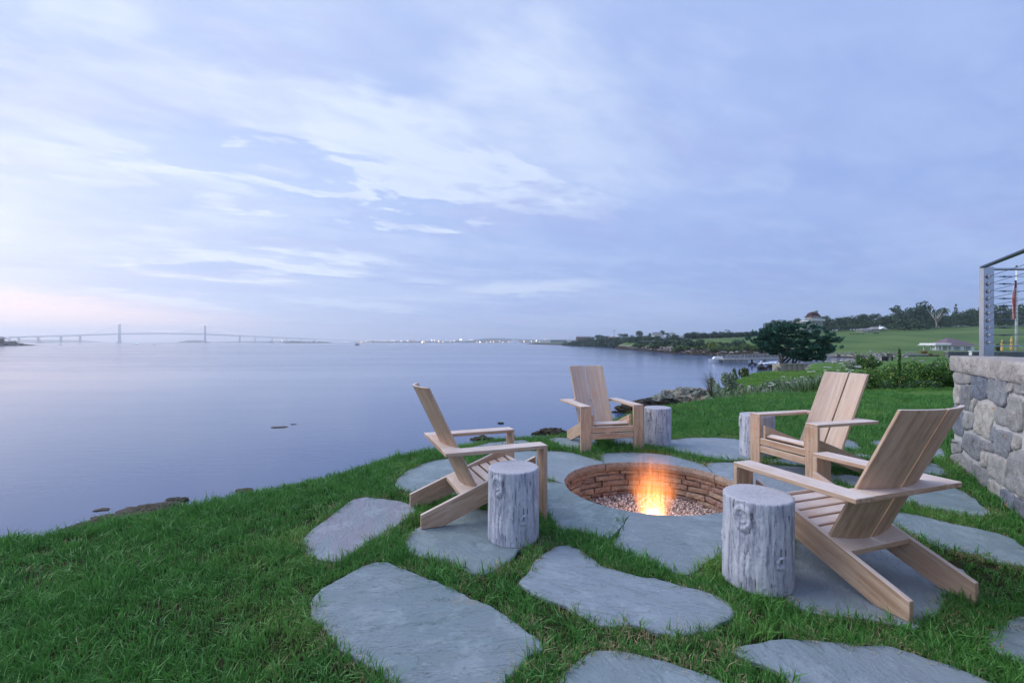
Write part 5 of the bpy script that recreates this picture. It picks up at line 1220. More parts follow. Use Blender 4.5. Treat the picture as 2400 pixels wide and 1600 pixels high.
for px in range(1925, 2440, 19): tree(px+rg.uniform(-5, 5), np.interp(px, [1900, 2100, 2300, 2480], [762, 756, 752, 744])+rg.uniform(-2, 4), 26, 316, 'round', 'low front row tree of the hill wood '+near(px, WOOD_AT), g1_)
tree(2152, 709, 58, 318, 'round', 'tallest broad tree standing above the wood on the hill')
tree(2136, 722, 36, 316, 'round', 'broad dark tree leaning against the left of the tallest tree', g1_)
tree(2120, 748, 60, 300, 'round', 'low spreading tree in front of the wood beside the grey cottage')
tree(2155, 752, 46, 302, 'round', 'dark bushy tree just right of the low spreading tree on the hill')
tree(2101, 718, 34, 322, 'flat', 'flat topped pine standing above the wood left of the tallest tree')
tree(2240, 713, 28, 318, 'cone', 'pointed fir tree rising above the wood near the railing post')
tree(2197, 729, 30, 305, 'flat', 'thin crowned tree with pale bare limbs at the edge of the wood')
dt = empty('bare_tree', ((2194-CX)/F*300, 300, groundz((2194-CX)/F*300, 300)), 0, 'dead pale branching tree in front of the wood on the hill', 'tree')
mb = MB(); hh = 12; mb.tube([(0, 0, -.5), (.3, 0, 3), (-.2, .2, 6)], [.5, .4, .3], 6)
for k in range(12):
    a = k*2.4; L_ = 2+rg.random()*2; z_ = 4+rg.random()*2.5; mb.tube([(0, 0, z_), (L_*.6*math.cos(a), L_*.6*math.sin(a), z_+L_*.7), (L_*1.2*math.cos(a), L_*1.2*math.sin(a), z_+L_*1.4+1)], [.24, .16, .06], 5)
mb.build('trunk', M_BARKL, dt, smooth=True)
g2 = 'trees of the wood left of the shingled tower'
for px, tp, w in ((1800, 757, 26), (1816, 750, 28), (1835, 747, 30), (1852, 747, 26), (1868, 744, 30), (1887, 747, 28), (1905, 746, 28), (1790, 768, 18), (1826, 760, 26), (1845, 760, 26), (1862, 758, 26), (1880, 760, 26)): tree(px, tp, w, 340, 'round', ('tall' if tp < 754 else 'low')+' dark tree behind the cypress, '+near(px, [(1810, 'at the left end of the wood'), (1835, 'over the left half of the cypress'), (1860, 'over the middle of the cypress'), (1880, 'over the right half of the cypress'), (9999, 'right beside the tower')]), g2)
g3_ = 'small trees along the ridge beyond the hedge'
for px, tp, w, Y in ((1499, 776, 22, 450), (1463, 782, 30, 420), (1478, 783, 26, 430), (1447, 786, 24, 430), (1524, 779, 10, 460), (1535, 779, 14, 460), (1551, 775, 18, 460), (1565, 780, 14, 460), (1583, 777, 28, 450), (1615, 777, 28, 470), (1632, 776, 26, 470), (1650, 779, 22, 470), (1674, 777, 16, 470), (1691, 777, 18, 470), (1711, 770, 28, 430), (1736, 776, 20, 470), (1755, 776, 20, 470), (1520, 786, 20, 430), (1540, 787, 20, 420), (1507, 787, 24, 400)): tree(px, tp, w, Y, 'round', ('wide' if w > 21 else 'small')+' rounded ridge tree, '+near(px, [(1455, 'just right of the flood light mast'), (1490, 'between the mast and the parked cars'), (1530, 'left of the parked cars'), (1560, 'behind the parked cars'), (1600, 'just left of the hedge end'), (1640, 'above the left end of the hedge'), (1680, 'above the middle left of the hedge'), (1725, 'above the middle right of the hedge'), (9999, 'above the right end of the hedge')]), g3_)
g4_ = 'round trees on the low point left of the headland'
for px, tp, w, Y in ((1340, 796, 22, 640), (1356, 795, 26, 630), (1374, 793, 24, 620), (1387, 789, 16, 620), (1405, 785, 28, 600), (1418, 787, 22, 590), (1426, 788, 10, 590), (1436, 788, 14, 580), (1395, 795, 26, 600), (1420, 796, 30, 580), (1445, 794, 30, 540), (1368, 798, 26, 620), (1325, 798, 18, 660)): tree(px, tp, w, Y, 'round', ('large' if w > 23 else 'small')+' rounded tree on the point, '+near(px, [(1350, 'at its far left tip'), (1372, 'below the brick building'), (1390, 'right of the brick building'), (1412, 'midway to the flood light mast'), (1430, 'by the left amber lamp'), (9999, 'at the foot of the flood light mast')]), g4_)
g6 = 'dense low trees filling the wooded slope of the headland'
rg = random.Random(8)
for px in range(1345, 1615, 9):
    tree(px+rg.uniform(-3, 3), np.interp(px, [1330, 1390, 1460, 1500, 1560, 1615], [799, 793, 789, 788, 791, 791])+rg.uniform(-2, 3), 30, np.interp(px, [1345, 1450, 1615], [575, 390, 300]), 'round', 'low tree in the upper slope thicket, '+near(px, [(1380, 'below the brick building'), (1420, 'left of the amber lamps'), (1460, 'below the flood light mast'), (1510, 'left of the parked cars'), (1560, 'below the parked cars'), (9999, 'left of the hedge')]), g6)
for px in range(1335, 1480, 9): tree(px+rg.uniform(-3, 3), np.interp(px, [1330, 1390, 1460, 1500], [802, 798, 795, 795])+rg.uniform(-1, 2), 30, np.interp(px, [1335, 1400, 1480], [620, 480, 340]), 'round', 'low tree in the lower slope thicket, '+near(px, [(1380, 'below the brick building'), (1420, 'left of the amber lamps'), (1460, 'below the flood light mast'), (1510, 'left of the parked cars'), (1560, 'below the parked cars'), (9999, 'left of the hedge')]), g6)
g5 = 'trees on the wooded islet'
for k, (px, tp, w) in enumerate(((676, 800, 12), (684, 798.6, 14), (692, 799, 12), (702, 798.5, 12), (712, 799.6, 14), (722, 801, 8), (726, 799.8, 9), (736, 799, 9), (748, 799.5, 12), (757, 800, 12), (766, 800.4, 10), (665, 802, 10), (700, 801, 14), (716, 801.5, 12), (773, 802.6, 6))):
    x_ = (px-CX)/F*2280; o = empty('tree', (x_, 2280, SEA+1.2), k, 'round tree on the wooded islet, '+near(px, [(670, 'right beside the lighthouse'), (690, 'in its left clump'), (708, 'left of its middle'), (720, 'in its middle'), (732, 'right of its middle'), (752, 'in its right clump'), (768, 'near its right end'), (9999, 'lone one at its right end')]), 'tree', g5)
    h_ = H-(tp-HZ)*2280/F-SEA-1; w_ = w*2280/F
    c = link('crown', CROWNS[k % 6], o); c.scale = (w_*1.1, w_*1.1, h_*1.1)
def block(name, label, cat, px0, px1, ptop, pbot, Y, dep, mat, group=None, roof=None, wins=0, wmat=None):
    x0, x1 = (px0-CX)/F*Y, (px1-CX)/F*Y; zt_, zb = H-(ptop-HZ)*Y/F, H-(pbot-HZ)*Y/F
    o = empty(name, ((x0+x1)/2, Y, zb), 0, label, cat, group); w = (x1-x0)/2; h_ = zt_-zb; hw = h_*(.6 if roof else 1)
    mb = MB(); mb.box((0, dep/2, hw/2-.5), (w, dep/2, hw/2+.5)); mb.build('wall', mat, o)
    if roof: mb = MB(); mb.add([(-w*1.05, -.3, hw), (w*1.05, -.3, hw), (w*1.05, dep+.3, hw), (-w*1.05, dep+.3, hw), (-w*.9, dep/2, h_), (w*.9, dep/2, h_)], [(0, 1, 5, 4), (2, 3, 4, 5), (0, 4, 3), (1, 2, 5), (0, 3, 2, 1)]); mb.build('roof', roof, o)
    for k in range(wins):
        mb = MB(); mb.box((-w+2*w*(k+.5)/wins, -.04, hw*.55), (w/wins*.45, .05, hw*.2)); mb.build('window', wmat or M_GLASS, o)
    return o
block('lighthouse', 'small white lighthouse house at the left end of the wooded islet', 'lighthouse', 659.5, 668, 798.5, 803.4, 2250, 10, M_WHITE, roof=M_GROOF)
o = empty('lighthouse_tower', ((661-CX)/F*2249, 2249, SEA+2), 0, 'white lantern tower on the islet lighthouse, lamp lit', 'lighthouse'); mb = MB(); mb.lathe([(1.4, 0), (1.2, 10)], 8); mb.build('shaft', M_WHITE, o); mb = MB(); mb.lathe([(1.1, 10), (1.1, 12), (.2, 13)], 8); mb.build('lamp', M_LAMPW, o)
# far town: houses, lit windows and street lamps
rg = random.Random(12); gt = 'pale buildings along the far town waterfront'
for k in range(46):
    px = rg.uniform(855, 1320); w = rg.uniform(3, 8); h_ = rg.uniform(1.2, 3.0); py = rg.uniform(798.5, 802.6); block('town_building', ('wide' if w > 5.5 else 'narrow')+' pale building on the far waterfront, '+near(px, [(900, 'by the right end of the bridge'), (960, 'left part of the town'), (1020, 'left of the bright lamp cluster'), (1080, 'by the bright lamp cluster'), (1130, 'below the wooded hill, left part'), (1185, 'left of the white tent'), (1225, 'beside the white tent'), (1270, 'right of the white tent'), (9999, 'left of the stone fort')]), 'building', px, px+w, py-h_, py+.4, 3270-(802-py)*-20, 14, rg.choice([M_WHITE, M_CONC, M_SHING, M_CONC]), gt, rg.choice([M_GROOF, None]), 2)
gl = 'lit lamps of the far town'
lampy = [(858, 800.5), (866, 798), (917, 797.6), (922, 798), (967, 798), (989, 801), (991, 800), (995, 800.3), (1012, 797.5), (1018, 797.3), (1028, 800), (1038, 800.4), (1056, 800), (1078, 796.5), (1081, 796), (1101, 796), (1106, 796.4), (1125, 801), (1140, 801), (1157, 800.4), (1171, 800), (1179, 801), (1228, 800), (1245, 799.8), (1257, 798.6), (1277, 795), (940, 799), (880, 798.6), (900, 798.8), (955, 798.5), (1064, 798), (1117, 800), (1150, 800.8), (812, 801.2), (846, 801), (849, 801), (1192, 801), (1265, 800)]
LM = [MB() for _ in range(2)]
lm1 = None
for k, (px, py) in enumerate(lampy):
    o = empty('town_lamp', Q(px, py, 3240), 0, ('amber' if k % 3 == 1 else 'white')+' lamp lit on the far waterfront, '+near(px, [(870, 'by the right end of the bridge'), (930, 'left part of the town'), (985, 'left of the middle cluster'), (1025, 'in the middle cluster'), (1070, 'right of the middle cluster'), (1112, 'below the left foot of the hill'), (1145, 'below the wooded hill'), (1195, 'left of the white tent'), (1250, 'right of the white tent'), (9999, 'near the red beacons')]), 'lamp', gl)
    rr = 2.6 if k in (5, 10, 13, 14, 17, 19, 22, 24) else 1.7; hb = o.location.z-SEA
    if lm1 is None:
        mb = MB(); mb.lathe([(.3, -1), (.95, -.5), (1, 0), (.9, .6), (.2, 1)], 8); lm1 = mb.mesh('lamp_head', M_LAMPW); lm3 = mb.mesh('lamp_head', M_LAMPO); mb = MB(); mb.tube([(0, 0, -1), (0, 0, -.8)], .2, 4); mb = MB(); mb.lathe([(.18, -1), (.14, 0)], 6); lm2 = mb.mesh('post', M_CONC)
    c = link('lamp_head', lm3 if k % 3 == 1 else lm1, o); c.scale = (rr, rr, rr*.9); c = link('post', lm2, o); c.scale = (1, 1, hb)
for k, (px, pt) in enumerate(((1240, 779.5), (1280, 788), (1294, 784), (1312, 789), (1337, 784), (1259, 794), (1322, 791))):
    o = empty('radio_mast', (*Q(px, 800, 3235)[:2], SEA), 0, ['tallest thin mast over the far town with a red beacon', 'thin mast just right of the tallest over the far town', 'thin mast above the left end of the stone fort', 'thin mast above the middle of the stone fort', 'thin mast above the right end of the stone fort', 'short mast between the tallest two and the white tent', 'short mast between the two over the stone fort'][k], 'mast', 'thin masts over the far town'); h_ = H-(pt-HZ)*3235/F-SEA; mb = MB(); mb.tube([(0, 0, 0), (0, 0, h_)], [.8, .45], 5); mb.build('pole', M_CONC, o)
    mb = MB(); mb.lathe([(.5, h_), (1.4, h_+1), (.4, h_+2)], 6); mb.build('beacon', M_LAMPR, o)
# white tent roofed pavilion and moored ship in the town
o = empty('tent_hall', (*Q(1204, 802, 3225)[:2], SEA), 0, 'white many peaked tent on the far town waterfront', 'tent'); Yk = 3225/F
for dx, h_, w in ((-4, 8.5, 4), (-1, 12.5, 5), (3, 9.5, 5), (7, 7, 5), (-7, 5, 5), (10, 4.5, 5)): mb = MB(); mb.lathe([(w*Yk/2*1.2, 0), (w*Yk/2*.9, h_*Yk*.35), (w*Yk/2*.35, h_*Yk*.7), (.3, h_*Yk)], 10, (dx*Yk, 0, 0)); mb.build('tent_roof', M_WHITE, o)
# stone fort, brick block on the ridge, flood light mast, street lamps on the point
block('fort', 'low pale stone fort on the shore where the town meets the headland', 'fort', 1290, 1328, 796, 803.5, 1120, 30, M_CONC, None, None, 7)
o = block('brick_building', 'long dark brick building with a row of chimneys above the point', 'building', 1352, 1384, 789.3, 797, 900, 14, M_BROWN, None, None, 8)
for k in range(7): mb = MB(); mb.box((-12+4*k, 6, 7), (.5, .5, 1.2)); mb.build('chimney', M_BROWN, o)
o = empty('light_mast', (*Q(1439.5, 790, 560)[:2], groundz((1439.5-CX)/F*560, 560)), 0, 'tall flood light mast rising from the trees on the point', 'mast'); h_ = H-(775-HZ)*560/F-o.location.z
mb = MB(); mb.tube([(0, 0, 0), (0, 0, h_)], [.25, .15], 6); mb.build('pole', M_CONC, o); mb = MB(); mb.box((0, 0, h_), (1.6, .3, .9)); mb.build('flood_lights', M_WHITE, o)
for k, (px, py) in enumerate(((1427, 791), (1441, 791.5))):
    o = empty('street_lamp', (*Q(px, 800, 530)[:2], groundz((px-CX)/F*530, 530)), 0, ['amber street lamp left of the flood light mast', 'amber street lamp right at the flood light mast'][k], 'street lamp', 'lit street lamps on the point'); h_ = H-(py-HZ)*530/F-o.location.z
    mb = MB(); mb.tube([(0, 0, 0), (0, 0, h_)], .12, 5); mb.build('post', M_CONC, o); mb = MB(); mb.lathe([(.2, h_-.2), (.55, h_), (.2, h_+.5)], 8); mb.build('lamp_head', M_LAMPO, o)
o = empty('house', (*Q(1543, 784, 455)[:2], groundz((1543-CX)/F*455, 455)), 0, 'pale gabled house half hidden by the ridge trees', 'house')
mb = MB(); mb.box((0, 3, 3), (4, 3, 3)); mb.build('wall', M_WHITE, o); mb = MB(); mb.add([(-4.3, -.3, 6), (4.3, -.3, 6), (4.3, 6.3, 6), (-4.3, 6.3, 6), (-4.3, 3, 8.6), (4.3, 3, 8.6)], [(0, 1, 5, 4), (2, 3, 4, 5), (0, 4, 3), (1, 2, 5), (0, 3, 2, 1)]); mb.build('roof', M_GROOF, o)
def car(px, py, Y, mat, label, rz=0):
    x_ = (px-CX)/F*Y; o = empty('parked_car', (x_, Y, groundz(x_, Y)), rz, label, 'car', 'cars parked on the ridge')
    mb = MB(); mb.add([(-2.2, -.9, .35), (2.2, -.9, .35), (2.2, .9, .35), (-2.2, .9, .35), (-2.2, -.9, .95), (2.2, -.9, .85), (2.2, .9, .85), (-2.2, .9, .95)], [(0, 3, 2, 1), (0, 1, 5, 4), (1, 2, 6, 5), (2, 3, 7, 6), (3, 0, 4, 7), (4, 5, 6, 7)]); mb.build('body', mat, o, bevel=.12)
    mb = MB(); mb.add([(-1.7, -.8, .93), (1.1, -.8, .88), (1.1, .8, .88), (-1.7, .8, .93), (-1.2, -.65, 1.5), (.4, -.65, 1.5), (.4, .65, 1.5), (-1.2, .65, 1.5)], [(0, 3, 2, 1), (0, 1, 5, 4), (1, 2, 6, 5), (2, 3, 7, 6), (3, 0, 4, 7), (4, 5, 6, 7)]); mb.build('cabin', M_GLASS, o, bevel=.08)
    for a in (-1.35, 1.35):
        for b in (-.85, .85): mb = MB(); mb.tube([(a, b-.1, .33), (a, b+.1, .33)], .33, 10); mb.build('wheel', M_RUBBER, o)
for k, px in enumerate((1543, 1549, 1562, 1567, 1573)): car(px, 787, 400+k*3, M_WHITE, ['leftmost white car in the row parked on the ridge', 'second white car from the left in the row on the ridge', 'middle white car in the row on the ridge', 'second white car from the right in the row on the ridge', 'rightmost white car in the row parked on the ridge'][k], k*.2)

# left islet with a summer house
o = empty('rocky_point', (*Q(0, 809, 600)[:2], SEA), 0, 'dark rocky point at the left edge carrying a small summer house', 'rock'); Yk = 600/F
M_ROCKD = stone_mat('dark_far_rock', [lin(54, 52, 54), lin(74, 70, 70)], .3, .2)
for k, (px, w, h_) in enumerate(((-20, 60, 10.5), (10, 40, 9), (28, 26, 5), (42, 20, 3.2), (54, 14, 2.0), (62, 8, .8))): rock('ledge', (px*Yk, 4, .2), (w*Yk/2, 9, h_*Yk*1.02), M_ROCKD, 40+k, None, 1.5, 4, 0, o)
sh = empty('summer_house', (-4*Yk, 600, SEA+10.6*Yk), 0, 'small dark open sided summer house with a hipped roof on the rocky point', 'summer house'); sh.location = (*Q(-4, 799, 600)[:2], H-(799.3-HZ)*Yk)
mb = MB(); mb.box((-2.2, 2, 1.4), (4.6, 3, 1.5)); mb.build('wall', M_BROWN, sh); mb = MB(); mb.add([(-9, -2, 2.8), (6.4, -2, 2.8), (6.4, 7, 2.8), (-9, 7, 2.8), (-5, 2.5, 5.8), (2.5, 2.5, 5.8)], [(0, 1, 5, 4), (2, 3, 4, 5), (0, 4, 3), (1, 2, 5), (0, 3, 2, 1)]); mb.build('roof', M_GROOF, sh)
for k in (3.6, 5.4): mb = MB(); mb.box((k, -1.2, 1.3), (.15, .15, 1.5)); mb.build('post', M_BROWN, sh)

# ------------------------------------------------------------------ boats and buoys
def boat(name, label, cat, loc, L_, B_, fb, mat, cabin=None, rz=0, group=None):
    o = empty(name, loc, rz, label, cat, group); n_ = 10; vs = []
    for i in range(n_+1):
        f_ = i/n_; w = B_/2*(math.sin(PI*min(.5, .5*(1-f_)*1.6+.0)) if f_ > .45 else 1)*(1 if f_ < 1 else .05); sh_ = fb*(1+.35*f_*f_)
        for (a, b) in ((-w, sh_), (-w*.75, 0), (0, -fb*.4), (w*.75, 0), (w, sh_)): vs.append((-L_/2+L_*f_, a, b))
    fs = [(i*5+j, i*5+j+1, (i+1)*5+j+1, (i+1)*5+j) for i in range(n_) for j in range(4)]+[(0, 1, 2, 3, 4)]+[(i*5+4, i*5, (i+1)*5, (i+1)*5+4) for i in range(n_)]
    mb = MB(); mb.add(vs, fs); mb.build('hull', mat, o)
    if cabin: mb = MB(); mb.add([(cabin[0], -B_*.3, fb), (cabin[1], -B_*.3, fb), (cabin[1], B_*.3, fb), (cabin[0], B_*.3, fb), (cabin[0]+.2, -B_*.26, fb+cabin[2]), (cabin[1]-cabin[2]*.7, -B_*.26, fb+cabin[2]), (cabin[1]-cabin[2]*.7, B_*.26, fb+cabin[2]), (cabin[0]+.2, B_*.26, fb+cabin[2])], [(0, 3, 2, 1), (0, 1, 5, 4), (1, 2, 6, 5), (2, 3, 7, 6), (3, 0, 4, 7), (4, 5, 6, 7)]); mb.build('cabin', cabin[3], o, bevel=.05)
    return o
bx, by = at_sea(837, 808.3); boat('motor_boat', 'dark motor boat on the open bay in front of the far town', 'boat', (bx, by, SEA), 7.5, 2.6, 1.1, flat('navy_hull', (.02, .04, .09), .4), (-2, 1.4, 1.3, flat('navy_cabin', (.06, .09, .15), .4)), PI)
bx, by = at_sea(361, 808); boat('fishing_boat', 'small white cabin boat left of centre below the bridge', 'boat', (bx, by, SEA), 4.4, 1.8, .6, M_CONC, (-1, .8, 1.0, M_WHITE), .3)
bx, by = at_sea(143, 808.4); boat('row_boat', 'tiny dark boat below the bridge pier at the left', 'boat', (bx, by, SEA), 3.4, 1.6, .6, M_RUBBER, None, .3)
bx, by = at_sea(320.5, 808.5); o = empty('channel_buoy', (bx, by, SEA), 0, 'green topped channel buoy near the left bridge tower', 'buoy')
mb = MB(); mb.lathe([(1.1, -.2), (1.2, .5), (.3, .7), (.25, 2.4)], 10); mb.build('float', M_RUBBER, o); mb = MB(); mb.lathe([(.5, 2.4), (.5, 3.2), (.1, 3.4)], 8); mb.build('lantern', M_LAMPG, o)
bx, by = at_sea(1102, 804); o = boat('sail_boat', 'moored sailing boat off the far town', 'boat', (bx, by*.9, SEA), 16, 4, 1.6, M_WHITE, (-3, 2, 1.4, M_WHITE), .2); mb = MB(); mb.tube([(1, 0, 1), (1, 0, 24)], .25, 5); mb.build('mast', M_CONC, o)
for k, (px, pt, w, Y) in enumerate(((94, 797.8, 20, 2500), (118, 803, 10, 2480), (636, 798.5, 12, 2700), (621, 803, 8, 2650))):
    x_ = (px-CX)/F*Y; s_ = Y/F
    if k in (0, 2): o = boat('anchored_ship', ['hazy grey ship anchored beyond the left bridge piers', '', 'hazy grey ship seen under the right approach of the bridge'][k], 'ship', (x_, Y, SEA), w*s_, 10, 3.5, M_CONC, (-w*s_*.35, w*s_*.2, (804-pt)*s_*.6, M_CONC), 0)
    else: boat('barge', ['', 'long low grey barge beside the anchored ship at the left', '', 'small low barge left of the ship under the right approach'][k], 'barge', (x_, Y, SEA), w*s_, 6, 2, M_CONC, None, 0)
# ------------------------------------------------------------------ pier with float, boats
YP = 104.0; sp = YP/F; zpk = lambda py: H-(py-HZ)*sp
pier = empty('pier', (*Q(1723, 850, YP)[:2], SEA), 0, 'grey timber pier on piles with railings and a slatted face reaching from the beach', 'pier')
ox = pier.location.x; xp = lambda px: (px-CX)*sp-ox; zd = zpk(842)-SEA
mb = MB(); mb.box(((xp(1695)+xp(1751))/2, 1.6, zd), ((xp(1751)-xp(1695))/2, 1.8, .10)); mb.build('deck', M_GREYW, pier)
for k in range(19): x_ = xp(1695.5)+(xp(1750.5)-xp(1695.5))*k/18; mb = MB(); mb.box((x_, -.22, zd/2-.15), (.09, .06, zd/2+.25)); mb.build('fender_slat', M_GREYW, pier)
for a in (-.1, 3.2):
    for k in range(5): mb = MB(); mb.tube([(xp(1697)+1.25*k, a+.1, -2), (xp(1697)+1.25*k, a+.1, zd)], .14, 8); mb.build('pile', M_BARK, pier)
def railing_run(par, x0, x1, y0, y1, z0, z1_, n_, hh=.95):
    mb = MB()
    for f_ in (.35, .7, 1.0): mb.bar((x0, y0, z0+hh*f_), (x1, y1, z1_+hh*f_), .07, .09)
    mb.build('hand_rail', M_GREYW, par)
    for k in range(n_+1): t_ = k/n_; mb = MB(); mb.box((x0+(x1-x0)*t_, y0+(y1-y0)*t_, z0+(z1_-z0)*t_+hh/2), (.055, .055, hh/2)); mb.build('rail_post', M_GREYW, par)
railing_run(pier, xp(1704), xp(1740), -.1, -.1, zd, zd, 4); railing_run(pier, xp(1697), xp(1750), 3.3, 3.3, zd, zd, 5)
wx0, wx1 = xp(1751), xp(1995)
mb = MB(); mb.bar((wx0, 1.4, zd-.05), (wx1, 6.5, zd+.2), 1.9, .28); mb.build('walkway', M_GREYW, pier)
railing_run(pier, xp(1748), wx1, .5, 5.6, zd+.1, zd+.4, 12); railing_run(pier, xp(1748), wx1, 2.4, 7.5, zd+.1, zd+.4, 12)
for px in (1804, 1850, 1900, 1950): f_ = (xp(px)-wx0)/(wx1-wx0); mb = MB(); mb.tube([(xp(px), 1.0+5.1*f_, -2), (xp(px), 1.0+5.1*f_, zd+.15)], .24, 8); mb.build('pile', M_CONC, pier)
x_, y_ = at_sea(1688, 849); boat('moored_launch', 'white launch moored at the end of the pier', 'boat', (x_+.6, y_+1.2, SEA), 5.6, 1.9, .62, M_WBOAT, (-.5, 1.9, .65, M_WBOAT), PI)
for k, (px, py, lab) in enumerate(((1797, 855, 'left pale inflatable dinghy tied under the pier walkway'), (1817, 854.6, 'right pale inflatable dinghy tied under the pier walkway'))):
    x_, y_ = at_sea(px, py); o = empty('inflatable_dinghy', (x_, y_, SEA), .3+k, lab, 'dinghy', 'inflatable dinghies by the pier')
    mb = MB(); mb.tube([(-1.3, -.55, .22), (.6, -.55, .25), (1.25, -.2, .4), (1.25, .2, .4), (.6, .55, .25), (-1.3, .55, .22)], .24, 8); mb.build('tube', M_DINGHY, o, smooth=True); mb = MB(); mb.box((-.2, 0, .12), (1.1, .5, .05)); mb.build('floor', M_RUBBER, o); mb = MB(); mb.box((-1.35, 0, .5), (.14, .18, .3)); mb.build('outboard_motor', M_DINGHY, o, bevel=.05)
x_, y_ = at_sea(1764, 856); o = empty('inflatable_dinghy', (x_, y_, SEA), 1.0, 'dark inflatable dinghy with raised outboard tucked behind the pier head', 'dinghy', 'inflatable dinghies by the pier')
mb = MB(); mb.tube([(-1.2, -.5, .22), (.6, -.5, .25), (1.1, 0, .4), (.6, .5, .25), (-1.2, .5, .22)], .2, 8); mb.build('tube', M_RUBBER, o, smooth=True); mb = MB(); mb.box((-1.3, 0, .75), (.14, .18, .4)); mb.build('outboard_motor', M_RUBBER, o, bevel=.05)

# ------------------------------------------------------------------ headland hedge and bushes
def bushblob(name, label, cat, pxc, top, wpx, Y, mat, n_, size, seed, dep=None, extra=None, group=None, base=None, flat_=1.0):
    x_ = (pxc-CX)/F*Y; zb = groundz(x_, Y) if base is None else base; h_ = H-(top-HZ)*Y/F-zb; w = wpx*Y/F/2; dp = dep or w; rg = np.random.default_rng(seed); bl = []
    for i in range(14): a = rg.uniform(-.78, .78); bl.append((a*w, rg.uniform(-.7, .7)*dp, h_*rg.uniform(.15, .62)*(1-.5*a*a), w*rg.uniform(.2, .36), dp*.35, h_*rg.uniform(.26, .40)*flat_))
    o = empty(name, (x_, Y, zb), 0, label, cat, group); foliage('leaves', bl, n_, size, mat, o, extra=extra, seed=seed, keepz=-.2)
    mb = MB(); mb.tube([(0, 0, -.2), (0.02*h_, 0, h_*.5)], [h_*.05, h_*.03], 6); mb.build('stem', M_BARK, o); return o
hd = empty('hedge', (*Q(1696, 790, 330)[:2], groundz((1696-CX)/F*330, 330)), 0, 'long dark clipped hedge across the field on the headland', 'hedge'); sc_ = 330/F
bl = []; rgn = np.random.default_rng(5)
for px in np.arange(1608, 1800, 5.0):
    top = np.interp(px, [1608, 1640, 1782, 1800], [781, 781, 776.5, 776]); zb = groundz((px-CX)*sc_, 330); h_ = H-(top-HZ)*sc_-zb
    bl.append(((px-1696)*sc_, 0, zb-hd.location.z+h_*.45, 1.3, 2.2, h_*.5+rgn.uniform(0, .3)))
foliage('leaves', bl, 9000, .65, M_LEAFH, hd, seed=6); mb = MB()
for px in np.arange(1612, 1800, 8.0): mb.tube([((px-1696)*sc_, 0, -2), ((px-1696)*sc_, 0, 2)], .12, 4)
o = mb.build('stem', M_BARK, hd); o['kind'] = 'stuff'
gb = 'rounded bushes along the rocky bank of the headland'
for k, (px, tp, w, Y, m_) in enumerate(((1342, 802, 40, 620, 0), (1380, 801, 50, 560, 0), (1425, 801, 50, 480, 0), (1460, 797, 56, 400, 0), (1488, 801, 40, 310, 0), (1515, 798, 46, 262, 0), (1545, 797, 44, 240, 0), (1572, 793, 46, 222, 0), (1598, 795, 40, 205, 0), (1622, 795, 56, 196, 0), (1648, 795, 46, 190, 0), (1672, 801, 40, 180, 0), (1700, 799, 44, 174, 0), (1724, 794, 46, 176, 0), (1700, 806, 70, 166, 1), (1650, 811, 50, 178, 1), (1755, 806, 60, 168, 1), (1790, 808, 50, 164, 1), (1825, 812, 60, 162, 1), (1600, 808, 40, 188, 1), (1505, 805, 40, 262, 1), (1540, 806, 40, 232, 1))):
    bushblob('bush', ('lighter' if m_ else 'darker')+' rounded bush on the rocky bank, '+near(px, [(1350, 'at the far tip'), (1400, 'below the trees of the point'), (1440, 'below the flood light mast'), (1475, 'third clump from the tip'), (1508, 'left of the bay in the bank'), (1530, 'below the left end of the parked cars'), (1560, 'below the parked cars'), (1590, 'left of the hedge end'), (1612, 'below the left hedge end'), (1635, 'below the hedge, left part'), (1660, 'left of the yellow green bushes'), (1690, 'around the yellow green bushes'), (1712, 'right of the yellow green bushes'), (1740, 'below the right part of the hedge'), (1770, 'left of the cypress'), (1800, 'behind the left of the cypress'), (9999, 'behind the cypress')]), 'bush', px, tp-1, w*1.15, Y*1.0, M_LEAFB if m_ else M_LEAFT, 1500, .75*Y/200, 300+k, group=gb)
bushblob('bush', 'yellow green bush among the darker ones across the cove, left clump', 'bush', 1666, 797, 14, 172, M_LEAFY, 500, .5, 341); bushblob('bush', 'yellow green bush among the darker ones across the cove, right clump', 'bush', 1680, 800, 18, 170, M_LEAFY, 500, .5, 342)

# ------------------------------------------------------------------ wind shaped cypress
CY = 56.0; cs = CY/F; cxp = 1838; cz0 = groundz((cxp-CX)*cs, CY)
cyp = empty('cypress_tree', ((cxp-CX)*cs, CY, cz0), 0, 'wide wind shaped dark green cypress standing on the shore lawn', 'tree')
prof_t = [(1778, 792), (1785, 782), (1800, 773), (1815, 766), (1832, 759), (1850, 760), (1868, 758), (1882, 761), (1895, 767), (1908, 774), (1920, 782), (1935, 790), (1948, 800)]
prof_b = [(1778, 810), (1790, 824), (1810, 834), (1830, 838), (1850, 849), (1870, 855), (1890, 856), (1910, 852), (1930, 842), (1948, 824)]
rgn = np.random.default_rng(8); bl = []
for k in range(150):
    px = rgn.uniform(1780, 1943); t_ = np.interp(px, *zip(*prof_t)); b_ = np.interp(px, *zip(*prof_b)); f_ = rgn.beta(1.0, 1.1); py = t_+8+(b_-t_-13)*f_
    edge = min(px-1775, 1950-px)/85; dy = rgn.uniform(-1, 1)*3.4*min(1, max(.15, edge)); L_ = rgn.uniform(7, 15)*cs; bl.append(((px-cxp)*cs, dy, H-(py-HZ)*cs-cz0, L_*.75, L_*.6, rgn.uniform(1.5, 3.2)*cs))
C_, D_ = blob_points(bl, 46000, rgn, .6); D_[:, 2] = np.abs(D_[:, 2])+.3; D_[:, 0] += np.sign(C_[:, 0])*.4
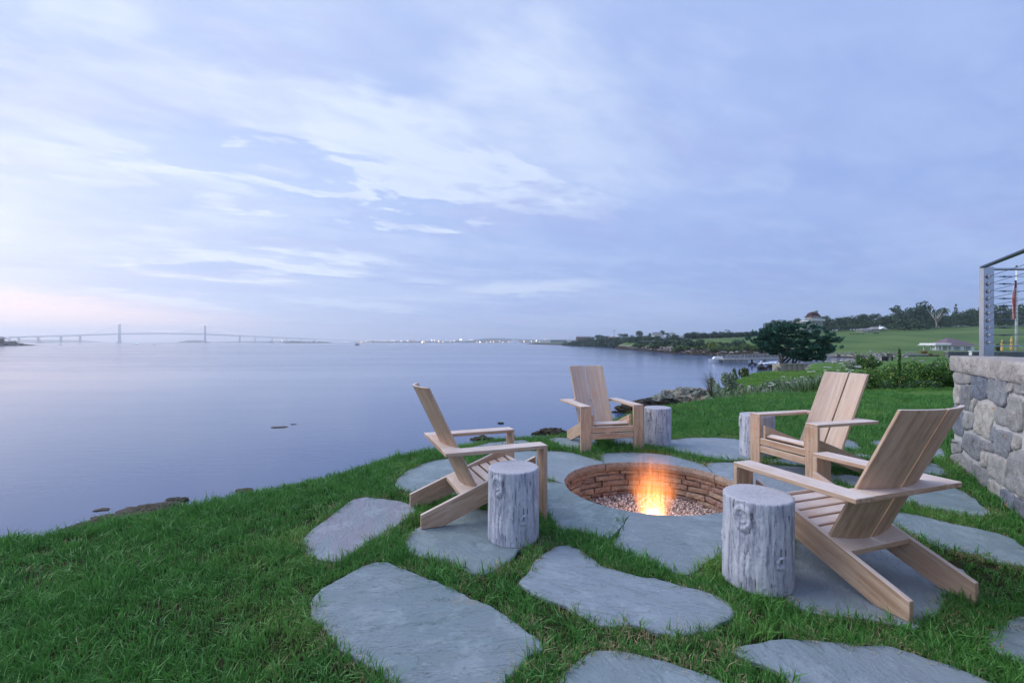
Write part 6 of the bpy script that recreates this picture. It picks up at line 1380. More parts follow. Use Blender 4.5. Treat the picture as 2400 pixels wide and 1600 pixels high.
def sprays(C, Dn, size, rg):
    d_ = Dn+rg.normal(size=Dn.shape)*.35; d_ /= np.linalg.norm(d_, axis=1, keepdims=True); s_ = np.cross(d_, rg.normal(size=Dn.shape)); s_ /= np.linalg.norm(s_, axis=1, keepdims=True); L_ = size*rg.uniform(.6, 1.4, (len(C), 1))
    P_ = np.stack([C, C+d_*L_*.55+s_*L_*.17, C+d_*L_, C+d_*L_*.55-s_*L_*.17], 1).reshape(-1, 3); return P_, np.arange(4*len(C)).reshape(-1, 4)
tips = []
for k in range(170):                                  # feathery branch tips breaking the outline
    px = rgn.uniform(1776, 1948); lo_, hi_ = np.interp(px, *zip(*prof_t)), np.interp(px, *zip(*prof_b)); up_ = rgn.random() < .6; py = lo_+6 if up_ else rgn.uniform(lo_+5, hi_-4)
    b0 = np.array([(px-cxp)*cs, rgn.uniform(-2.5, 2.5), H-(py-HZ)*cs-cz0]); dr = np.array([np.sign(px-1862)*rgn.uniform(.2, 1)+.35, rgn.uniform(-.3, .3), rgn.uniform(.15, .8)]); dr /= np.linalg.norm(dr); L_ = rgn.uniform(.25, .6)
    for q_ in range(46): tips.append(np.concatenate([b0+dr*L_*(q_/46)+rgn.normal(0, .07*(1.1-q_/46), 3), dr]))
tips = np.array(tips); C_ = np.concatenate([C_, tips[:, :3]]); D_ = np.concatenate([D_, tips[:, 3:]])
V_, F_ = sprays(C_, D_, .27, rgn); link('crown', npmesh('crown', V_, F_, M_CYP), cyp)
def cp(px, py, dy=0): return ((px-cxp)*cs, dy, H-(py-HZ)*cs-cz0)
mb = MB(); mb.tube([cp(1827, 868), cp(1829, 850), cp(1828, 838), cp(1824, 824), cp(1830, 800)], [.20, .15, .13, .10, .05], 8); mb.tube([cp(1829, 850), cp(1836, 836), cp(1846, 820), cp(1860, 800)], [.13, .11, .09, .05], 8)
mb.build('trunk', flat('grey_bark', (.20, .18, .165), .9, 0, .3, 7, .02), cyp, smooth=True)
for P0 in ([(1830, 856), (1840, 845), (1855, 836), (1880, 826)], [(1832, 860), (1848, 848), (1862, 838), (1900, 826)], [(1858, 858), (1862, 846), (1868, 836), (1880, 820)], [(1864, 858), (1868, 848), (1880, 838), (1905, 828)], [(1826, 826), (1812, 815), (1798, 805), (1790, 800)], [(1834, 838), (1850, 815), (1870, 795), (1880, 775)]):
    mb = MB(); mb.tube([cp(a, b, .3*i) for i, (a, b) in enumerate(P0)], [.13, .12, .09, .04], 6); mb.build('branch', M_BARK, cyp, smooth=True)
# low boarded retaining box under the tree
YB = 52; sb = YB/F; xb = (1856-CX)*sb; bz = groundz(xb, YB)
bxo = empty('timber_crib', (xb, YB, bz-.1), .05, 'low weathered timber and concrete retaining crib under the cypress', 'retaining wall'); M_CRIB = flat('weathered_crib', (.36, .32, .26), .9, 0, .3, 3, .02)
hb = H-(851-HZ)*sb-bz; wb_ = 29*sb
mb = MB(); mb.box((0, .7, hb/2), (wb_, .7, hb/2)); mb.build('panel', M_CRIB, bxo)
for k, px in enumerate((1831, 1848, 1860, 1872, 1885)): mb = MB(); mb.box(((px-1856)*sb, -.05, hb/2+.03), (.11 if k else .17, .06, hb/2+.06)); mb.build('post', M_CRIB, bxo)
mb = MB(); mb.box((0, -.06, hb+.03), (wb_+.1, .09, .06)); mb.build('top_rail', M_CRIB, bxo)
rock('boulder', ((1822-CX)*sb, YB, bz+.15), (.35, .3, .4), M_ROCKG, 71, 'grey boulder at the left foot of the timber crib', cat='boulder'); rock('boulder', (*at_sea(1808, 864), SEA+.4), (.6, .5, .4), M_ROCKW, 72, 'dark boulder in the cove left of the timber crib', cat='boulder'); rock('boulder', (*at_sea(1788, 866), SEA+.2), (.8, .6, .4), M_ROCKW, 73, 'low flat dark boulder at the lip of the lower lawn', cat='boulder')

# ------------------------------------------------------------------ shore plants and shrubs near the lawn
def plant_mesh(seed, n_=60, h_=.8, sp_=.35, w=.012, mat=None, lean=.5):
    v_, f_ = blade_mesh(n_, h_, sp_, w, lean, seed); return npmesh('stems', v_, f_, mat or M_LEAFP)
def shrub(name, label, px, pyb, top, wpx, Y, mat, n_, size, seed, extra=None, dep=None, cat='shrub', group=None):
    x_ = (px-CX)/F*Y; zb = H-(pyb-HZ)*Y/F; zb = min(zb, groundz(x_, Y)+.1); h_ = H-(top-HZ)*Y/F-zb; w = wpx*Y/F/2; dp = dep or w*.8; rg = np.random.default_rng(seed); bl = []
    for i in range(26): a = rg.uniform(-.85, .85); bl.append((a*w, rg.uniform(-.8, .8)*dp, h_*rg.uniform(.12, .78)*(1-.45*a*a), w*rg.uniform(.13, .26), dp*.3, h_*rg.uniform(.13, .24)))
    o = empty(name, (x_, Y, zb), 0, label, cat, group); foliage('leaves', bl, n_, size, mat, o, extra=extra, seed=seed, keepz=-.1)
    mb = MB(); rg2 = random.Random(seed)
    for k in range(7): a = rg2.uniform(-.6, .6); mb.tube([(a*w*.4, 0, -.15), (a*w, rg2.uniform(-.3, .3)*dp, h_*.7)], [.02, .008], 5)
    mb.build('stem', M_BARK, o); return o
FX = [(M_FLW, .05)]
for k, (px, pb, tp, w, Y, m_, n_, lab, ex) in enumerate([
    (1700, 930, 866, 76, 31, M_LEAFP, 6500, 'silvery green shrub mass with tiny white flowers at the edge of the bank', [(M_FLW, .06)]),
    (1676, 938, 886, 66, 28, M_LEAFP, 5200, 'paler silvery shrub spilling down to the water left of the flowers', [(M_FLW, .03)]),
    (1736, 905, 855, 50, 40, M_LEAFB, 4200, 'green weedy shrub with reddish tips at the top of the silvery mass', [(M_FLW, .05), (M_FLR, .04)]),
    (1722, 935, 892, 60, 25, M_LEAFP, 4200, 'silvery shrub clump right of the rock outcrop', [(M_FLY, .01), (M_LEAFB, .3)]),
    (1745, 940, 905, 60, 18, M_LEAFB, 3000, 'meadow clump with yellow blooms beside the tan rocks', [(M_FLY, .03), (M_LEAFP, .3)]),
    (1778, 942, 898, 80, 17, M_LEAFB, 4000, 'loose meadow clump with white blooms right of the yellow one', [(M_FLW, .06), (M_LEAFP, .35)]),
    (1820, 942, 884, 84, 17.5, M_LEAFS, 4800, 'loose meadow clump with purple blooms behind the far lawn edge', [(M_FLP, .05), (M_LEAFP, .3)]),
    (1862, 940, 888, 80, 16.5, M_LEAFS, 4200, 'green meadow clump between the purple one and the back of the left facing chair', [(M_FLW, .02), (M_LEAFP, .3)]),
    (1905, 940, 876, 84, 17, M_LEAFS, 4800, 'tall meadow clump left of the back of the left facing chair', [(M_FLW, .03), (M_FLP, .02), (M_LEAFB, .3)]),
    (1950, 940, 888, 80, 16, M_LEAFS, 3600, 'low meadow clump behind the left facing chair', [(M_FLW, .03)]),
    (2005, 938, 893, 70, 15.6, M_LEAFS, 3200, 'leafy clump between the left facing chair and the rose shrub', [(M_LEAFB, .4)])]):
    shrub('silvery_shrub' if m_ is M_LEAFP else 'flowering_shrub', lab, px, pb, tp, w, Y, m_, n_, .004*Y*(1.0 if Y > 20 else 1.15), 401+k, ex)
shrub('rose_shrub', 'big dark leafy rose shrub behind the lawn, left part with pale buds', 2085, 930, 852, 120, 15.2, M_LEAFS, 7000, .07, 410, [(M_LEAFY, .06), (M_FLR, .006)], 1.2)
shrub('rose_shrub', 'big leafy rose shrub beside the stone wall with a few purple blooms', 2180, 930, 842, 130, 14.8, M_LEAFS, 8500, .07, 411, [(M_LEAFY, .03), (M_FLP, .012)], 1.2)
shrub('rose_shrub', 'darker right end of the rose shrub disappearing behind the stone wall', 2262, 925, 838, 100, 14.5, M_LEAFT, 5000, .07, 412, [(M_LEAFS, .3), (M_FLP, .006)], 1.2)
shrub('rose_shrub', 'low front fringe of the rose shrub above the lawn', 2140, 925, 885, 170, 14.2, M_LEAFT, 5200, .06, 413, [(M_LEAFS, .4)], .7)
shrub('round_shrub', 'round dark rose bush on the lower lawn with a few white blooms', 2032, 853, 825, 62, 62, M_LEAFS, 3000, .20, 414, [(M_FLW, .01), (M_FLR, .01)])
shrub('silvery_shrub', 'low whitish plant clump left of the round rose bush', 1995, 855, 842, 40, 60, M_LEAFP, 1400, .16, 415, [(M_FLW, .08)])
# tall mullein like spike beside the rose shrub
o = empty('flower_spike', (*Q(2108, 885, 14)[:2], groundz((2108-CX)/F*14, 14)), 0, 'tall dark flower spike sticking up above the rose shrub', 'plant'); h_ = H-(812-HZ)*14/F-o.location.z
mb = MB(); mb.tube([(0, 0, 0), (.01, 0, h_*.5), (-.02, 0, h_)], [.012, .016, .006], 6); mb.build('stem', M_BARK, o)
foliage('leaves', [(0, 0, z_, .035, .035, .08) for z_ in np.arange(h_*.35, h_*.93, .07)], 500, .05, M_LEAFS, o, seed=9)
# bare twigs over the water
o = empty('twiggy_shrub', Q(1668, 905, 26), 0, 'leafless dark twigs overhanging the water left of the silvery shrubs', 'shrub'); mb = MB(); rg = random.Random(4)
for k in range(26):
    a = rg.uniform(-1.0, .3); L_ = rg.uniform(.4, .95); b = (math.sin(a)*L_, rg.uniform(-.2, .2), math.cos(a)*L_); mb.tube([(0, 0, -.6), (b[0]*.5, b[1]*.5, b[2]*.4-.2), b], [.012, .008, .003], 4)
    for q_ in range(3): t_ = rg.uniform(.4, .9); s_ = Vector(b)*t_; mb.tube([s_, s_+Vector((rg.uniform(-.2, .1), 0, rg.uniform(.05, .25)))], [.005, .002], 3)
mb.build('twigs', M_BARK, o)
# umbel flowers
def umbel_mesh():
    mb = MB(); mb.tube([(0, 0, 0), (.02, .01, .5), (0, .03, 1.0)], [.006, .005, .003], 5)
    st_ = mb.mesh('stem', M_LEAFS); pts = []
    rg = np.random.default_rng(3); n_ = 170; a = rg.uniform(0, 6.28, n_); r_ = .052*np.sqrt(rg.random(n_)); C_ = np.column_stack([r_*np.cos(a), .03+r_*np.sin(a), 1.0+.02*np.cos(r_*20)+rg.normal(0, .003, n_)]); V_, F_ = leaf_quads(C_, np.tile([0, 0, 1.0], (n_, 1)), .016, .9, rg)
    return st_, npmesh('flower_head', V_, F_, M_FLW)
us, uh = umbel_mesh(); gu = 'white umbel wildflowers beyond the far lawn edge'
ul = [(1957, 849, 14), (1974, 852, 14), (1988, 866, 13), (1990, 872, 13), (2003, 860, 13.6), (2013, 861, 13.4), (1998, 868, 14), (1979, 857, 14.6), (1937, 861, 14.5), (1933, 869, 14), (1903, 871, 14), (1894, 872, 14.4), (1925, 883, 14), (1882, 884, 15), (1838, 883, 16), (1815, 901, 16), (1808, 903, 16), (1801, 905, 16.3), (1797, 912, 16), (1790, 916, 16), (1850, 897, 15), (1867, 896, 15.5), (1755, 905, 17), (1885, 890, 14.6), (1962, 869, 15), (1946, 862, 15.4), (1785, 907, 17), (1812, 898, 17), (1818, 899, 17.3), (1803, 898, 17)]
for k, (px, py, Y) in enumerate(ul):
    x_, _, zt_ = Q(px, py, Y); zb = groundz(x_, Y); o = empty('umbel_flower', (x_, Y, zb), k, ('tall' if py < 875 else 'low')+' white umbel flower, '+near(px, [(1780, 'over the yellow bloomed clump'), (1795, 'left edge of the white bloomed clump'), (1806, 'in the white bloomed clump'), (1830, 'left of the purple clump'), (1860, 'over the purple clump'), (1886, 'right of the purple clump'), (1900, 'well left of the facing chair back'), (1930, 'near the top left corner of the facing chair'), (1950, 'over the left board of the facing chair'), (1970, 'over the middle of the facing chair'), (1985, 'over the gap of the facing chair boards'), (1995, 'over the right board of the facing chair'), (9999, 'right of the top of the facing chair')]), 'flower', gu); h_ = max(.3, zt_-zb)
    c = link('stem', us, o); c.scale = (1, 1, h_); c = link('flower_head', uh, o); c.location = (0, 0, h_-1); c.scale = (random.uniform(.8, 1.2),)*2+(1,)
# tall meadow stems in the strip
rg_ = np.random.default_rng(51); pm = []
while len(pm) < 2200:
    px = rg_.uniform(1690, 2010); Y = rg_.uniform(13.2, 21); x_ = (px-CX)/F*Y; pm.append((x_, Y))
pm = np.array(pm); pm = pm[~inside(pm, plateau)]; TM = [plant_mesh(60, 26, .42, .16, .010, M_LEAFS), plant_mesh(61, 22, .5, .16, .010, M_LEAFP), plant_mesh(62, 22, .38, .18, .012, M_LEAFB)]
scatter('meadow_growth', 'tall meadow growth beyond the far lawn edge', pm, ground_z(pm), TM, 1.0, 52)

# ------------------------------------------------------------------ shingled tower house
YT = 300; st = YT/F; X_t = lambda px: (px-1908)*st; Z_t = lambda py: H-(py-HZ)*st
tz = groundz((1908-CX)*st, YT); th = empty('tower_house', ((1908-CX)*st, YT, tz), 0, 'shingled tower house with a dark red mansard roof, white balcony and chimney', 'house'); z_ = lambda py: Z_t(py)-tz
mb = MB(); w1 = X_t(1929)-0
mb.add([(X_t(1893), -0, z_(784)), (X_t(1931), 0, z_(784)), (X_t(1931), 9, z_(784)), (X_t(1893), 9, z_(784)), (X_t(1896), .4, z_(752)), (X_t(1929), .4, z_(752)), (X_t(1929), 8.6, z_(752)), (X_t(1896), 8.6, z_(752))], [(0, 3, 2, 1), (0, 1, 5, 4), (1, 2, 6, 5), (2, 3, 7, 6), (3, 0, 4, 7), (4, 5, 6, 7)]); mb.build('wall', M_SHING, th)
mb = MB(); mb.box(((X_t(1903)+X_t(1927))/2, 4, (z_(748)+z_(740))/2), ((X_t(1927)-X_t(1903))/2, 3.2, (z_(740)-z_(748))/2)); mb.build('upper_wall', M_SHING, th)
mb = MB(); e = lambda a, b, y0, y1, zz: [(X_t(a), y0, z_(zz)), (X_t(b), y0, z_(zz)), (X_t(b), y1, z_(zz)), (X_t(a), y1, z_(zz))]
mb.add(e(1900.5, 1930, .2, 7.8, 741)+e(1903.5, 1926.5, 1, 7, 740)+e(1907, 1922, 2, 6, 733)+e(1912, 1918, 3.4, 4.6, 729.8), [(0, 1, 5, 4), (1, 2, 6, 5), (2, 3, 7, 6), (3, 0, 4, 7), (4, 5, 9, 8), (5, 6, 10, 9), (6, 7, 11, 10), (7, 4, 8, 11), (8, 9, 13, 12), (9, 10, 14, 13), (10, 11, 15, 14), (11, 8, 12, 15), (12, 13, 14, 15), (0, 3, 2, 1)]); rf = mb.build('roof', M_RROOF, th)
mb = MB(); mb.box((X_t(1922), 4, (z_(741)+z_(727))/2), (.75, .75, (z_(727)-z_(741))/2)); mb.build('chimney', M_SHING, rf)
mb = MB(); mb.box(((X_t(1894)+X_t(1931.5))/2, 3.8, z_(751.2)), ((X_t(1931.5)-X_t(1894))/2, 5.0, .25)); mb.box(((X_t(1899)+X_t(1931.5))/2, -1.1, (z_(751)+z_(747.5))/2), ((X_t(1931.5)-X_t(1899))/2, .1, (z_(747.5)-z_(751))/2)); mb.box((X_t(1931.3), 3.8, (z_(751)+z_(747.5))/2), (.1, 4.9, (z_(747.5)-z_(751))/2)); mb.build('balcony', M_WHITE, th)
mb = MB(); mb.box(((X_t(1885)+X_t(1896))/2, 5, (z_(784)+z_(753.5))/2), ((X_t(1896)-X_t(1885))/2, 4, (z_(753.5)-z_(784))/2)); mb.build('side_wing', M_SHING, th)
for a, b, c_, d_, yy in ((1911.5, 1915, 742, 747, .75), (1915.8, 1919, 742, 747, .75), (1912, 1917.5, 755, 762.5, .3), (1922, 1926.2, 754.5, 763, .3), (1912, 1917.5, 768, 772, .1), (1922.5, 1926, 779, 783.4, .0), (1891, 1895, 758, 764, .9)):
    x0, x1, z0, z1_ = X_t(a), X_t(b), z_(d_), z_(c_); mb = MB(); mb.box(((x0+x1)/2, yy-.06, (z0+z1_)/2), ((x1-x0)/2, .08, (z1_-z0)/2)); fr = mb.build('window', M_WHITE, th)
    mb = MB(); mb.box(((x0+x1)/2, yy-.16, (z0+z1_)/2), ((x1-x0)/2*.66, .04, (z1_-z0)/2*.78)); mb.build('pane', M_GLASS, fr)
mb = MB(); mb.box(((X_t(1931)+X_t(1935))/2, 3, (z_(784)+z_(779))/2), ((X_t(1935)-X_t(1931))/2, 3, (z_(779)-z_(784))/2)); mb.build('porch', M_SHING, th)
# grey cottage on the hill
YC = 292; sc_ = YC/F; ct = empty('cottage', ((2050-CX)*sc_, YC, groundz((2050-CX)*sc_, YC)), 0, 'long low grey cottage with a gable in front of the wood on the hill', 'house'); Xc = lambda px: (px-2050)*sc_; zc2 = lambda py: H-(py-HZ)*sc_-ct.location.z
mb = MB(); mb.box(((Xc(2025)+Xc(2078))/2, 4, zc2(776.8)/2-1), ((Xc(2078)-Xc(2025))/2, 3.6, zc2(773.4)/2+1)); mb.build('wall', M_SHING, ct)
mb = MB(); mb.add([(Xc(2024), 0, zc2(773.2)), (Xc(2046), 0, zc2(773.2)), (Xc(2046), 8, zc2(773.2)), (Xc(2024), 8, zc2(773.2)), (Xc(2029), 4, zc2(769.2)), (Xc(2046), 4, zc2(769.2))], [(0, 1, 5, 4), (2, 3, 4, 5), (0, 4, 3), (1, 2, 5), (0, 3, 2, 1)]); mb.build('roof', M_GROOF, ct)
mb = MB(); mb.add([(Xc(2044), -.6, zc2(772)), (Xc(2080), -.6, zc2(772)), (Xc(2080), 8.6, zc2(772)), (Xc(2044), 8.6, zc2(772)), (Xc(2056), 4, zc2(765)), (Xc(2078), 4, zc2(765))], [(0, 1, 5, 4), (2, 3, 4, 5), (0, 4, 3), (1, 2, 5), (0, 3, 2, 1)]); mb.build('roof', M_GROOF, ct)
mb = MB(); mb.add([(Xc(2061), -1.0, zc2(771)), (Xc(2078), -1.0, zc2(771)), (Xc(2069.5), -1.0, zc2(765.4)), (Xc(2061), 3, zc2(771)), (Xc(2078), 3, zc2(771)), (Xc(2069.5), 3, zc2(765.4))], [(0, 1, 2), (3, 5, 4), (0, 2, 5, 3), (1, 4, 5, 2), (0, 3, 4, 1)]); mb.build('gable', M_WHITE, ct)
for px in (2028, 2031, 2034, 2041, 2048, 2052, 2056, 2060): mb = MB(); mb.box((Xc(px), .34, (zc2(776.5)+zc2(774))/2), (.3, .06, (zc2(774)-zc2(776.5))/2)); mb.build('window', M_WHITE, ct)
mb = MB(); mb.box((Xc(2075), 4, zc2(764)), (.5, .5, .8)); mb.build('chimney', M_CONC, ct)
for k, (px, w) in enumerate(((1993, 4), (2000, 4), (2007, 3), (2012, 5), (2022, 5), (2050, 8), (2057, 6))): bushblob('low_shrub', ['leftmost low shrub on the field right of the tower', 'second low shrub from the left on the field', 'third low shrub from the left on the field', 'widest low shrub of the left row on the field', 'low shrub just left of the cottage', 'low shrub in front of the cottage gable', 'rightmost low shrub in front of the cottage'][k], 'shrub', px, np.interp(px, [1990, 2060], [782, 778.5]), w, 268, M_LEAFT, 120, .4, 500+k, group='low shrubs dotted on the field')

# ------------------------------------------------------------------ beach pavilion
YV = 150; sv = YV/F; Xv = lambda px: (px-2240)*sv; pz = -2.35; pv = empty('beach_pavilion', ((2240-CX)*sv, YV, pz), 0, 'white beach pavilion with a purple grey hipped roof and a slatted pergola porch', 'pavilion'); zv = lambda py: H-(py-HZ)*sv-pz
x0, x1 = Xv(2228.8), Xv(2283); mb = MB(); mb.box(((x0+x1)/2, 3.5, zv(810.6)/2), ((x1-x0)/2, 3.5, zv(810.6)/2)); mb.build('wall', M_WHITE, pv)
mb = MB(); mb.add([(Xv(2219), -.45, zv(809.6)), (Xv(2294), -.45, zv(809.6)), (Xv(2294), 8, zv(809.6)), (Xv(2219), 8, zv(809.6)), (Xv(2244), 3.6, zv(791.4)), (Xv(2250.5), 3.6, zv(791.2))], [(0, 1, 5, 4), (2, 3, 4, 5), (0, 4, 3), (1, 2, 5), (0, 3, 2, 1)]); mb.build('roof', M_PROOF, pv)
for a, b in ((2235.5, 2250), (2260, 2275)):
    xa, xb_ = Xv(a), Xv(b); za_, zb_ = zv(822.5), zv(811.8); mb = MB(); mb.box(((xa+xb_)/2, -.04, (za_+zb_)/2), ((xb_-xa)/2, .05, (zb_-za_)/2)); fr = mb.build('window', M_BROWN, pv)
    mb = MB(); mb.box(((xa+xb_)/2, -.10, (za_+zb_)/2), ((xb_-xa)/2-.14, .03, (zb_-za_)/2-.06)); mb.build('sash', M_WHITE, fr)
    for k in range(4): mb = MB(); mb.box((xa+.28+(xb_-xa-.56)*(k+.5)/4, -.14, zb_-.42), ((xb_-xa-.56)/8-.04, .02, .26)); mb.build('pane', M_GLASS, fr)
    mb = MB(); mb.box(((xa+xb_)/2, -.14, za_+.36), ((xb_-xa)/2-.24, .02, .2)); mb.build('pane', M_GLASS, fr)
mb = MB(); mb.box(((Xv(2185)+Xv(2222))/2, 2.2, zv(808.5)), ((Xv(2222)-Xv(2185))/2, 3.2, .10)); mb.build('pergola_beam', M_WHITE, pv)
for k in range(16): mb = MB(); mb.box((Xv(2188.5)+(Xv(2224)-Xv(2188.5))*k/15, 2.2, zv(805.6)), (.06, 3.0, .22)); mb.build('rafter', M_WHITE, pv)
for px, yy in ((2189, -.6), (2194.5, 4.5), (2198, -.2), (2202.5, -.7), (2215, 5), (2219, -.3)): mb = MB(); mb.box((Xv(px), yy, zv(809)/2), (.13, .13, zv(809)/2)); mb.build('column', M_WHITE, pv)
mb = MB(); mb.box(((Xv(2188)+Xv(2219.5))/2, -.7, zv(824.3)), ((Xv(2219.5)-Xv(2188))/2, .04, .05)); mb.build('hand_rail', M_WHITE, pv)
for k in range(18): mb = MB(); mb.box((Xv(2188.5)+(Xv(2219)-Xv(2188.5))*k/17, -.7, zv(826.6)), (.045, .03, .3)); mb.build('baluster', M_WHITE, pv)
M_FIELDST = stone_mat('grey_field_wall', [lin(104, 112, 120), lin(126, 130, 134)], 1.5, .05)
def low_wall(px0, px1, top, bot, Y, dep, label):
    x0, x1 = (px0-CX)/F*Y, (px1-CX)/F*Y; zt_, zb = H-(top-HZ)*Y/F, H-(bot-HZ)*Y/F; o = empty('field_wall', ((x0+x1)/2, Y, zb-.3), 0, label, 'wall'); hh = zt_-zb+.3
    mb = MB(); mb.box((0, dep/2, hh/2-.1), ((x1-x0)/2, dep/2, hh/2)); mb.build('wall_core', M_FIELDST, o)
    rg = random.Random(int(px0)); zq = .1; meshes = []
    for q_ in range(4):
        mb = MB(); mb.box((0, 0, 0), (.5, .06, .5)); me = mb.mesh('stone', M_FIELDST, bevel=.05); meshes.append(me)
    row = 0
    while zq < hh-.1:
        h_ = rg.uniform(.3, .45)*(Y/140); xq = -(x1-x0)/2+rg.uniform(0, .2)
        while xq < (x1-x0)/2-.3:
            w = rg.uniform(.6, 1.3)*(Y/140); c = link('stone', meshes[rg.randrange(4)], o, (xq+w/2, -.01-rg.random()*.03, min(zq+h_/2, hh-.15))); c.scale = (w*.94, 1, h_*.9); xq += w
        zq += h_
    mb = MB(); mb.box((0, dep/2, hh-.03), ((x1-x0)/2+.1, dep/2+.15, .08)); mb.build('coping', M_CONC, o)
low_wall(2118, 2222, 831, 843, 118, .8, 'low grey field stone wall in front of the pavilion'); low_wall(2222, 2460, 823.6, 834, 112, .8, 'grey field stone terrace wall right of the pavilion')
tr_z = H-(824-HZ)*112/F; mb = MB(); mb.prism([((2222-CX)/F*112, 112.9), ((2500-CX)/F*112, 112.9), ((2500-CX)/F*112, 140), ((2240-CX)/F*128, 140)], -3.4, tr_z-.05); tag(mb.build('terrace', flat('terrace_lawn', (.10, .16, .06), .95, 0, .25, .8), None), 'raised lawn terrace behind the wall on the right', kind='structure')
def umbrella(px, top, bot, Y, label):
    s_ = Y/F; x_ = (px-CX)*s_; zt_, zb = H-(top-HZ)*s_, H-(bot-HZ)*s_; o = empty('closed_umbrella', (x_, Y, zb-.6), 0, label, 'umbrella', 'closed yellow umbrellas on the terrace'); h_ = zt_-zb
    mb = MB(); mb.lathe([(.10, .6), (.28, .75), (.30, 1.0), (.22, .6+h_*.55), (.27, .6+h_*.68), (.12, .6+h_*.95), (.02, .6+h_)], 10); mb.build('canopy', M_YEL, o); mb = MB(); mb.tube([(0, 0, 0), (0, 0, .7+h_)], .04, 6); mb.build('pole', M_WHITE, o)
umbrella(2303.5, 789.5, 818, 116, 'closed yellow umbrella left of the steel corner post'); umbrella(2348.5, 796, 823, 118, 'shorter closed yellow umbrella, middle one of the three'); umbrella(2370.5, 789.5, 821, 118, 'taller closed yellow umbrella beside the flagpole')
YF = 120; sf = YF/F; fp = empty('flagpole', ((2382.5-CX)*sf, YF, H-(823-HZ)*sf), 0, 'white flagpole seen through the cable railing', 'flagpole'); hp = (823-626)*sf
mb = MB(); mb.tube([(0, 0, 0), (0, 0, hp)], [.36, .17], 10); mb.build('pole', M_WHITE, fp, smooth=True); mb = MB(); mb.lathe([(.1, hp), (.24, hp+.25), (.1, hp+.5)], 8); mb.build('ball', M_STEELD, fp)
fl_ = empty('flag', ((2382.5-CX)*sf-.25, YF-.1, fp.location.z), 0, 'limp striped flag hanging down the flagpole', 'flag'); ft, fb_ = (823-660)*sf, (823-746)*sf
for k in range(7):
    for c_ in (0, 1):
        i = 2*k+c_; 
        if i > 12: continue
        vs = []; rows = 16
        for j in range(rows+1):
            f_ = j/rows; z0 = ft-(ft-fb_)*f_; wv_2 = .10*math.sin(f_*9+i*.35); xa = -(.05+.072*i)*(.45+.55*min(1, f_*2.2)); vs += [(xa, wv_2+.18*math.sin(i*1.3), z0-.02*i), (xa-.075*(.45+.55*min(1, f_*2.2)), .10*math.sin(f_*9+(i+1)*.35)+.18*math.sin((i+1)*1.3), z0-.02*(i+1))]
        mb = MB(); mb.add(vs, [(2*j, 2*j+1, 2*j+3, 2*j+2) for j in range(rows)]); mb.build('stripe', M_RED if i % 2 == 0 else M_WCL, fl_)
mb = MB(); mb.box((-.35, -.25, ft-.6), (.26, .02, .9)); mb.build('canton', M_BLUE, fl_)
def bench(px, py, wpx, Y, mat, label, rz=0, seat=True):
    s_ = Y/F; x_ = (px-CX)*s_; zb = groundz(x_, Y); o = empty('bench', (x_, Y, max(zb, H-(py-HZ)*s_)-.0), rz, label, 'bench'); w = wpx*s_/2
    mb = MB(); mb.box((0, 0, .42), (w, .22, .03)); mb.build('seat', mat, o); mb = MB()
    for k in range(3): mb.box((0, .24, .55+.14*k), (w, .02, .045))
    mb.build('backrest', mat, o)
    for a in (-w+.1, w-.1): mb = MB(); mb.box((a, .05, .3), (.04, .22, .3)); mb.build('leg', mat, o)
bench(2075, 846, 14, 62, M_RUBBER, 'dark garden bench right of the round rose bush, left one', .5); bench(2086, 845, 12, 61, M_RUBBER, 'dark garden bench right of the round rose bush, right one', -.5)
o = bushblob('flower_planter_plants', 'red flowers in a dark planter left of the pavilion', 'flowers', 2167, 821, 14, 126, M_LEAFS, 420, .28, 520, extra=[(flatr := leaf_mat('red_flower', lin(150, 40, 40), lin(180, 60, 50)), .4)], base=-1.6)
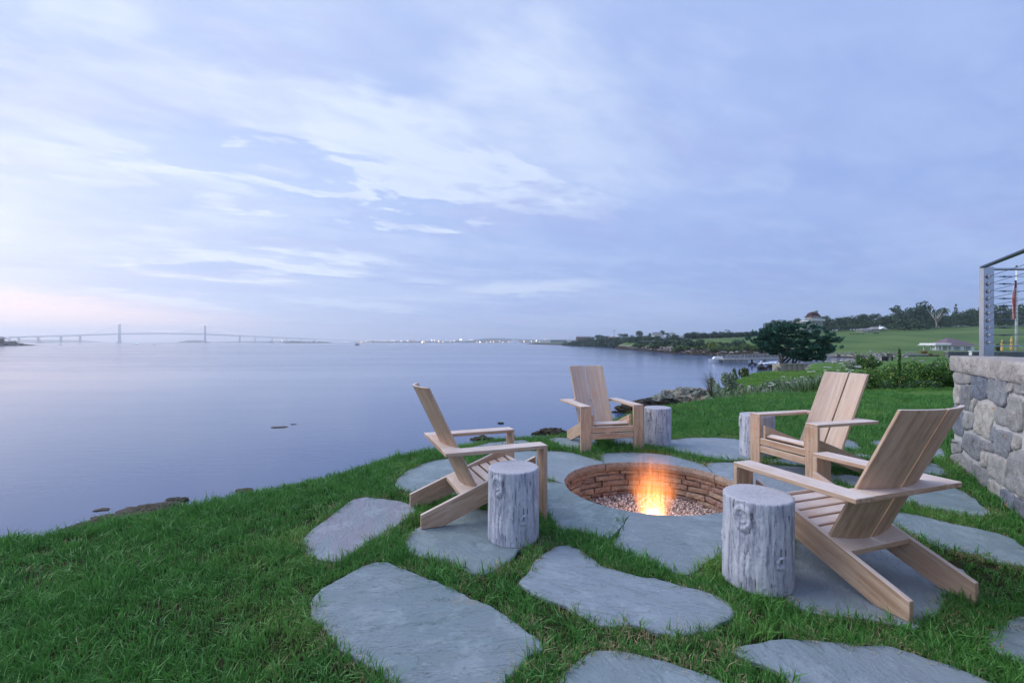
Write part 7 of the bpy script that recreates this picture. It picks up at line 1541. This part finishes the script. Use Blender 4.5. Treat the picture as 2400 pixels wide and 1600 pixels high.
bushblob('flower_bed', 'flower clump with red blooms on the low wall by the pavilion steps', 'flowers', 2180, 827, 10, 117, M_LEAFS, 300, .24, 521, extra=[(flatr, .3)], base=-1.9)
bushblob('flower_bed', 'dark purple shrub at the corner of the pavilion', 'flowers', 2234, 824, 16, 113, M_LEAFT, 420, .26, 522, extra=[(M_FLR, .2), (M_FLP, .1)], base=-2.0)
bushblob('flower_bed', 'round green shrub on the terrace beside the short umbrella', 'shrub', 2337, 801, 14, 121, M_LEAFT, 500, .3, 523, base=-.9); bushblob('flower_bed', 'low yellow green bed at the foot of the flagpole', 'flowers', 2390, 820, 20, 119, M_LEAFY, 300, .25, 524, base=-1.2)
o = empty('white_table', (*Q(2278, 829, 111)[:2], tr_z-.8), 0, 'long white table in front of the terrace wall', 'table'); mb = MB(); mb.box((0, -1, 1.0), (1.5, .4, .08)); mb.build('table_top', M_WHITE, o)
for a in (-1.3, 1.3): mb = MB(); mb.box((a, -1, .46), (.06, .35, .46)); mb.build('leg', M_WHITE, o)
# beach fence near the revetment
o = empty('beach_fence', (*Q(1990, 845, 112)[:2], groundz((1990-CX)/F*112, 112)), 0, 'low grey rail fence on the beach right of the pier', 'fence')
for k in range(14): mb = MB(); mb.box((-7+1.6*k, 0, .5), (.06, .06, .55)); mb.build('post', M_GREYW, o)
mb = MB(); mb.box((3.4, -.08, .95), (10.5, .03, .06)); mb.build('rail', M_GREYW, o); mb = MB(); mb.box((3.4, -.08, .5), (10.5, .03, .06)); mb.build('rail', M_GREYW, o)

# ------------------------------------------------------------------ haze
def haze():
    m_, tt, p = newmat('sea_haze'); tt.n.remove(p); v_ = tt.add('ShaderNodeVolumePrincipled'); v_.inputs['Color'].default_value = (.97, .99, 1, 1); v_.inputs['Density'].default_value = HAZE; v_.inputs['Anisotropy'].default_value = .7
    tt.l.new(v_.outputs[0], tt.n['Material Output'].inputs['Volume']); return m_
HAZE = .00024
if HAZE:
    mb = MB(); mb.box((0, 0, (170-6.6)/2), (7200, 7200, (170+6.6)/2)); tag(mb.build('haze', haze(), None), 'thin blue sea haze over the whole bay', kind='stuff')
